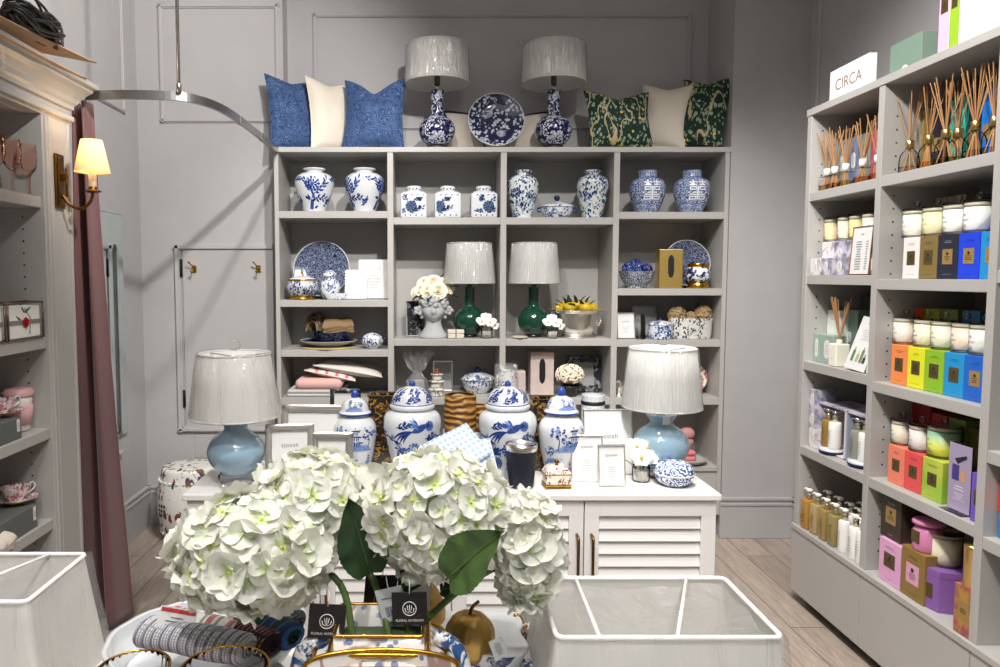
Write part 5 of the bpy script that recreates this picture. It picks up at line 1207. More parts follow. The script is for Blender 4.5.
# thin silver frames by the orchid
picture('widest thin-framed white card at the back, beside the pleated lamp', 612, 2.88, SBZ, .2, .265, SILVER, PAPER, lean=9, fw=.006, d=.01, writing=[('zjoosh', .58, .028)], group='thin silver frames beside the orchid')
picture('thin-framed white card overlapping the tree temple jar', 590, 2.78, SBZ, .124, .182, SILVER, PAPER, rz=-.06, lean=8, fw=.006, d=.012, writing=[('zjoosh', .74, .016)], group='thin silver frames beside the orchid')
picture('smallest thin-framed white card at the front beside the orchid', 615.5, 2.72, SBZ, .106, .158, SILVER, PAPER, rz=.04, lean=8, fw=.006, d=.012, writing=[('zjoosh', .74, .016)], group='thin silver frames beside the orchid')
orchid_pot('white orchid in a glass pot on the sideboard beside the round blue box', 645, 2.79, SBZ, .98, 4, group=None, fl=[(-.01, -.035, .105, .045), (.035, -.02, .1, .036), (-.02, .0, .14, .04), (.025, .0, .135, .036)])
t = thing('round_box', 'round blue and white lidded porcelain box at the sideboard corner', 'box', sbp(679, 2.74)); RBM = porcelain('scroll', 1.3, ground=(226, 232, 240), ink=(44, 78, 144), deep=(30, 56, 120), seed=4)
MB().lathe(hollow(sm([(.04, 0), (.045, .0), (.066, .016), (.074, .036), (.0745, .044)], 2), .004), 48).build('body', RBM, t)
l = MB().lathe(sm([(.0755, .047), (.0745, .056), (.062, .08), (.035, .094), (.0001, .097)], 2), 48).build('lid', RBM, t)
MB().lathe([(.0735, .042), (.0772, .044), (.0772, .048), (.0745, .05)], 48).build('rim_band', CERW, l)
# gingham napkins in a bowl
bw = vessel('fruit_bowl', 'blue and white bowl holding the checked napkins behind the hydrangea', 'bowl', sbp(459, 2.73), [(.05, 0), (.055, 0), (.085, .03), (.108, .07), (.112, .076)], porcelain('toile', 1.5, ink=(50, 70, 120), seed=2))
GING = NT('gingham_cloth'); v_ = GING.coord((1, 1, 1))
def stripes(n, v, axis, sc_): 
    w_ = n.n('ShaderNodeTexWave', bands_direction=axis, wave_profile='SIN'); n.set(w_.inputs[0], v); w_.inputs['Scale'].default_value = sc_; return n.step(w_.outputs['Fac'], .5, .04)
s1, s2 = stripes(GING, v_, 'X', 14), stripes(GING, v_, 'Y', 14)
GING.col(GING.mix(GING.math('MULTIPLY', GING.math('ADD', s1, s2), .5), lin((246, 247, 250)), lin((160, 190, 226)))); GING.p(Roughness=.9); GING = GING.m
for i, (rx, ry_, rz_, dx, dz, lb) in enumerate(((.75, -.35, .5, -.012, .135, 'blue gingham napkin on top, fanned out of the bowl'), (.7, -.1, .1, .028, .115, 'blue gingham napkin underneath, fanned out of the bowl'))):
    t = thing('gingham_napkin', lb, 'napkin', bw.location + Vector((dx, -.01 + .012 * i, dz - .012 * i)), 0, 'gingham napkins'); t.rotation_euler = (rx, ry_, rz_)
    mb = MB(); 
    for kx in range(2):
        mb.grid(lambda u, v, kx=kx: ((u - .5) * .22, (v - .5) * .165, kx * .006 + .006 * sin(u * 4 + kx) * v), 10, 8)
    o = mb.build('folded_cloth', GING, t); md = o.modifiers.new('t', 'SOLIDIFY'); md.thickness = .004
TOI = porcelain('toile', 1.4, ground=(190, 198, 214), ink=(40, 56, 96), deep=(24, 34, 64), gloss=.6, name='toile_cloth', seed=3)
folded('navy toile napkins in film beside the gingham bowl', 489, 2.70, SBZ, .12, .1, .045, TOI, rz=.3, layers=2, name='toile_napkins', cat='napkin')
bpy.data.objects['toile_napkins'].name = 'toile_napkin'
# back row on the sideboard: pale box with wooden vessels, tortoiseshell boxes, ribbed vase
o = MB().rbox((-.085, -.07, 0), (.085, .07, .155), .004).build('gift_box', mat((226, 226, 232), .5), None, sbp(464, 2.97)); tag(o, 'plain white box under the two carved wooden vessels', 'box')
WOOD = NT('carved_wood'); v_ = WOOD.coord(); h_ = WOOD.n('ShaderNodeTexWave', bands_direction='Z'); WOOD.set(h_.inputs[0], WOOD.warp(WOOD.coord((1, 1, 1)), 9, .06)); h_.inputs['Scale'].default_value = 11; h_.inputs['Distortion'].default_value = 2.5; h_.inputs['Detail'].default_value = 1
WOOD.col(WOOD.mix(h_.outputs['Fac'], lin((108, 70, 28)), lin((190, 140, 70)))); WOOD.p(Roughness=.45); WOOD.bump(h_.outputs['Fac'], 1, .006); WOOD = WOOD.m
vessel('carved_vessel', 'carved wavy wooden vessel standing on the white box', 'vessel', Vector((at(460.5, 277, 2.96).x, 2.96, SBZ + .158)), [(.062, 0), (.065, .002), (.067, .06), (.066, .152), (.062, .158)], WOOD, fn=lambda a, z: 1 + .02 * sin(5 * a + z * 60), group='carved wooden vessels')
vessel('carved_vessel', 'smaller carved wooden vessel beside the tall one, half hidden by a temple jar', 'vessel', Vector((at(482, 277, 2.99).x, 2.99, SBZ + .158)), [(.03, 0), (.032, .002), (.034, .05), (.033, .105), (.03, .11)], WOOD, group='carved wooden vessels')
TORT = NT('tortoiseshell'); v_ = TORT.coord(); f_ = TORT.step(TORT.noise(TORT.warp(v_, 18, .03), 46, 4, .6, 1), .55, .05)
TORT.col(TORT.mix(f_, lin((28, 20, 16)), TORT.mix(TORT.noise(v_, 60), lin((196, 140, 40)), lin((120, 78, 24))))); TORT.p(Roughness=.15); TORT.b.inputs['Coat Weight'].default_value = .5; TORT = TORT.m
def tort(px, Y, w, d, h, label):
    t = thing('tortoiseshell_bin', label, 'bin', sbp(px, Y), 0, 'tortoiseshell bins behind the jars')
    mb = MB(); mb.rbox((-w / 2, -d / 2, 0), (w / 2, -d / 2 + .008, h), .002).rbox((-w / 2, d / 2 - .008, 0), (w / 2, d / 2, h), .002).rbox((-w / 2, -d / 2 + .008, 0), (-w / 2 + .008, d / 2 - .008, h), .002).rbox((w / 2 - .008, -d / 2 + .008, 0), (w / 2, d / 2 - .008, h), .002).rbox((-w / 2 + .004, -d / 2 + .004, 0), (w / 2 - .004, d / 2 - .004, .01), .002)
    mb.build('body', TORT, t)
    rim = MB()
    for a in ((-1, 0), (1, 0)): rim.rbox((a[0] * w / 2 - .005, -d / 2 - .001, h), (a[0] * w / 2 + .005, d / 2 + .001, h + .004), .001)
    for b in (-1, 1): rim.rbox((-w / 2, b * d / 2 - .005, h), (w / 2, b * d / 2 + .005, h + .004), .001)
    rim.build('rim', mat((60, 44, 24), .3), t)
tort(383, 2.985, .12, .1, .31, 'tortoiseshell bin between the landscape jar and the large bird jar'); tort(545, 2.985, .105, .1, .295, 'tortoiseshell bin between the bird jar and the tree jar')
rv = vessel('ribbed_vase', 'white vertically ribbed vase with a dark ribbon round its neck', 'vase', sbp(595, 2.98), [(.04, 0), (.044, 0), (.046, .02), (.047, .27), (.043, .285), (.045, .31), (.044, .312)], CERW, fn=lambda a, z: 1 + .045 * abs(sin(9 * a)), n=108)
MB().lathe([(.0475, .27), (.05, .274), (.05, .282), (.0475, .286)], 36).build('ribbon', BLACK, rv)
for s_ in (-1, 1): pass
# small patterned cup top behind the landscape jar
picture('little black and white patterned frame lying behind the landscape jar', 344, 3.0, SBZ, .13, .33, P_BLK, mat((214, 212, 208), .4), fw=.018, lean=4)
# garden stool on the floor
GS = NT('painted_stool_porcelain'); v_ = GS.coord(); 
lf = GS.math('MULTIPLY', GS.step(GS.math('SUBTRACT', 1, GS.vor(GS.warp(GS.coord((1, 1, .6), rot=(0, .6, 0)), 16, .04), 30)), .55, .03), GS.step(GS.noise(v_, 9, 1), .47, .03))
c_ = GS.n('ShaderNodeValToRGB'); GS.set(c_.inputs[0], GS.noise(v_, 8, 1)); cr = c_.color_ramp; cr.interpolation = 'CONSTANT'; cr.elements[0].color = lin((48, 62, 48)); cr.elements[1].position = .48; cr.elements[1].color = lin((150, 60, 50)); e_ = cr.elements.new(.54); e_.color = lin((110, 92, 56)); e_ = cr.elements.new(.60); e_.color = lin((88, 66, 96))
br_ = GS.math('MULTIPLY', GS.step(GS.math('SUBTRACT', 1, GS.math('ABSOLUTE', GS.math('SUBTRACT', GS.noise(GS.warp(v_, 9, .05), 6, 1), .5))), .99, .004), GS.step(GS.noise(v_, 4, 1), .47))
GS.col(GS.mix(GS.math('MAXIMUM', lf, br_), lin((226, 224, 216)), c_.outputs[0])); GS.p(Roughness=.15); GS.b.inputs['Coat Weight'].default_value = .4; GS = GS.m
gs_c = Vector((-1.475, 4.37, 0))
t = thing('garden_stool', 'white porcelain garden stool painted with flowers on the floor beside the sideboard', 'stool', gs_c)
MB().lathe(sm([(.0001, .0), (.15, 0), (.155, .01), (.168, .04), (.19, .13), (.198, .22), (.192, .31), (.172, .40), (.168, .435), (.155, .452), (.0001, .458)], 2), 64).build('barrel', GS, t)
for nm, zz, rr_ in (('upper_studs', .375, .181), ('lower_studs', .06, .176)):
    st = MB()
    for i in range(26):
        a = 2 * pi * i / 26; st.ball((rr_ * cos(a), rr_ * sin(a), zz), .0095, 8, 6)
    st.build(nm, CERW, t)
ct_ = MB()
for q in range(4):
    a0 = q * pi / 2 + .9
    for i in range(9):
        da, dz = ((i % 3) - 1) * .13, ((i // 3) - 1) * .028; a = a0 + da; rr_ = .1985
        M = Matrix.Translation((rr_ * cos(a), rr_ * sin(a), .21 + dz)) @ Matrix.Rotation(a + pi / 2, 4, 'Z') @ YX(); ct_.lathe([(.0001, .0), (.009, 0), (.009, .0016), (.0001, .0016)], 12, M=M)
ct_.build('pierced_coin_holes', mat((58, 54, 50), .6), t)
# ================================================================== right wall shelving contents
RZR = -pi / 2                     # local -Y (front) faces the room
def rloc(px, X, z, py=None):
    """spot on plane X with image column px at height z"""
    y = atx(px, 300, X).y
    for _ in range(3):            # refine with the true height
        d = y * cos(PITCH) - (z - CAMZ) * sin(PITCH); y = (X * F / (px - CX) + (z - CAMZ) * sin(PITCH)) / cos(PITCH)
    return Vector((X, y, z + .0012))
def hex_patch(w, h): return [(-w / 2, -h / 2), (w / 2, -h / 2), (w / 2, h / 2), (-w / 2, h / 2)]
BRONZE = mat((98, 82, 50), .35, .35, name='bronze_label'); GILT_L = mat((172, 140, 84), .4, .3, name='gilt_label')
SEEDN = [0]
def gift_box(label, rgb, px0, px1, ztop_py, z0, d=.09, X=1.85, patch=BRONZE, patch_pos=.42, patch_h=.3, group=None, m=None, lines=True, name='gift_box', ztop=None, oval=False, patch_w=.5, rz_off=0):
    a, b = rloc(px0, X, z0), rloc(px1, X, z0)
    if z0 < RTOP - .1:
        for y0_, y1_ in ((YEND + TH, RY0 - TH / 2), (RY0 + TH / 2, RYD - TH / 2), (RYD + TH / 2, RY1 - TH)):
            if y0_ - .02 <= (a.y + b.y) / 2 <= y1_ + .02: a.y = min(a.y, y1_ - .002); b.y = max(b.y, y0_ + .002); break
    w = a.y - b.y - .0012; c = (a.y + b.y) / 2
    if ztop is None:
        r = ray((px0 + px1) / 2, ztop_py); ztop = CAMZ + r.z * X / r.x
    h = ztop - z0
    t = thing(name, label, 'box', (X, c, z0 + .0012), RZR + rz_off, group); m = m or mat(rgb, .4, name='printed_carton')
    MB().rbox((-w / 2, 0, 0), (w / 2, d, h), .0015).build('carton', m, t)
    if patch:
        pw, ph = w * patch_w, h * patch_h; zc_ = h * patch_pos
        if oval:
            poly = [(pw / 2 * cos(q), (ph / 2 - pw / 2) * (1 if sin(q) > 0 else -1) + pw / 2 * sin(q)) for q in [2 * pi * i / 32 + .01 for i in range(32)]]
        else: poly = hex_patch(pw, ph)
        p_ = MB().prism(poly, 0, .0008, M=Matrix.Translation((0, 0, zc_)) @ YX()).build('label_patch', patch, t)
        SEEDN[0] += 1
        ink = INKL if patch is PAPER else mat((52, 42, 26), .5)
        l_ = print_lines(pw * .7, ph * .35, 3, p_, -.001, zc_ - ph * .28, ink, seed=SEEDN[0])
        MB().lathe([(.0001, 0), (pw * .12, 0), (pw * .12, .0004), (.0001, .0004)], 14, M=Matrix.Translation((0, -.0009, zc_ + ph * .2)) @ YX()).build('emblem', ink, p_)
    if lines:
        sh = tuple(max(0, c_ * .62) for c_ in rgb) if sum(rgb) > 200 else tuple(min(255, c_ + 110) for c_ in rgb)
        print_lines(w * .55, h * .07, 2, t, 0, h * .8, mat(sh, .5, name='carton_print'), seed=SEEDN[0] + 40, name='box_title')
        print_lines(w * .5, h * .025, 1, t, 0, h * .09, mat(sh, .5, name='carton_print'), seed=SEEDN[0] + 80, name='box_footer')
    return t, h
WAX = {}
def candle(label, px, z0, r=.044, h=.098, X=1.895, wax=(246, 238, 216), lid=True, group=None, band=None, wm=None):
    t = thing('jar_candle', label, 'candle', rloc(px, X, z0), RZR, group)
    MB().lathe([(r * .97, 0), (r, .003), (r, h), (r * .97, h)], 36, cap=False).lathe([(.0001, .001), (r * .97, 0)], 36, cap=False).build('glass_jar', GLASS, t)
    MB().lathe([(.0001, .008), (r * .955, .008), (r * .965, .012), (r * .965, h * .86), (.0001, h * .86)], 36).build('wax', wm or mat([c * .89 for c in wax], .5, sss=.2, name='candle_wax'), t)
    mb = MB(); mb.lathe([(r * .9, .001), (r * .985, .001), (r * .985, .006), (r * .9, .006)], 36); mb.build('base_ring', mat((150, 144, 130), .3), t)
    if lid:
        l = MB().lathe([(.0001, h + .002), (r * 1.03, h + .002), (r * 1.04, h + .006), (r * .98, h + .011), (.0001, h + .013)], 36).build('lid', GLASS, t)
        MB().lathe([(r * .9, h - .012), (r * .965, h - .012), (r * .965, h + .001), (r * .9, h + .001)], 36).build('seal_ring', mat((206, 198, 176), .4), t)
        MB().lathe(sm([(.004, h + .012), (.004, h + .016), (.011, h + .022), (.012, h + .03), (.006, h + .038), (.0001, h + .039)], 1), 18).build('lid_knob', LUC, l)
    SEEDN[0] += 1
    lb = MB(); rr = random.Random(SEEDN[0]); rw = r * .968
    for i, (fz, fw) in enumerate(((.62, .25), (.45, .8), (.28, .4), (.24, .5))):
        aw = fw * .7
        lb.grid(lambda u, v: ((r * 1.004) * sin((u - .5) * aw * 1.6 - .2), -(r * 1.004) * cos((u - .5) * aw * 1.6 - .2), h * fz + (v - .5) * .0024 * (2.5 if i == 0 else 1)), 8, 2)
    lb.build('printed_label', INKL, t)
    return t
REED = [None]
def reeds(t, z, n=10, L=.21, spread=.28, seed=0):
    rr = random.Random(seed)
    if REED[0] is None:
        o = MB().tube([(0, 0, 0), (0, 0, 1)], 1, 6).build('reed', mat((176, 130, 84), .7, name='rattan_reed')); REED[0] = o.data; bpy.data.objects.remove(o)
    for i in range(n):
        o = bpy.data.objects.new('reed', REED[0]); COL.objects.link(o); o.parent = t
        a = rr.uniform(0, 2 * pi); s_ = spread * rr.uniform(.35, 1); l_ = L * rr.uniform(.88, 1.05)
        o.scale = (.0022, .0022, l_ + z); d = Vector((cos(a) * s_, sin(a) * s_, 1)).normalized()
        o.rotation_euler = d.to_track_quat('Z', 'Y').to_euler(); o.location = Vector((0, 0, z)) - d * (z * .93)
def diffuser(label, px, z0, X=1.875, kind='round', liquid=(196, 150, 70), collar=PALEGOLD, group=None, h=.10, r=.034, seed=0, rz_=0):
    t = thing('reed_diffuser', label, 'diffuser', rloc(px, X, z0), RZR + rz_, group)
    LQ = glass(tuple(min(255, c * .4 + 153) for c in liquid), alpha=.08, name='scented_oil')
    if kind == 'round':
        pr = sm([(r * .95, 0), (r, .004), (r, h * .55), (r * .8, h * .78), (.013, h * .92), (.012, h)], 1); MB().lathe([(.0001, .001)] + pr, 28, cap=False).build('bottle', GLASS, t)
        MB().lathe([(.0001, .005), (r * .93, .005), (r * .95, h * .28), (.0001, h * .28)], 28).build('oil', LQ, t)
        MB().lathe([(.0145, h * .95), (.0155, h * .96), (.0155, h + .024), (.0135, h + .026), (.011, h + .02), (.011, h * .95)], 24).build('collar', collar, t)
    else:
        MB().rbox((-r, -r, 0), (r, r, h * .8), .006).lathe([(.012, h * .8), (.012, h)], 16, cap=False).build('bottle', GLASS, t)
        MB().rbox((-r * .9, -r * .9, .005), (r * .9, r * .9, h * .34), .004).build('oil', LQ, t)
        MB().lathe([(.012, h * .84), (.0145, h * .85), (.0145, h + .016), (.012, h + .018), (.010, h + .01)], 24).build('collar', collar, t)
    reeds(t, h, 10 if kind == 'round' else 9, (.205 if kind == 'round' else .185), .3, seed=seed)
    return t
# --- on top
a, b = rloc(829, 1.83, RTOP), rloc(868, 1.83, RTOP)
t = thing('block_sign', 'white block sign with thin brown capital letters on top of the wall shelving', 'sign', (1.83, (a.y + b.y) / 2, RTOP + .0015), RZR); w_ = a.y - b.y; hs = rz(830, 72, 1.83) - RTOP
hs = .14
MB().rbox((-w_ / 2, 0, 0), (w_ / 2, .035, hs), .003).build('block', mat((244, 243, 242), .4), t)
text('CIRCA', .07, mat((150, 128, 112), .45, name='taupe_letters'), t, (0, -.0006, hs * .46), space=.98)
SAGE = mat((124, 148, 132), .5, name='sage_card')
o = gift_box('sage green lidded box on top of the shelving beside the white lettered sign', (124, 148, 132), 889, 921, 40, RTOP, d=.22, X=1.86, patch=PAPER, patch_pos=.12, patch_h=.3, patch_w=.22, oval=True, m=SAGE, lines=False, ztop=RTOP + .135)
MB().rbox((-.1, -.002, .10), (.1, .222, .137), .002).build('lid', SAGE, o[0]) if False else None
for (rgb, p0, p1, lb) in (((236, 184, 214), 937, 948, 'narrow pink carton standing on top of the shelving beside a lime one'), ((150, 190, 50), 948, 957, 'narrow lime green carton on top of the shelving beside the white box')):
    gift_box(lb, rgb, p0, p1, 0, RTOP, d=.1, X=1.83, patch=BRONZE, patch_pos=.72, patch_h=.22, patch_w=.66, ztop=RTOP + .235, group='cartons on top of the shelving', lines=False)
o, h_ = gift_box('big white gift box on top of the shelving cut by the picture edge', (236, 232, 226), 957.5, 1012, 0, RTOP, d=.25, X=1.83, patch=None, ztop=RTOP + .2, lines=True)
o['label'] = 'big plain white gift box on top of the shelving beside the lime carton'
# --- A1: glass diffusers with white collars, boxes behind
WC = mat((240, 238, 232), .4, name='white_collar')
for i, (px, lq, lb) in enumerate(((826.5, (214, 170, 80), 'reed diffuser with white collar, first one from the pier end of the top shelf'), (834, (206, 160, 72), 'reed diffuser with white collar, second from the pier end'), (845, (190, 180, 84), 'reed diffuser with white collar and yellow-green oil, third from the pier end'), (862, (214, 120, 30), 'reed diffuser with white collar and deep orange oil'), (877, (214, 130, 60), 'reed diffuser with white collar half hidden by the shelving divider'))):
    diffuser(lb, px, ZA[0], X=1.86 + .0 * i, kind='square', liquid=lq, collar=WC, group='white-collared diffusers', h=.088, r=.029, seed=i)
for i, (p0, p1, rgb, lb) in enumerate(((834, 846, (150, 150, 152), 'grey patterned carton behind the white-collared diffusers, first of four'), (846.5, 858, (122, 136, 166), 'blue-grey carton with white oval behind the diffusers'), (858.5, 869, (132, 142, 122), 'sage grey carton with white oval behind the orange diffuser'), (869.5, 886, (206, 96, 120), 'rose pink carton with white oval behind the diffusers'))):
    gift_box(lb, rgb, p0, p1, 0, ZA[0], X=1.925, d=.08, patch=PAPER, oval=True, patch_w=.34, patch_h=.3, patch_pos=.55, ztop=ZA[0] + .235, lines=False, group='cartons behind the white-collared diffusers')
# --- B1: gold-collared diffusers
for i, (px, lq, lb) in enumerate(((908.5, (232, 206, 180), 'gold-collared reed diffuser nearest the shelving divider'), (927.5, (222, 176, 80), 'gold-collared diffuser with amber oil, second from the divider'), (944.5, (220, 190, 140), 'gold-collared diffuser, third from the divider'), (956.5, (150, 200, 150), 'gold-collared diffuser with greenish oil before the turquoise carton'), (974, (226, 196, 170), 'gold-collared diffuser with fullest reeds, second from the outer frame'), (993, (190, 190, 210), 'gold-collared diffuser half hidden by the outer frame, before the bright blue carton'))):
    diffuser(lb, px, ZN[0], X=1.88 - .012 * (i in (2, 4)) + .02 * (i in (3,)), liquid=lq, group='gold-collared diffusers', seed=20 + i, r=.036, h=.105)
for i, (p0, p1, rgb, lb) in enumerate(((914, 928, (150, 126, 64), 'olive gold carton behind the gold-collared diffusers'), (929, 946, (28, 30, 44), 'black carton with gilt label behind the gold-collared diffusers'), (948, 964, (64, 190, 172), 'turquoise carton behind the gold-collared diffusers'), (966, 978, (34, 40, 52), 'dark carton between turquoise and bright blue ones'), (979, 1000, (24, 116, 206), 'bright blue tall carton behind the last gold-collared diffuser'))):
    gift_box(lb, rgb, p0, p1, 0, ZN[0], X=1.95, d=.085, patch=GILT_L, patch_w=.8, patch_h=.2, patch_pos=.42, ztop=ZN[0] + .255, lines=False, group='cartons behind the gold-collared diffusers')
# --- A2: marbled small cartons, candles on them
MARBLE = NT('marbled_carton'); v_ = MARBLE.coord(); MARBLE.col(MARBLE.mix(MARBLE.step(MARBLE.noise(MARBLE.warp(v_, 10, .1), 14, 4), .52, .12), lin((206, 200, 212)), lin((112, 114, 136)))); MARBLE.p(Roughness=.4); MARBLE = MARBLE.m
MARBLE2 = NT('pale_marbled_carton'); v_ = MARBLE2.coord(); MARBLE2.col(MARBLE2.mix(MARBLE2.step(MARBLE2.noise(MARBLE2.warp(v_, 10, .1), 18, 3), .56, .05), lin((228, 220, 222)), lin((184, 160, 168)))); MARBLE2.p(Roughness=.4); MARBLE2 = MARBLE2.m
zt_ = ZA[1] + .078
for i, (p0, p1, mm, lb) in enumerate(((810, 820, MARBLE2, 'pale marbled carton at the pier end, bottom row under the candles'), (820.5, 831, MARBLE, 'blue marbled carton second in the bottom row under the candles'), (831.5, 847, MARBLE, 'blue marbled carton half behind the framed price list, bottom row'))):
    gift_box(lb, (200, 200, 200), p0, p1, 0, ZA[1], X=1.812, d=.036, patch=PAPER, oval=True, patch_w=.3, patch_h=.62, patch_pos=.5, ztop=zt_, m=mm, lines=False, group='marbled cartons under the candles')
for i, (p0, p1, mm, lb) in enumerate(((821, 832.5, MARBLE2, 'pale marbled carton first in the upper stacked row'), (833, 845, MARBLE, 'violet marbled carton in the middle of the upper stacked row'), (845.5, 858, MARBLE, 'marbled carton last in the upper row, behind the framed price list'))):
    gift_box(lb, (200, 200, 200), p0, p1, 0, ZA[1], X=1.852, d=.1, patch=PAPER, oval=True, patch_w=.36, patch_h=.24, patch_pos=.66, ztop=ZA[1] + .155, m=mm, lines=False, group='marbled cartons under the candles')
zt2 = ZA[1] + .1575
for i, (px, wx, lb) in enumerate(((832, (244, 226, 178), 'lidded amber-cream candle nearest the pier, on the marbled cartons'), (845.5, (244, 236, 208), 'pale cream candle second on the marbled cartons'), (857, (240, 228, 160), 'yellow candle third on the marbled cartons, behind the price list'), (870.5, (240, 234, 216), 'cream candle last on the marbled cartons beside the divider'))):
    if i >= 2:
        pass
    c = candle(lb, px, zt2, r=.036, h=.102, X=1.90, wax=wx, lid=True, group='candles above the marbled cartons')
    for ch in list(c.children):
        if ch.name.startswith('lid'):
            for cc in list(ch.children): bpy.data.objects.remove(cc)
            ch.data.materials[0] = mat((196, 190, 176), .3, .6, name='tin_lid') if False else GLASS
# riser shelf for the last candles
o = gift_box('plain white carton behind the price list carrying the last candles', (214, 212, 210), 858.5, 888, 0, ZA[1], X=1.855, d=.1, patch=None, ztop=ZA[1] + .155, lines=False)[0]
# rose gold framed price list
a, b = rloc(849, 1.812, ZA[1]), rloc(869, 1.812, ZA[1])
t = thing('price_list_frame', 'framed white price list in a rose gold frame before the candles', 'sign', (1.812, (a.y + b.y) / 2, ZA[1] + .0015), RZR)
RG = mat((200, 130, 96), .25, .9, name='rose_gold'); w_ = a.y - b.y; hh = .205; M = Matrix.Rotation(radians(-4), 4, 'X')
fr = MB(); fr.rbox((-w_ / 2, -.004, 0), (-w_ / 2 + .004, .004, hh), .001, M=M).rbox((w_ / 2 - .004, -.004, 0), (w_ / 2, .004, hh), .001, M=M).rbox((-w_ / 2, -.004, 0), (w_ / 2, .004, .004), .001, M=M).rbox((-w_ / 2, -.004, hh - .004), (w_ / 2, .004, hh), .001, M=M); fr.build('frame', RG, t)
MB().rbox((-w_ / 2 + .002, -.001, .002), (w_ / 2 - .002, .003, hh - .002), .0005, M=M).build('price_sheet', PAPER, t)
for x0, ww, z0, hz, n_ in ((-.018, .05, .02, .125, 12), (.038, .02, .02, .125, 12), (0, .03, .165, .012, 1)):
    l_ = print_lines(ww, hz, n_, t, -.0015, z0, INKG, x0=x0, seed=n_, thick=.3, name='price_text'); l_.matrix_local = M
MB().rbox((-.015, -.002, 0), (.015, .002, hh * .7), .001, M=Matrix.Translation((0, .036, 0)) @ Matrix.Rotation(radians(6), 4, 'X')).build('easel_back', mat((90, 80, 74), .6), t)
gift_box('tiny grey-green carton with white oval beside the price list', (130, 148, 136), 867, 874, 0, ZA[1], X=1.82, d=.03, patch=PAPER, oval=True, patch_w=.34, patch_h=.6, patch_pos=.5, ztop=ZA[1] + .085, lines=False)
# --- B2: five cartons with candles on top
cols = ((902, 918, (236, 228, 224), 'white candle carton with bronze label, first from the divider'), (918.3, 936, (128, 108, 62), 'olive gold candle carton between the white and the navy ones'), (936.3, 956.5, (36, 40, 54), 'navy candle carton with gilt label'), (956.8, 978.5, (30, 66, 214), 'cobalt blue candle carton under the fullest candle'), (978.8, 1002, (30, 140, 204), 'sky blue candle carton at the outer frame'))
hB = None
for i, (p0, p1, rgb, lb) in enumerate(cols):
    t, h_ = gift_box(lb, rgb, p0, p1, 0, ZN[1], X=1.845, d=.1, patch=BRONZE if i < 2 else GILT_L, patch_pos=.5, patch_h=.34, patch_w=.5, ztop=ZN[1] + .158, group='candle cartons on the second shelf'); hB = h_
for i, (px, wx, lb) in enumerate(((915.5, (246, 242, 226), 'cream candle with knob lid on the white carton'), (936, (244, 234, 188), 'butter yellow candle with knob lid on the olive carton'), (957, (248, 246, 240), 'white candle with knob lid on the navy carton'), (978.5, (248, 247, 244), 'white candle with knob lid above the blue cartons'))):
    candle(lb, px, ZN[1] + .159, r=.047, h=.103, X=1.90, wax=wx, group='knob-lidded candles on the second shelf')
KR = (128, 108, 88)
for i, (p0, p1, lb) in enumerate(((930, 943, 'small brown kraft carton at the back behind the butter yellow candle'), (943.5, 962, 'larger brown kraft carton at the back of the second shelf'))):
    gift_box(lb, KR, p0, p1, 0, ZN[1], X=1.96, d=.1, patch=None, ztop=ZN[1] + .31, group='kraft cartons at the back', lines=False)
# --- A3: sage cartons, white diffuser, leaflet
SG = (152, 172, 158)
for i, (p0, p1, lb) in enumerate(((809.5, 819.5, 'sage green carton with white oval, nearest the pier'), (820, 832.5, 'sage green carton with white oval beside the white diffuser bottle'))):
    gift_box(lb, SG, p0, p1, 0, ZA[2], X=1.845, d=.06, patch=PAPER, oval=True, patch_w=.42, patch_h=.66, patch_pos=.5, ztop=ZA[2] + .132, lines=False, group='sage cartons')
gift_box('tall white carton standing behind the sage cartons', (234, 236, 230), 824, 838, 0, ZA[2], X=1.908, d=.06, patch=None, ztop=ZA[2] + .245)
gift_box('mid green carton with white oval behind the reeds', (120, 144, 132), 840.5, 856, 0, ZA[2], X=1.95, d=.07, patch=PAPER, oval=True, patch_w=.24, patch_h=.2, patch_pos=.5, ztop=ZA[2] + .25, lines=False)
for p0, p1, lb in ((858, 869, 'dark green tall carton at the back, first of two'), (869.5, 887, 'dark green tall carton at the back beside the divider')):
    gift_box(lb, (74, 88, 80), p0, p1, 0, ZA[2], X=2.045, d=.1, patch=PAPER, oval=True, patch_w=.2, patch_h=.08, patch_pos=.55, ztop=ZA[2] + .31, lines=False, group='dark green cartons')
gift_box('flat light green carton beside the leaflet', (112, 160, 130), 861, 886, 0, ZA[2], X=1.96, d=.07, patch=None, ztop=ZA[2] + .2, lines=False)
t = thing('white_diffuser', 'square white diffuser bottle with tan reeds in front of the sage carton', 'diffuser', rloc(838.5, 1.85, ZA[2]), RZR); t.scale = (.86, .86, 1)
MB().rbox((-.036, -.036, 0), (.036, .036, .102), .005).lathe([(.014, .1), (.014, .118), (.012, .12)], 20).build('bottle', mat((240, 236, 218), .3, name='milk_glass'), t); reeds(t, .115, 12, .19, .32, 77)
print_lines(.03, .012, 2, t, -.037, .03, seed=4)
t = thing('leaflet_card', 'leaning white leaflet with pictures of green bottles', 'leaflet', rloc(853.5, 1.812, ZA[2] + .006), RZR); M = Matrix.Rotation(radians(3), 4, 'Y') @ Matrix.Rotation(radians(-18), 4, 'X')
MB().rbox((-.072, -.002, 0), (.072, .002, .235), .0008, M=M).build('sheet', PAPER, t)
l_ = print_lines(.06, .012, 1, t, -.0025, .2, INKG, seed=3, name='leaflet_title'); l_.matrix_local = M
l_ = print_lines(.08, .05, 6, t, -.0025, .13, INKL, seed=6, name='leaflet_text'); l_.matrix_local = M
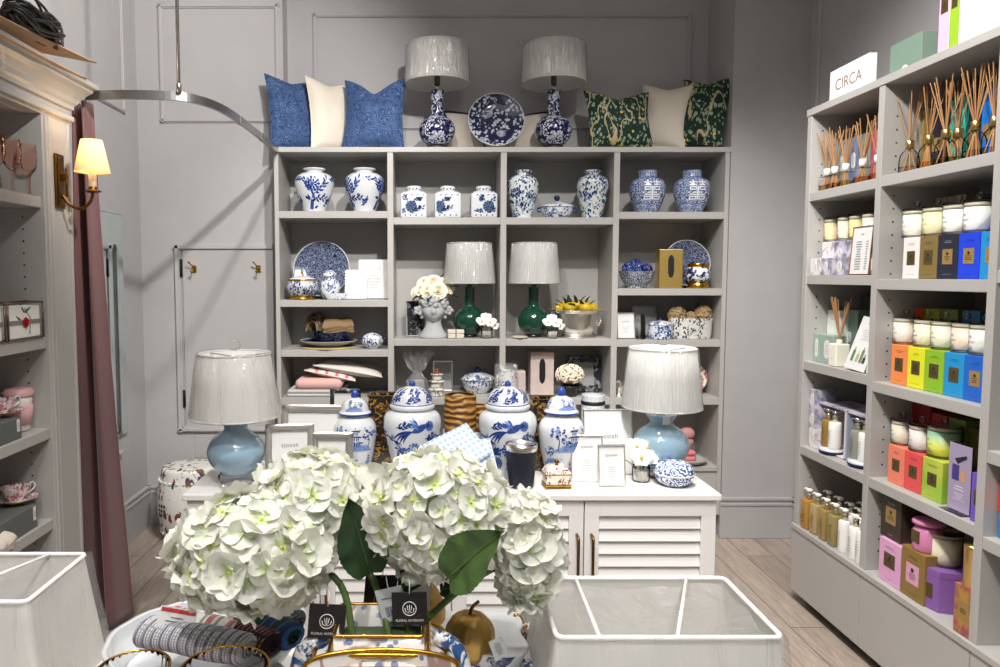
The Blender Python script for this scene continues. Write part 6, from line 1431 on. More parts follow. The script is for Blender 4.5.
for i, (x, hh) in enumerate(((-.038, .05), (-.005, .035), (.022, .056), (.044, .026))): MB().rbox((x - .009, -.003, .035), (x + .009, -.0022, .035 + hh), .0003, M=M).rbox((x - .003, -.003, .035 + hh), (x + .003, -.0022, .048 + hh), .0003, M=M).build('bottle_picture', mat(((92, 128, 92), (176, 170, 110), (110, 130, 90), (60, 64, 60))[i], .6), t)
gift_box('small white carton with printed lines at the divider, beside the leaflet', (240, 240, 238), 865.5, 874, 0, ZA[2], X=1.825, d=.04, patch=None, ztop=ZA[2] + .12)
# --- B3: five bright cartons with candles
cols = ((890, 906, (240, 140, 76), 'orange candle carton at the divider'), (906.3, 923, (228, 226, 40), 'lemon yellow candle carton'), (923.3, 942.3, (140, 186, 40), 'leaf green candle carton'), (942.6, 962.5, (34, 146, 206), 'turquoise blue candle carton'), (962.8, 984.5, (30, 100, 196), 'deep blue candle carton at the outer frame'))
for i, (p0, p1, rgb, lb) in enumerate(cols):
    gift_box(lb + ' on the third shelf', rgb, p0, p1, 0, ZN[2], X=1.845, d=.1, patch=BRONZE if i < 4 else GILT_L, patch_pos=.5, patch_h=.34, patch_w=.5, ztop=ZN[2] + .155, group='bright candle cartons on the third shelf')
for i, (px, wx, lb) in enumerate(((905, (246, 236, 220), 'cream candle with knob lid above the orange carton'), (926, (244, 236, 206), 'yellowish candle with knob lid above the lemon carton'), (944, (240, 240, 214), 'greenish white candle with knob lid above the leaf green carton'), (965, (244, 226, 206), 'peach tinted candle with knob lid above the turquoise carton'), (983.5, (240, 238, 230), 'white candle cut by the outer frame above the deep blue carton'))):
    candle(lb, px, ZN[2] + .156, r=.044, h=.1, X=1.90, wax=wx, group='knob-lidded candles on the third shelf')
for i, (p0, p1, rgb, lb) in enumerate(((906.5, 920, (196, 70, 28), 'burnt orange carton behind the third shelf candles'), (920.5, 936, (120, 136, 24), 'olive green carton behind the third shelf candles'), (936.5, 954, (96, 112, 22), 'dark olive carton behind the third shelf candles'), (958, 976, (20, 96, 140), 'dim blue carton behind the third shelf candles'))):
    gift_box(lb, rgb, p0, p1, 0, ZN[2], X=1.955, d=.1, patch=None, ztop=ZN[2] + .30, lines=False, group='cartons behind the third shelf candles')
# --- A4: hand wash gift sets
def pump_bottle(t_or, label, rgb, loc, clear, h=.13, r=.029, group=None, head=None, rz_=RZR, sq=False):
    t = thing('pump_bottle', label, 'pump bottle', loc, rz_, group); m = mat(rgb, .12, coat=.3, trans=0, name='bottle_liquid')
    if sq: MB().rbox((-r, -r, 0), (r, r, h), .008, seg=3, smooth=True).build('bottle', m, t)
    else: MB().lathe(sm([(r * .94, 0), (r, .004), (r, h * .93), (r * .85, h * .985), (.012, h)], 1), 28).build('bottle', m, t)
    MB().lathe([(.0125, h - .002), (.0125, h + .026), (.0115, h + .028), (.005, h + .028), (.005, h + .04)], 20).build('pump_collar', mat((196, 184, 160), .25, .8, name='pump_metal'), t)
    hd = MB(); hm = head or WC
    hd.lathe(sm([(.011, h + .036), (.0135, h + .04), (.0135, h + .048), (.0001, h + .053)], 1), 20); hd.tube([(0, 0, h + .045), (-.022, -.008, h + .046), (-.032, -.012, h + .039)], [.006, .0045, .0038], 8); hd.build('pump_head', hm, t)
    print_lines(r * 1.0, h * .5, 6, t, -r - .0008, h * .2, INKG if not clear else mat((90, 70, 40), .6), x0=0, seed=int(loc.y * 991), thick=.14, name='label_print')
    return t
zS = ZA[3]
for i, (p0, p1, amber, lb, rgbc) in enumerate(((816.5, 844, (146, 112, 52), 'hand wash set with amber and white bottles, nearer the pier', (222, 214, 214)), (845, 877, (140, 142, 132), 'hand wash set with grey-green and white bottles beside the divider', (150, 162, 176)))):
    a, b = rloc(p0, 1.853, zS), rloc(p1, 1.853, zS); b.y = max(b.y, RYD + TH / 2 + .004); w_ = a.y - b.y; cy_ = (a.y + b.y) / 2
    t = thing('gift_set_carton', 'open ' + ('pale' if i == 0 else 'blue-grey') + ' carton of a ' + lb, 'gift set', (1.853, cy_, zS + .0015), RZR, 'hand wash gift sets'); D_ = .16; H_ = .215; cm = mat(rgbc, .5, name='carton_board'); 
    MB().rbox((-w_ / 2, 0, 0), (-w_ / 2 + .008, D_, H_), .001).rbox((w_ / 2 - .008, 0, 0), (w_ / 2, D_, H_), .001).rbox((-w_ / 2, D_ - .005, 0), (w_ / 2, D_, H_), .001).rbox((-w_ / 2, 0, 0), (w_ / 2, D_, .006), .001).build('tray', cm, t)
    MB().rbox((-w_ / 2, -.001, H_), (w_ / 2, D_, H_ + .01), .001).build('carton_top', MARBLE, t)
    MB().lathe([(.0001, .0065), (.048, .0065), (.05, .012), (.05, .028), (.0001, .028)], 36, c=(0, .006, 0), ex=1.15).build('insert', CERW, t); 
    MB().lathe([(.0502, .006), (.0512, .008), (.0512, .014), (.0502, .016)], 36, c=(0, .006, 0), ex=1.15).build('insert_band', NAVY, t)
    for s_, rgb, nm in ((-.028, amber, 'amber' if i == 0 else 'grey-green'), (.028, (240, 238, 234), 'white')):
        q = Vector((1.853 + .004, cy_ - s_, zS + .0305)); pump_bottle(None, nm + ' pump bottle inside the ' + ('pale' if i == 0 else 'blue-grey') + ' gift set carton', rgb, q, nm != 'white', h=.126, r=.028, head=CHROME, group='bottles in the gift sets')
for i in range(3):
    gift_box(('lowest', 'middle', 'topmost')[i] + ' marbled carton in the narrow stack beside the gift sets', (200, 200, 200), 808.5, 815.5, 0, zS + i * .093, X=1.835, d=.1, patch=PAPER, oval=True, patch_w=.5, patch_h=.6, patch_pos=.5, ztop=zS + (i + 1) * .093 - .001, m=(MARBLE2, MARBLE, MARBLE)[i], lines=False, group='narrow stack of marbled cartons')
# --- B4
zS = ZN[3]
cols = ((887, 903, (240, 132, 104), 'coral candle carton at the divider', .149), (903.3, 920.5, (228, 84, 84), 'red candle carton between coral and lime', .149), (921, 941, (160, 196, 60), 'lime yellow candle carton under the lime candle', .150))
LIME = NT('lime_carton'); LIME.col(LIME.mix(LIME.step(LIME.noise(LIME.coord((1, 1, .5)), 9, 1), .5, .2), lin((140, 190, 56)), lin((214, 206, 84)))); LIME.p(Roughness=.4); LIME = LIME.m
for i, (p0, p1, rgb, lb, hh) in enumerate(cols):
    gift_box(lb, rgb, p0, p1, 0, zS, X=1.845, d=.1 if i < 2 else .11, patch=BRONZE, patch_pos=.5, patch_h=.32, patch_w=.46, ztop=zS + hh, m=LIME if i == 2 else None, group='warm candle cartons on the fourth shelf')
for px, wx, lb, r, h in ((902, (240, 230, 206), 'cream candle with clear lid on the coral carton', .04, .092), (921, (244, 232, 226), 'pinkish white candle with clear lid on the red carton', .043, .095)):
    candle(lb, px, zS + .15, r=r, h=h, X=1.895, wax=wx, group='candles on the fourth shelf')
LW = NT('lime_ombre_wax'); tc_ = LW.coord(); sp_ = LW.n('ShaderNodeSeparateXYZ'); LW.set(sp_.inputs[0], tc_); mr = LW.n('ShaderNodeMapRange'); LW.set(mr.inputs[0], sp_.outputs[2]); mr.inputs[1].default_value = .03; mr.inputs[2].default_value = .085
LW.col(LW.mix(mr.outputs[0], lin((226, 226, 84)), lin((150, 196, 160)))); LW.p(Roughness=.4); LW = LW.m
candle('large lime and mint ombre candle on the lime carton', 943, zS + .152, r=.054, h=.11, X=1.91, group='candles on the fourth shelf', wm=LW)
a, b = rloc(947, 1.84, zS), rloc(969, 1.84, zS); w_ = a.y - b.y
t = thing('lilac_leaflet', 'lilac product leaflet in a clear stand between lime carton and violet box', 'leaflet', (1.84, (a.y + b.y) / 2, zS + .0015), RZR); LIL = mat((164, 150, 178), .45, name='lilac_print')
MB().rbox((-w_ / 2, -.001, .004), (w_ / 2, .001, .238), .0006).build('sheet', LIL, t)
MB().rbox((-w_ / 2 - .002, .0015, 0), (w_ / 2 + .002, .004, .242), .001).rbox((-w_ / 2 - .002, -.03, 0), (w_ / 2 + .002, .05, .003), .001).build('acrylic_stand', LUC, t)
MB().rbox((-.035, -.0018, .11), (-.002, -.0011, .165), .0003).build('bottle_picture', mat((70, 56, 130), .5), t); MB().rbox((.006, -.0018, .11), (.026, -.0011, .15), .0003).build('candle_picture', mat((206, 150, 100), .5), t)
MB().add([(-.025, -.0016, .185), (.03, -.0016, .205), (.034, -.0016, .195), (-.01, -.0016, .168)], [(0, 1, 2, 3)]).build('sprig_picture', mat((40, 34, 44), .5), t)
print_lines(w_ * .6, .02, 2, t, -.0012, .075, PAPER, seed=3, name='leaflet_title'); print_lines(w_ * .6, .028, 4, t, -.0012, .04, mat((210, 204, 218), .6), seed=9, name='leaflet_text')
gift_box('violet candle carton at the outer frame of the fourth shelf', (112, 84, 186), 969.5, 989, 0, zS, X=1.822, d=.06, patch=BRONZE, patch_pos=.5, patch_h=.32, patch_w=.46, ztop=zS + .165)
for i, (p0, p1, rgb, hh, lb) in enumerate(((908, 927, (150, 44, 40), .31, 'dark red carton behind the fourth shelf candles'), (928, 944, (160, 40, 44), .29, 'deep crimson carton beside the green one at the back'), (945, 962, (110, 136, 34), .29, 'green carton at the back behind the lime candle'), (963, 985, (84, 82, 34), .27, 'olive carton in the dark corner behind the leaflet'))):
    gift_box(lb, rgb, p0, p1, 0, zS, X=1.965, d=.1, patch=None, ztop=zS + hh, lines=False, group='cartons behind the fourth shelf candles')
# --- A5: pump bottles, two rows
AM = [(176, 130, 58), (176, 152, 104), (156, 132, 74), (150, 134, 86), (238, 236, 230), (238, 236, 230), (236, 236, 232)]
nms = ['honey coloured', 'pale amber', 'olive amber', 'dull amber', 'white', 'white', 'white']
where = ['first in the front row, nearest the pier', 'second in the front row', 'third in the front row', 'fourth in the front row, next to the white ones', 'fifth in the front row, next to the amber ones', 'sixth in the front row', 'last in the front row, against the divider']
for i, px in enumerate((808.5, 817, 826, 835, 844, 854.5, 862)):
    pump_bottle(None, nms[i] + ' pump bottle, ' + where[i], AM[i], rloc(px, 1.832, ZA5), i < 4, h=.142, r=.027 if i else .03, group='pump bottles on the bottom shelf', sq=i < 4)
for i, px in enumerate((828, 839, 850, 859, 862)):
    X = (1.90, 1.90, 1.90, 1.895, 1.955)[i]
    pump_bottle(None, ('amber pump bottle behind the second front bottle', 'amber pump bottle behind the fourth front bottle', 'white pump bottle in the rear row behind the fifth front one', 'white pump bottle in the rear row behind the sixth front one', 'white pump bottle at the very back beside the divider')[i], AM[(2, 3, 4, 5, 5)[i]], rloc(px, X, ZA5), i < 2, h=.145, r=.027, group='pump bottles on the bottom shelf')
# --- B5
zS = ZA5
t, h1 = gift_box('pink candle carton under the black one on the bottom shelf', (226, 168, 206), 878, 899, 0, zS, X=1.815, d=.12, patch=BRONZE, patch_pos=.54, patch_h=.34, patch_w=.52, ztop=zS + .17)
gift_box('black-brown candle carton stacked on the pink carton', (58, 48, 38), 880, 900, 0, zS + .171, X=1.83, d=.13, patch=GILT_L, patch_pos=.56, patch_h=.4, patch_w=.5, ztop=zS + .171 + .168)
t, h2 = gift_box('gold carton with pink label beside the pink carton', (140, 112, 56), 899.8, 923, 0, zS, X=1.815, d=.105, patch=mat((222, 160, 190), .4), patch_pos=.5, patch_h=.4, patch_w=.54, ztop=zS + .188)
PW = mat((206, 128, 168), .35, name='pink_wax')
gc_ = t.location
t = thing('pink_candle', 'solid pink lidded candle on the gold carton behind the cream candle', 'candle', (gc_.x + .053, gc_.y, zS + .1905), RZR)
MB().lathe(sm([(.0001, 0), (.048, 0), (.05, .004), (.05, .095), (.0001, .096)], 1), 36).build('jar', PW, t); l = MB().lathe(sm([(.0001, .097), (.053, .097), (.054, .108), (.05, .114), (.0001, .118)], 1), 36).build('lid', PW, t); MB().rbox((-.02, -.0512, .03), (.02, -.046, .075), .001).build('label_patch', BRONZE, t)
VIO = mat((134, 92, 160), .4, name='violet_card')
t = thing('hexagonal_box', 'violet six-sided box with the lit-cream candle standing on it', 'box', rloc(945, 1.905, zS), RZR + .2); t['label'] = 'violet six-sided candle box carrying the cream knob-lidded candle'
hxp = [(.094 * cos(pi / 3 * i + .0), .094 * sin(pi / 3 * i)) for i in range(6)]
MB().prism(hxp, 0, .128).build('carton', VIO, t); MB().prism(hexp if False else [(x * 1.012, y * 1.012) for x, y in hxp], .128, .15).build('lid', VIO, t)
MB().rbox((-.022, -.0822, .04), (.022, -.081, .095), .0004).build('label_patch', BRONZE, t)
candle('largest cream candle with clear knob lid standing on the violet box', 943, zS + .1525, r=.058, h=.115, X=1.905, wax=(244, 234, 206))
MAUV = NT('iris_carton'); v_ = MAUV.coord(); MAUV.col(MAUV.mix(MAUV.step(MAUV.noise(MAUV.warp(v_, 8, .1), 11, 2), .6, .03), lin((176, 164, 168)), lin((74, 36, 76)))); MAUV.p(Roughness=.4); MAUV = MAUV.m
for i in range(2):
    gift_box(('lower', 'upper')[i] + ' grey carton with purple flower print stacked in the back corner', (170, 160, 164), 955, 980, 0, zS + i * .16, X=2.02, d=.1, patch=None, ztop=zS + (i + 1) * .16 - .002, m=MAUV, lines=False, group='flower print cartons')
t = thing('perfume_bottle', 'flower-printed fragrance box bottle with tall gold cap at the outer frame', 'fragrance', rloc(970.5, 1.83, zS), RZR)
FLW = NT('floral_gold_carton'); v_ = FLW.coord(); FLW.col(FLW.mix(FLW.step(FLW.noise(FLW.warp(v_, 12, .08), 20, 3), .5, .08), lin((176, 138, 60)), FLW.mix(FLW.noise(v_, 30), lin((196, 110, 112)), lin((110, 50, 50))))); FLW.p(Roughness=.3); FLW = FLW.m
MB().rbox((-.044, -.03, 0), (.044, .03, .17), .003).build('body', FLW, t); MB().rbox((-.024, -.0308, .055), (.024, -.0295, .12), .0005).build('label_patch', GILT_L, t); print_lines(.036, .02, 3, t, -.031, .075, mat((70, 50, 30), .5), seed=3)
MB().lathe([(.028, .17), (.03, .172), (.03, .30), (.031, .302), (.031, .312), (.0001, .314)], 32).build('cap', PALEGOLD, t)
# --- next bay at the picture edge
z_ = zc[1]
gift_box('blue carton under the red one in the bay beyond the outer frame', (60, 130, 190), 997, 1040, 0, z_, X=1.84, d=.1, patch=None, ztop=z_ + .085, group='cartons in the outer bay', lines=False)
gift_box('red carton on the blue one in the bay beyond the outer frame', (214, 60, 56), 997, 1040, 0, z_ + .086, X=1.84, d=.1, patch=None, ztop=z_ + .186, group='cartons in the outer bay', lines=False)
# ================================================================== left cabinet contents (fronts face +X)
RZL = pi / 2
def lloc(px, X, z):
    y = X * F / (px - CX)
    for _ in range(3): y = (X * F / (px - CX) + (z - CAMZ) * sin(PITCH)) / cos(PITCH)
    return Vector((X, y, z + .0012))
PG = glass((254, 240, 235), .03, .13, name='blush_cut_glass')
def wine_glass(px, X, label, s=1.0):
    t = thing('wine_glass', label, 'wine glass', lloc(px, X, LZ[0]), 0, 'blush cut-glass goblets')
    MB().lathe(sm([(.0001, .0), (.034, 0), (.034, .003), (.008, .008), (.0055, .02), (.006, .07), (.012, .08), (.0001, .084)], 1), 28).build('stem', PG, t)
    def cut(a, z): return 1 + .035 * cos(9 * a + z * 160) * (1 if z < .16 else 0)
    MB().lathe(sm([(.0001, .08), (.014, .082), (.034, .1), (.042, .13), (.041, .165), (.037, .19)], 2) + [(.035, .19), (.039, .165), (.04, .13), (.032, .103), (.0001, .088)], 54, fn=cut).build('bowl', PG, t); t.scale = (.74, .74, 1)
wine_glass(13, -1.505, 'large blush cut-glass goblet in the middle of the top shelf'); wine_glass(30, -1.50, 'blush cut-glass goblet nearest the inner side of the cabinet'); wine_glass(-3, -1.505, 'blush cut-glass goblet cut off by the picture edge')
# framed napkin tray with red rose
def rose_tray(px0, px1, label, X=-1.468):
    a, b = lloc(px0, X, LZ[1]), lloc(px1, X, LZ[1]); w_ = b.y - a.y; h = .135
    t = thing('napkin_holder', label, 'napkin holder', (X, (a.y + b.y) / 2, LZ[1] + .0015), RZL, 'wire napkin holders'); WIRE = mat((110, 92, 82), .35, .8, name='bronze_wire')
    fr = MB()
    for y in (-.01, .07):
        for p, q in (((-w_ / 2, y, .004), (w_ / 2, y, .004)), ((w_ / 2, y, .004), (w_ / 2, y, h)), ((w_ / 2, y, h), (-w_ / 2, y, h)), ((-w_ / 2, y, h), (-w_ / 2, y, .004))): fr.tube([p, q], .0035, 6)
    for x in (-w_ / 2, w_ / 2):
        for z in (.004, h): fr.tube([(x, -.01, z), (x, .07, z)], .0035, 6)
    fr.build('wire_frame', WIRE, t)
    MB().rbox((-w_ / 2 + .01, -.004, .008), (w_ / 2 - .01, .062, h - .012), .003).build('napkin_stack', mat((238, 236, 228), .8), t)
    MB().rbox((-w_ / 2 + .003, -.0065, h * .42), (w_ / 2 - .003, -.003, h * .54), .0005).build('band', mat((150, 146, 140), .4, .5), t)
    lp = MB(); leaf_geo(lp, (-.02, -.0055, .068), (-.055, -.0055, .09), .03, .02, up=(0, 1, 0)); leaf_geo(lp, (.0, -.0055, .1), (.045, -.0055, .118), .02, .02, up=(0, 1, 0)); leaf_geo(lp, (.0, -.0055, .1), (-.02, -.0055, .122), .018, .02, up=(0, 1, 0)); lp.tube([(.03, -.0055, .02), (.035, -.0055, .08), (.0, -.0055, .115)], .0012, 5); lp.build('printed_leaf', mat((96, 104, 76), .7), t)
    rs_ = MB(); rose(rs_, (.0, -.011, .064), .017, random.Random(5), nrm=(0, -1, 0)); rs_.build('rose', mat((206, 36, 52), .6), t)
rose_tray(6, 41, 'wire holder of white napkins with a red rose, nearest the cabinet end'); rose_tray(-34, 3, 'wire holder of white napkins mostly cut off by the picture edge')
# travel cup, boxes, tea cups
PINKC = mat((222, 172, 172), .4, name='pink_silicone')
t = thing('travel_cup', 'white travel cup with pink lid and pink sleeve at the back of the shelf', 'cup', lloc(19, -1.555, LZ[2])); t.scale = (1.1, 1.1, 1.2)
MB().lathe(sm([(.0001, 0), (.033, 0), (.036, .004), (.045, .11)], 1) + [(.0001, .11)], 36).build('body', mat((236, 226, 218), .35), t); MB().lathe([(.0375, .02), (.041, .02), (.0465, .08), (.0445, .08)], 36).build('sleeve', PINKC, t)
MB().lathe(sm([(.046, .108), (.05, .11), (.05, .122), (.046, .126), (.044, .134), (.0001, .134)], 1), 36).build('lid', PINKC, t)
DG = mat((98, 100, 98), .6, name='charcoal_card')
def cup_set(px0, px1, z, label_box, label_cup, X=-1.472, h=.055, cupm=None, only_saucer=False):
    a, b = lloc(px0, X, z), lloc(px1, X, z); w_ = b.y - a.y
    t = thing('keepsake_box', label_box, 'box', (X, (a.y + b.y) / 2, z + .0015), RZL, 'charcoal tea cup boxes'); MB().rbox((-w_ / 2, 0, 0), (w_ / 2, .2, h), .002).build('carton', DG, t)
    MB().rbox((w_ / 2 - .03, -.0015, h * .35), (w_ / 2 - .012, -.0005, h * .95), .0003).build('price_tag', PAPER, t); print_lines(.012, h * .3, 3, t, -.002, h * .5, INKG, x0=w_ / 2 - .021)
    cm = cupm or porcelain('floral', 2.2, ground=(240, 236, 232), ink=(206, 130, 150), deep=(186, 90, 110), seed=2)
    c = thing('tea_cup', label_cup, 'tea cup', (X - .085, lloc(px1 - 22, X - .085, z + h).y, z + h + .003), RZL - .5, 'flowered tea cups')
    MB().lathe(sm([(.0001, .004), (.03, .002), (.036, .0), (.062, .012), (.078, .018), (.078, .02), (.06, .016), (.034, .007), (.0001, .007)], 1), 44).build('saucer', cm, c)
    MB().lathe(hollow(sm([(.022, .008), (.024, .008), (.024, .014), (.04, .03), (.05, .055), (.052, .06)], 2), .0025), 44).build('cup', cm, c)
    MB().tube(crspl([Vector((.044, 0, .054)), Vector((.068, 0, .062)), Vector((.076, 0, .045)), Vector((.06, 0, .03)), Vector((.042, 0, .028))]), .0036, 8).build('handle', CERW, c)
    gr = MB(); gr.tube([(.078 * cos(q), .078 * sin(q), .0195) for q in [2 * pi * i / 44 for i in range(44)]], .0012, 5, closed=True); gr.build('gilt_rim', GOLD, c)
cup_set(-28, 22, LZ[2], 'charcoal box with a price tag under a gilt-rimmed cup, upper of the two boxes', 'tea cup and saucer with gilt rim on the upper charcoal box', h=.075)
cup_set(-14, 38, LZ[3], 'charcoal box with a price tag under the pink flowered cup, lower shelf', 'pink flowered tea cup and saucer on the lower charcoal box', h=.085)
napkin('rumpled cream cloth hanging at the lower shelf edge below the charcoal box', -2, 1.9, .0, .1, .1, .04, fabric((220, 208, 194)), 0, 0, 3, name='cream_cloth')
o = bpy.data.objects['cream_cloth']; q = lloc(2, -1.49, LZ[3]); o.location = (q.x, q.y - .05, q.z); o.rotation_euler = (0, 0, RZL)
# on top of the cabinet: cardboard sheets, cable
CARD = mat((196, 158, 120), .8, name='cardboard')
def sheet(label, pts, bend, seed):
    ps = [Vector(p) for p in pts]; base = ps[0]
    t = MB()
    def fn(u, v):
        p = (ps[0] * (1 - u) + ps[1] * u) * (1 - v) + (ps[3] * (1 - u) + ps[2] * u) * v
        return p - base + Vector((0, 0, bend * (u * u - u * .2)))
    o = t.grid(fn, 12, 8).build('cardboard_sheet', CARD, None, base); m_ = o.modifiers.new('t', 'SOLIDIFY'); m_.thickness = .004; tag(o, label, 'cardboard', 'cardboard sheets on the cabinet'); return o
a_, b_ = atx(-25, 22, -1.355), atx(87, 80, -1.36)
sheet('lower cardboard sheet lifted over the edge of the cabinet cornice', [a_, b_, (-1.62, b_.y - .1, CTOP + .006), (-1.72, a_.y, CTOP + .006)], .004, 1)
a_, b_ = atx(-25, 4, -1.38), atx(97, 66, -1.37)
sheet('upper cardboard sheet with a curled pointed end under the black cable', [a_, b_, (-1.58, b_.y - .32, CTOP + .055), (-1.80, a_.y, CTOP + .02)], .012, 2)
t = thing('cable_coil', 'bundled black electric cable lying on the cardboard on top of the cabinet', 'cable', Vector((-1.40, 2.62, CTOP + .06)))
CB = mat((38, 37, 36), .45, name='black_cable'); rr = random.Random(9); mb = MB()
for i in range(26):
    ry_, rx_ = rr.uniform(.12, .165), rr.uniform(.035, .06); zo = rr.uniform(.0, .045); ph = rr.uniform(-.3, .3)
    mb.tube([(rx_ * cos(a) + .012 * sin(3 * a + i), ry_ * sin(a + ph * .2), zo + .02 + .018 * sin(2 * a + i)) for a in [2 * pi * j / 26 for j in range(26)]], .0055, 6, closed=True)
mb.build('coil', CB, t)
mb = MB(); L_ = crspl([Vector(p) for p in ((0, .1, .05), (.01, .0, .13), (.0, -.16, .155), (-.02, -.33, .12), (-.04, -.5, .03), (-.05, -.7, .0))]); mb.tube(L_, .005, 6)
mb.tube(crspl([Vector(p) for p in ((.0, .12, .05), (.0, .09, .125), (-.01, -.05, .14), (-.03, -.25, .1), (-.05, -.45, .02))]), .005, 6); mb.tube(crspl([Vector(p) for p in ((.01, .0, .07), (.0, .1, .12), (0, .19, .1), (0, .2, .03))]), .005, 6); mb.build('loose_loop', CB, t)
# clear film draped over the cornice
def film(u, v): return (-1.40 + .035 * v + .012 * sin(u * 14) * v, 1.75 + .62 * u, CTOP + .012 - .12 * v * v - .02 * abs(sin(u * 9 + v * 3)) * v)
o = MB().grid(film, 40, 14).build('plastic_film', WRAP); tag(o, 'loose clear plastic film draped over the cabinet cornice', 'plastic film')
# ================================================================== foreground table
def rect_shade(label, xc, yc, wx, wy, ztop, h, flare=1.18):
    t = thing('bare_lampshade', label, 'lampshade', (xc, yc, ztop - h), 0, 'wrapped rectangular lampshades')
    def rr_(sx, sy, r, z):
        out = []
        for (cx_, cy_, a0) in ((sx / 2 - r, sy / 2 - r, 0), (-sx / 2 + r, sy / 2 - r, pi / 2), (-sx / 2 + r, -sy / 2 + r, pi), (sx / 2 - r, -sy / 2 + r, 3 * pi / 2)):
            for k_ in range(5): out.append(Vector((cx_ + r * cos(a0 + k_ * pi / 8), cy_ + r * sin(a0 + k_ * pi / 8), z)))
        return out
    def loft(rings, mb):
        n = len(rings[0]); vs = [p for r in rings for p in r]; fs = [(i * n + j, i * n + (j + 1) % n, (i + 1) * n + (j + 1) % n, (i + 1) * n + j) for i in range(len(rings) - 1) for j in range(n)]
        return mb.add(vs, fs, 0, False)
    W2 = (wx * flare, wy * flare)
    s = loft([rr_(W2[0], W2[1], .012, 0), rr_(wx, wy, .01, h), rr_(wx - .003, wy - .003, .009, h), rr_(W2[0] - .003, W2[1] - .003, .011, 0), rr_(W2[0], W2[1], .012, 0)], MB()).build('shade_panel', SHADE, t)
    MB().tube(rr_(wx, wy, .01, h), .0038, 8, closed=True).build('top_rim', mat((250, 249, 247), .6), t); MB().tube(rr_(W2[0], W2[1], .012, .003), .0036, 8, closed=True).build('bottom_rim', mat((250, 249, 247), .6), t)
    for f0, f1 in ((-.31, -.29), (.034, .30)): MB().tube([(f0 * wx, -wy / 2, h), (f1 * wx, wy / 2, h)], .003, 6).build('fitter_bar', mat((246, 245, 242), .4), t)
    def wr(u, v):
        # wrap just outside the panel, loosely wrinkled
        a = u * 4; k_ = int(a) % 4; f = a - int(a); c = [(-1, -1), (1, -1), (1, 1), (-1, 1)]; p, q = c[k_], c[(k_ + 1) % 4]
        sx = (W2[0] + (wx - W2[0]) * v) / 2; sy = (W2[1] + (wy - W2[1]) * v) / 2; x = p[0] * (1 - f) + q[0] * f; y = p[1] * (1 - f) + q[1] * f
        o_ = .004 + .007 * abs(noise.noise(Vector((x * 4 + xc * 9, y * 4, v * 1.4)))) + .012 * (1 - v) * abs(noise.noise(Vector((x * 7, y * 7 + 3, v * 2))))
        return (x * (sx + o_), y * (sy + o_), h * 1.0 * v - .0 + .002)
    w_ = MB().grid(wr, 96, 18, cu=True).build('plastic_wrap', WRAP2, t)
    def top(u, v): return ((u - .5) * (wx - .012), (v - .5) * (wy - .012), h - .012 - .03 * sin(pi * u) * sin(pi * v) + .010 * noise.noise(Vector((u * 5 + xc * 7, v * 4, .5))))
    MB().grid(top, 30, 18).build('wrap_inside', WRAP2, t)
    return t
zsh = 1.10
fl, fr_, bl, br2 = atz(557, 637, zsh), atz(776, 631, zsh), atz(541, 586, zsh), atz(722, 578.5, zsh)
rect_shade('rectangular white lampshade in clear wrap standing beside the hydrangeas, whole rim in view', (fl.x + fr_.x + bl.x + br2.x) / 4, (fl.y + br2.y) / 2, fr_.x - fl.x, br2.y - fl.y + .004, zsh, .199)
bq, fq = atz(84, 554, zsh), atz(29, 602, zsh); wy_ = bq.y - fq.y; xr = (bq.x + fq.x) / 2
rect_shade('rectangular white lampshade in clear wrap in front of the curtain, cut by the picture edge', xr - .16, (bq.y + fq.y) / 2, .32, wy_, zsh, .199)
# ---- hydrangeas
PET = NT('white_hydrangea_petal'); at_ = PET.n('ShaderNodeAttribute', attribute_name='petal'); sx = PET.n('ShaderNodeSeparateColor'); PET.set(sx.inputs[0], at_.outputs['Color'])
e1 = PET.n('ShaderNodeMapRange', interpolation_type='SMOOTHSTEP'); PET.set(e1.inputs[0], sx.outputs[0]); e1.inputs[1].default_value = .02; e1.inputs[2].default_value = .3
base_ = PET.mix(e1.outputs[0], lin((206, 222, 150)), lin((240, 239, 230))); base_ = PET.mix(PET.math('MULTIPLY', sx.outputs[1], .25), base_, lin((234, 238, 214)))
df = PET.n('ShaderNodeBsdfDiffuse'); PET.set(df.inputs[0], base_); tl = PET.n('ShaderNodeBsdfTranslucent'); PET.set(tl.inputs[0], base_); mx = PET.n('ShaderNodeMixShader'); mx.inputs[0].default_value = .22
bp = PET.n('ShaderNodeBump'); PET.set(bp.inputs['Height'], PET.noise(PET.coord(), 240, 2)); bp.inputs['Strength'].default_value = .25; bp.inputs['Distance'].default_value = .001; PET.set(df.inputs['Normal'], bp.outputs[0])
PET.set(mx.inputs[1], df.outputs[0]); PET.set(mx.inputs[2], tl.outputs[0]); PET.set(PET.out.inputs[0], mx.outputs[0]); PET = PET.m
EYE = mat((196, 206, 60), .6, name='floret_eye')
LF = NT('hydrangea_leaf'); v_ = LF.coord(); LF.col(LF.mix(LF.noise(v_, 40, 3), lin((48, 74, 34)), lin((88, 116, 56)))); LF.p(Roughness=.45); LF.bump(LF.vor(LF.coord((1, 1, 1)), 70), .35, .003); LF = LF.m
LFD = NT('deep_hydrangea_leaf'); v_ = LFD.coord(); LFD.col(LFD.mix(LFD.noise(v_, 40, 3), lin((26, 52, 26)), lin((52, 82, 44)))); LFD.p(Roughness=.45); LFD = LFD.m
STEM = mat((82, 106, 54), .5, name='green_stem'); TAGB = mat((30, 26, 28), .5, name='black_card'); TAGG = mat((206, 208, 210), .5, name='white_card')
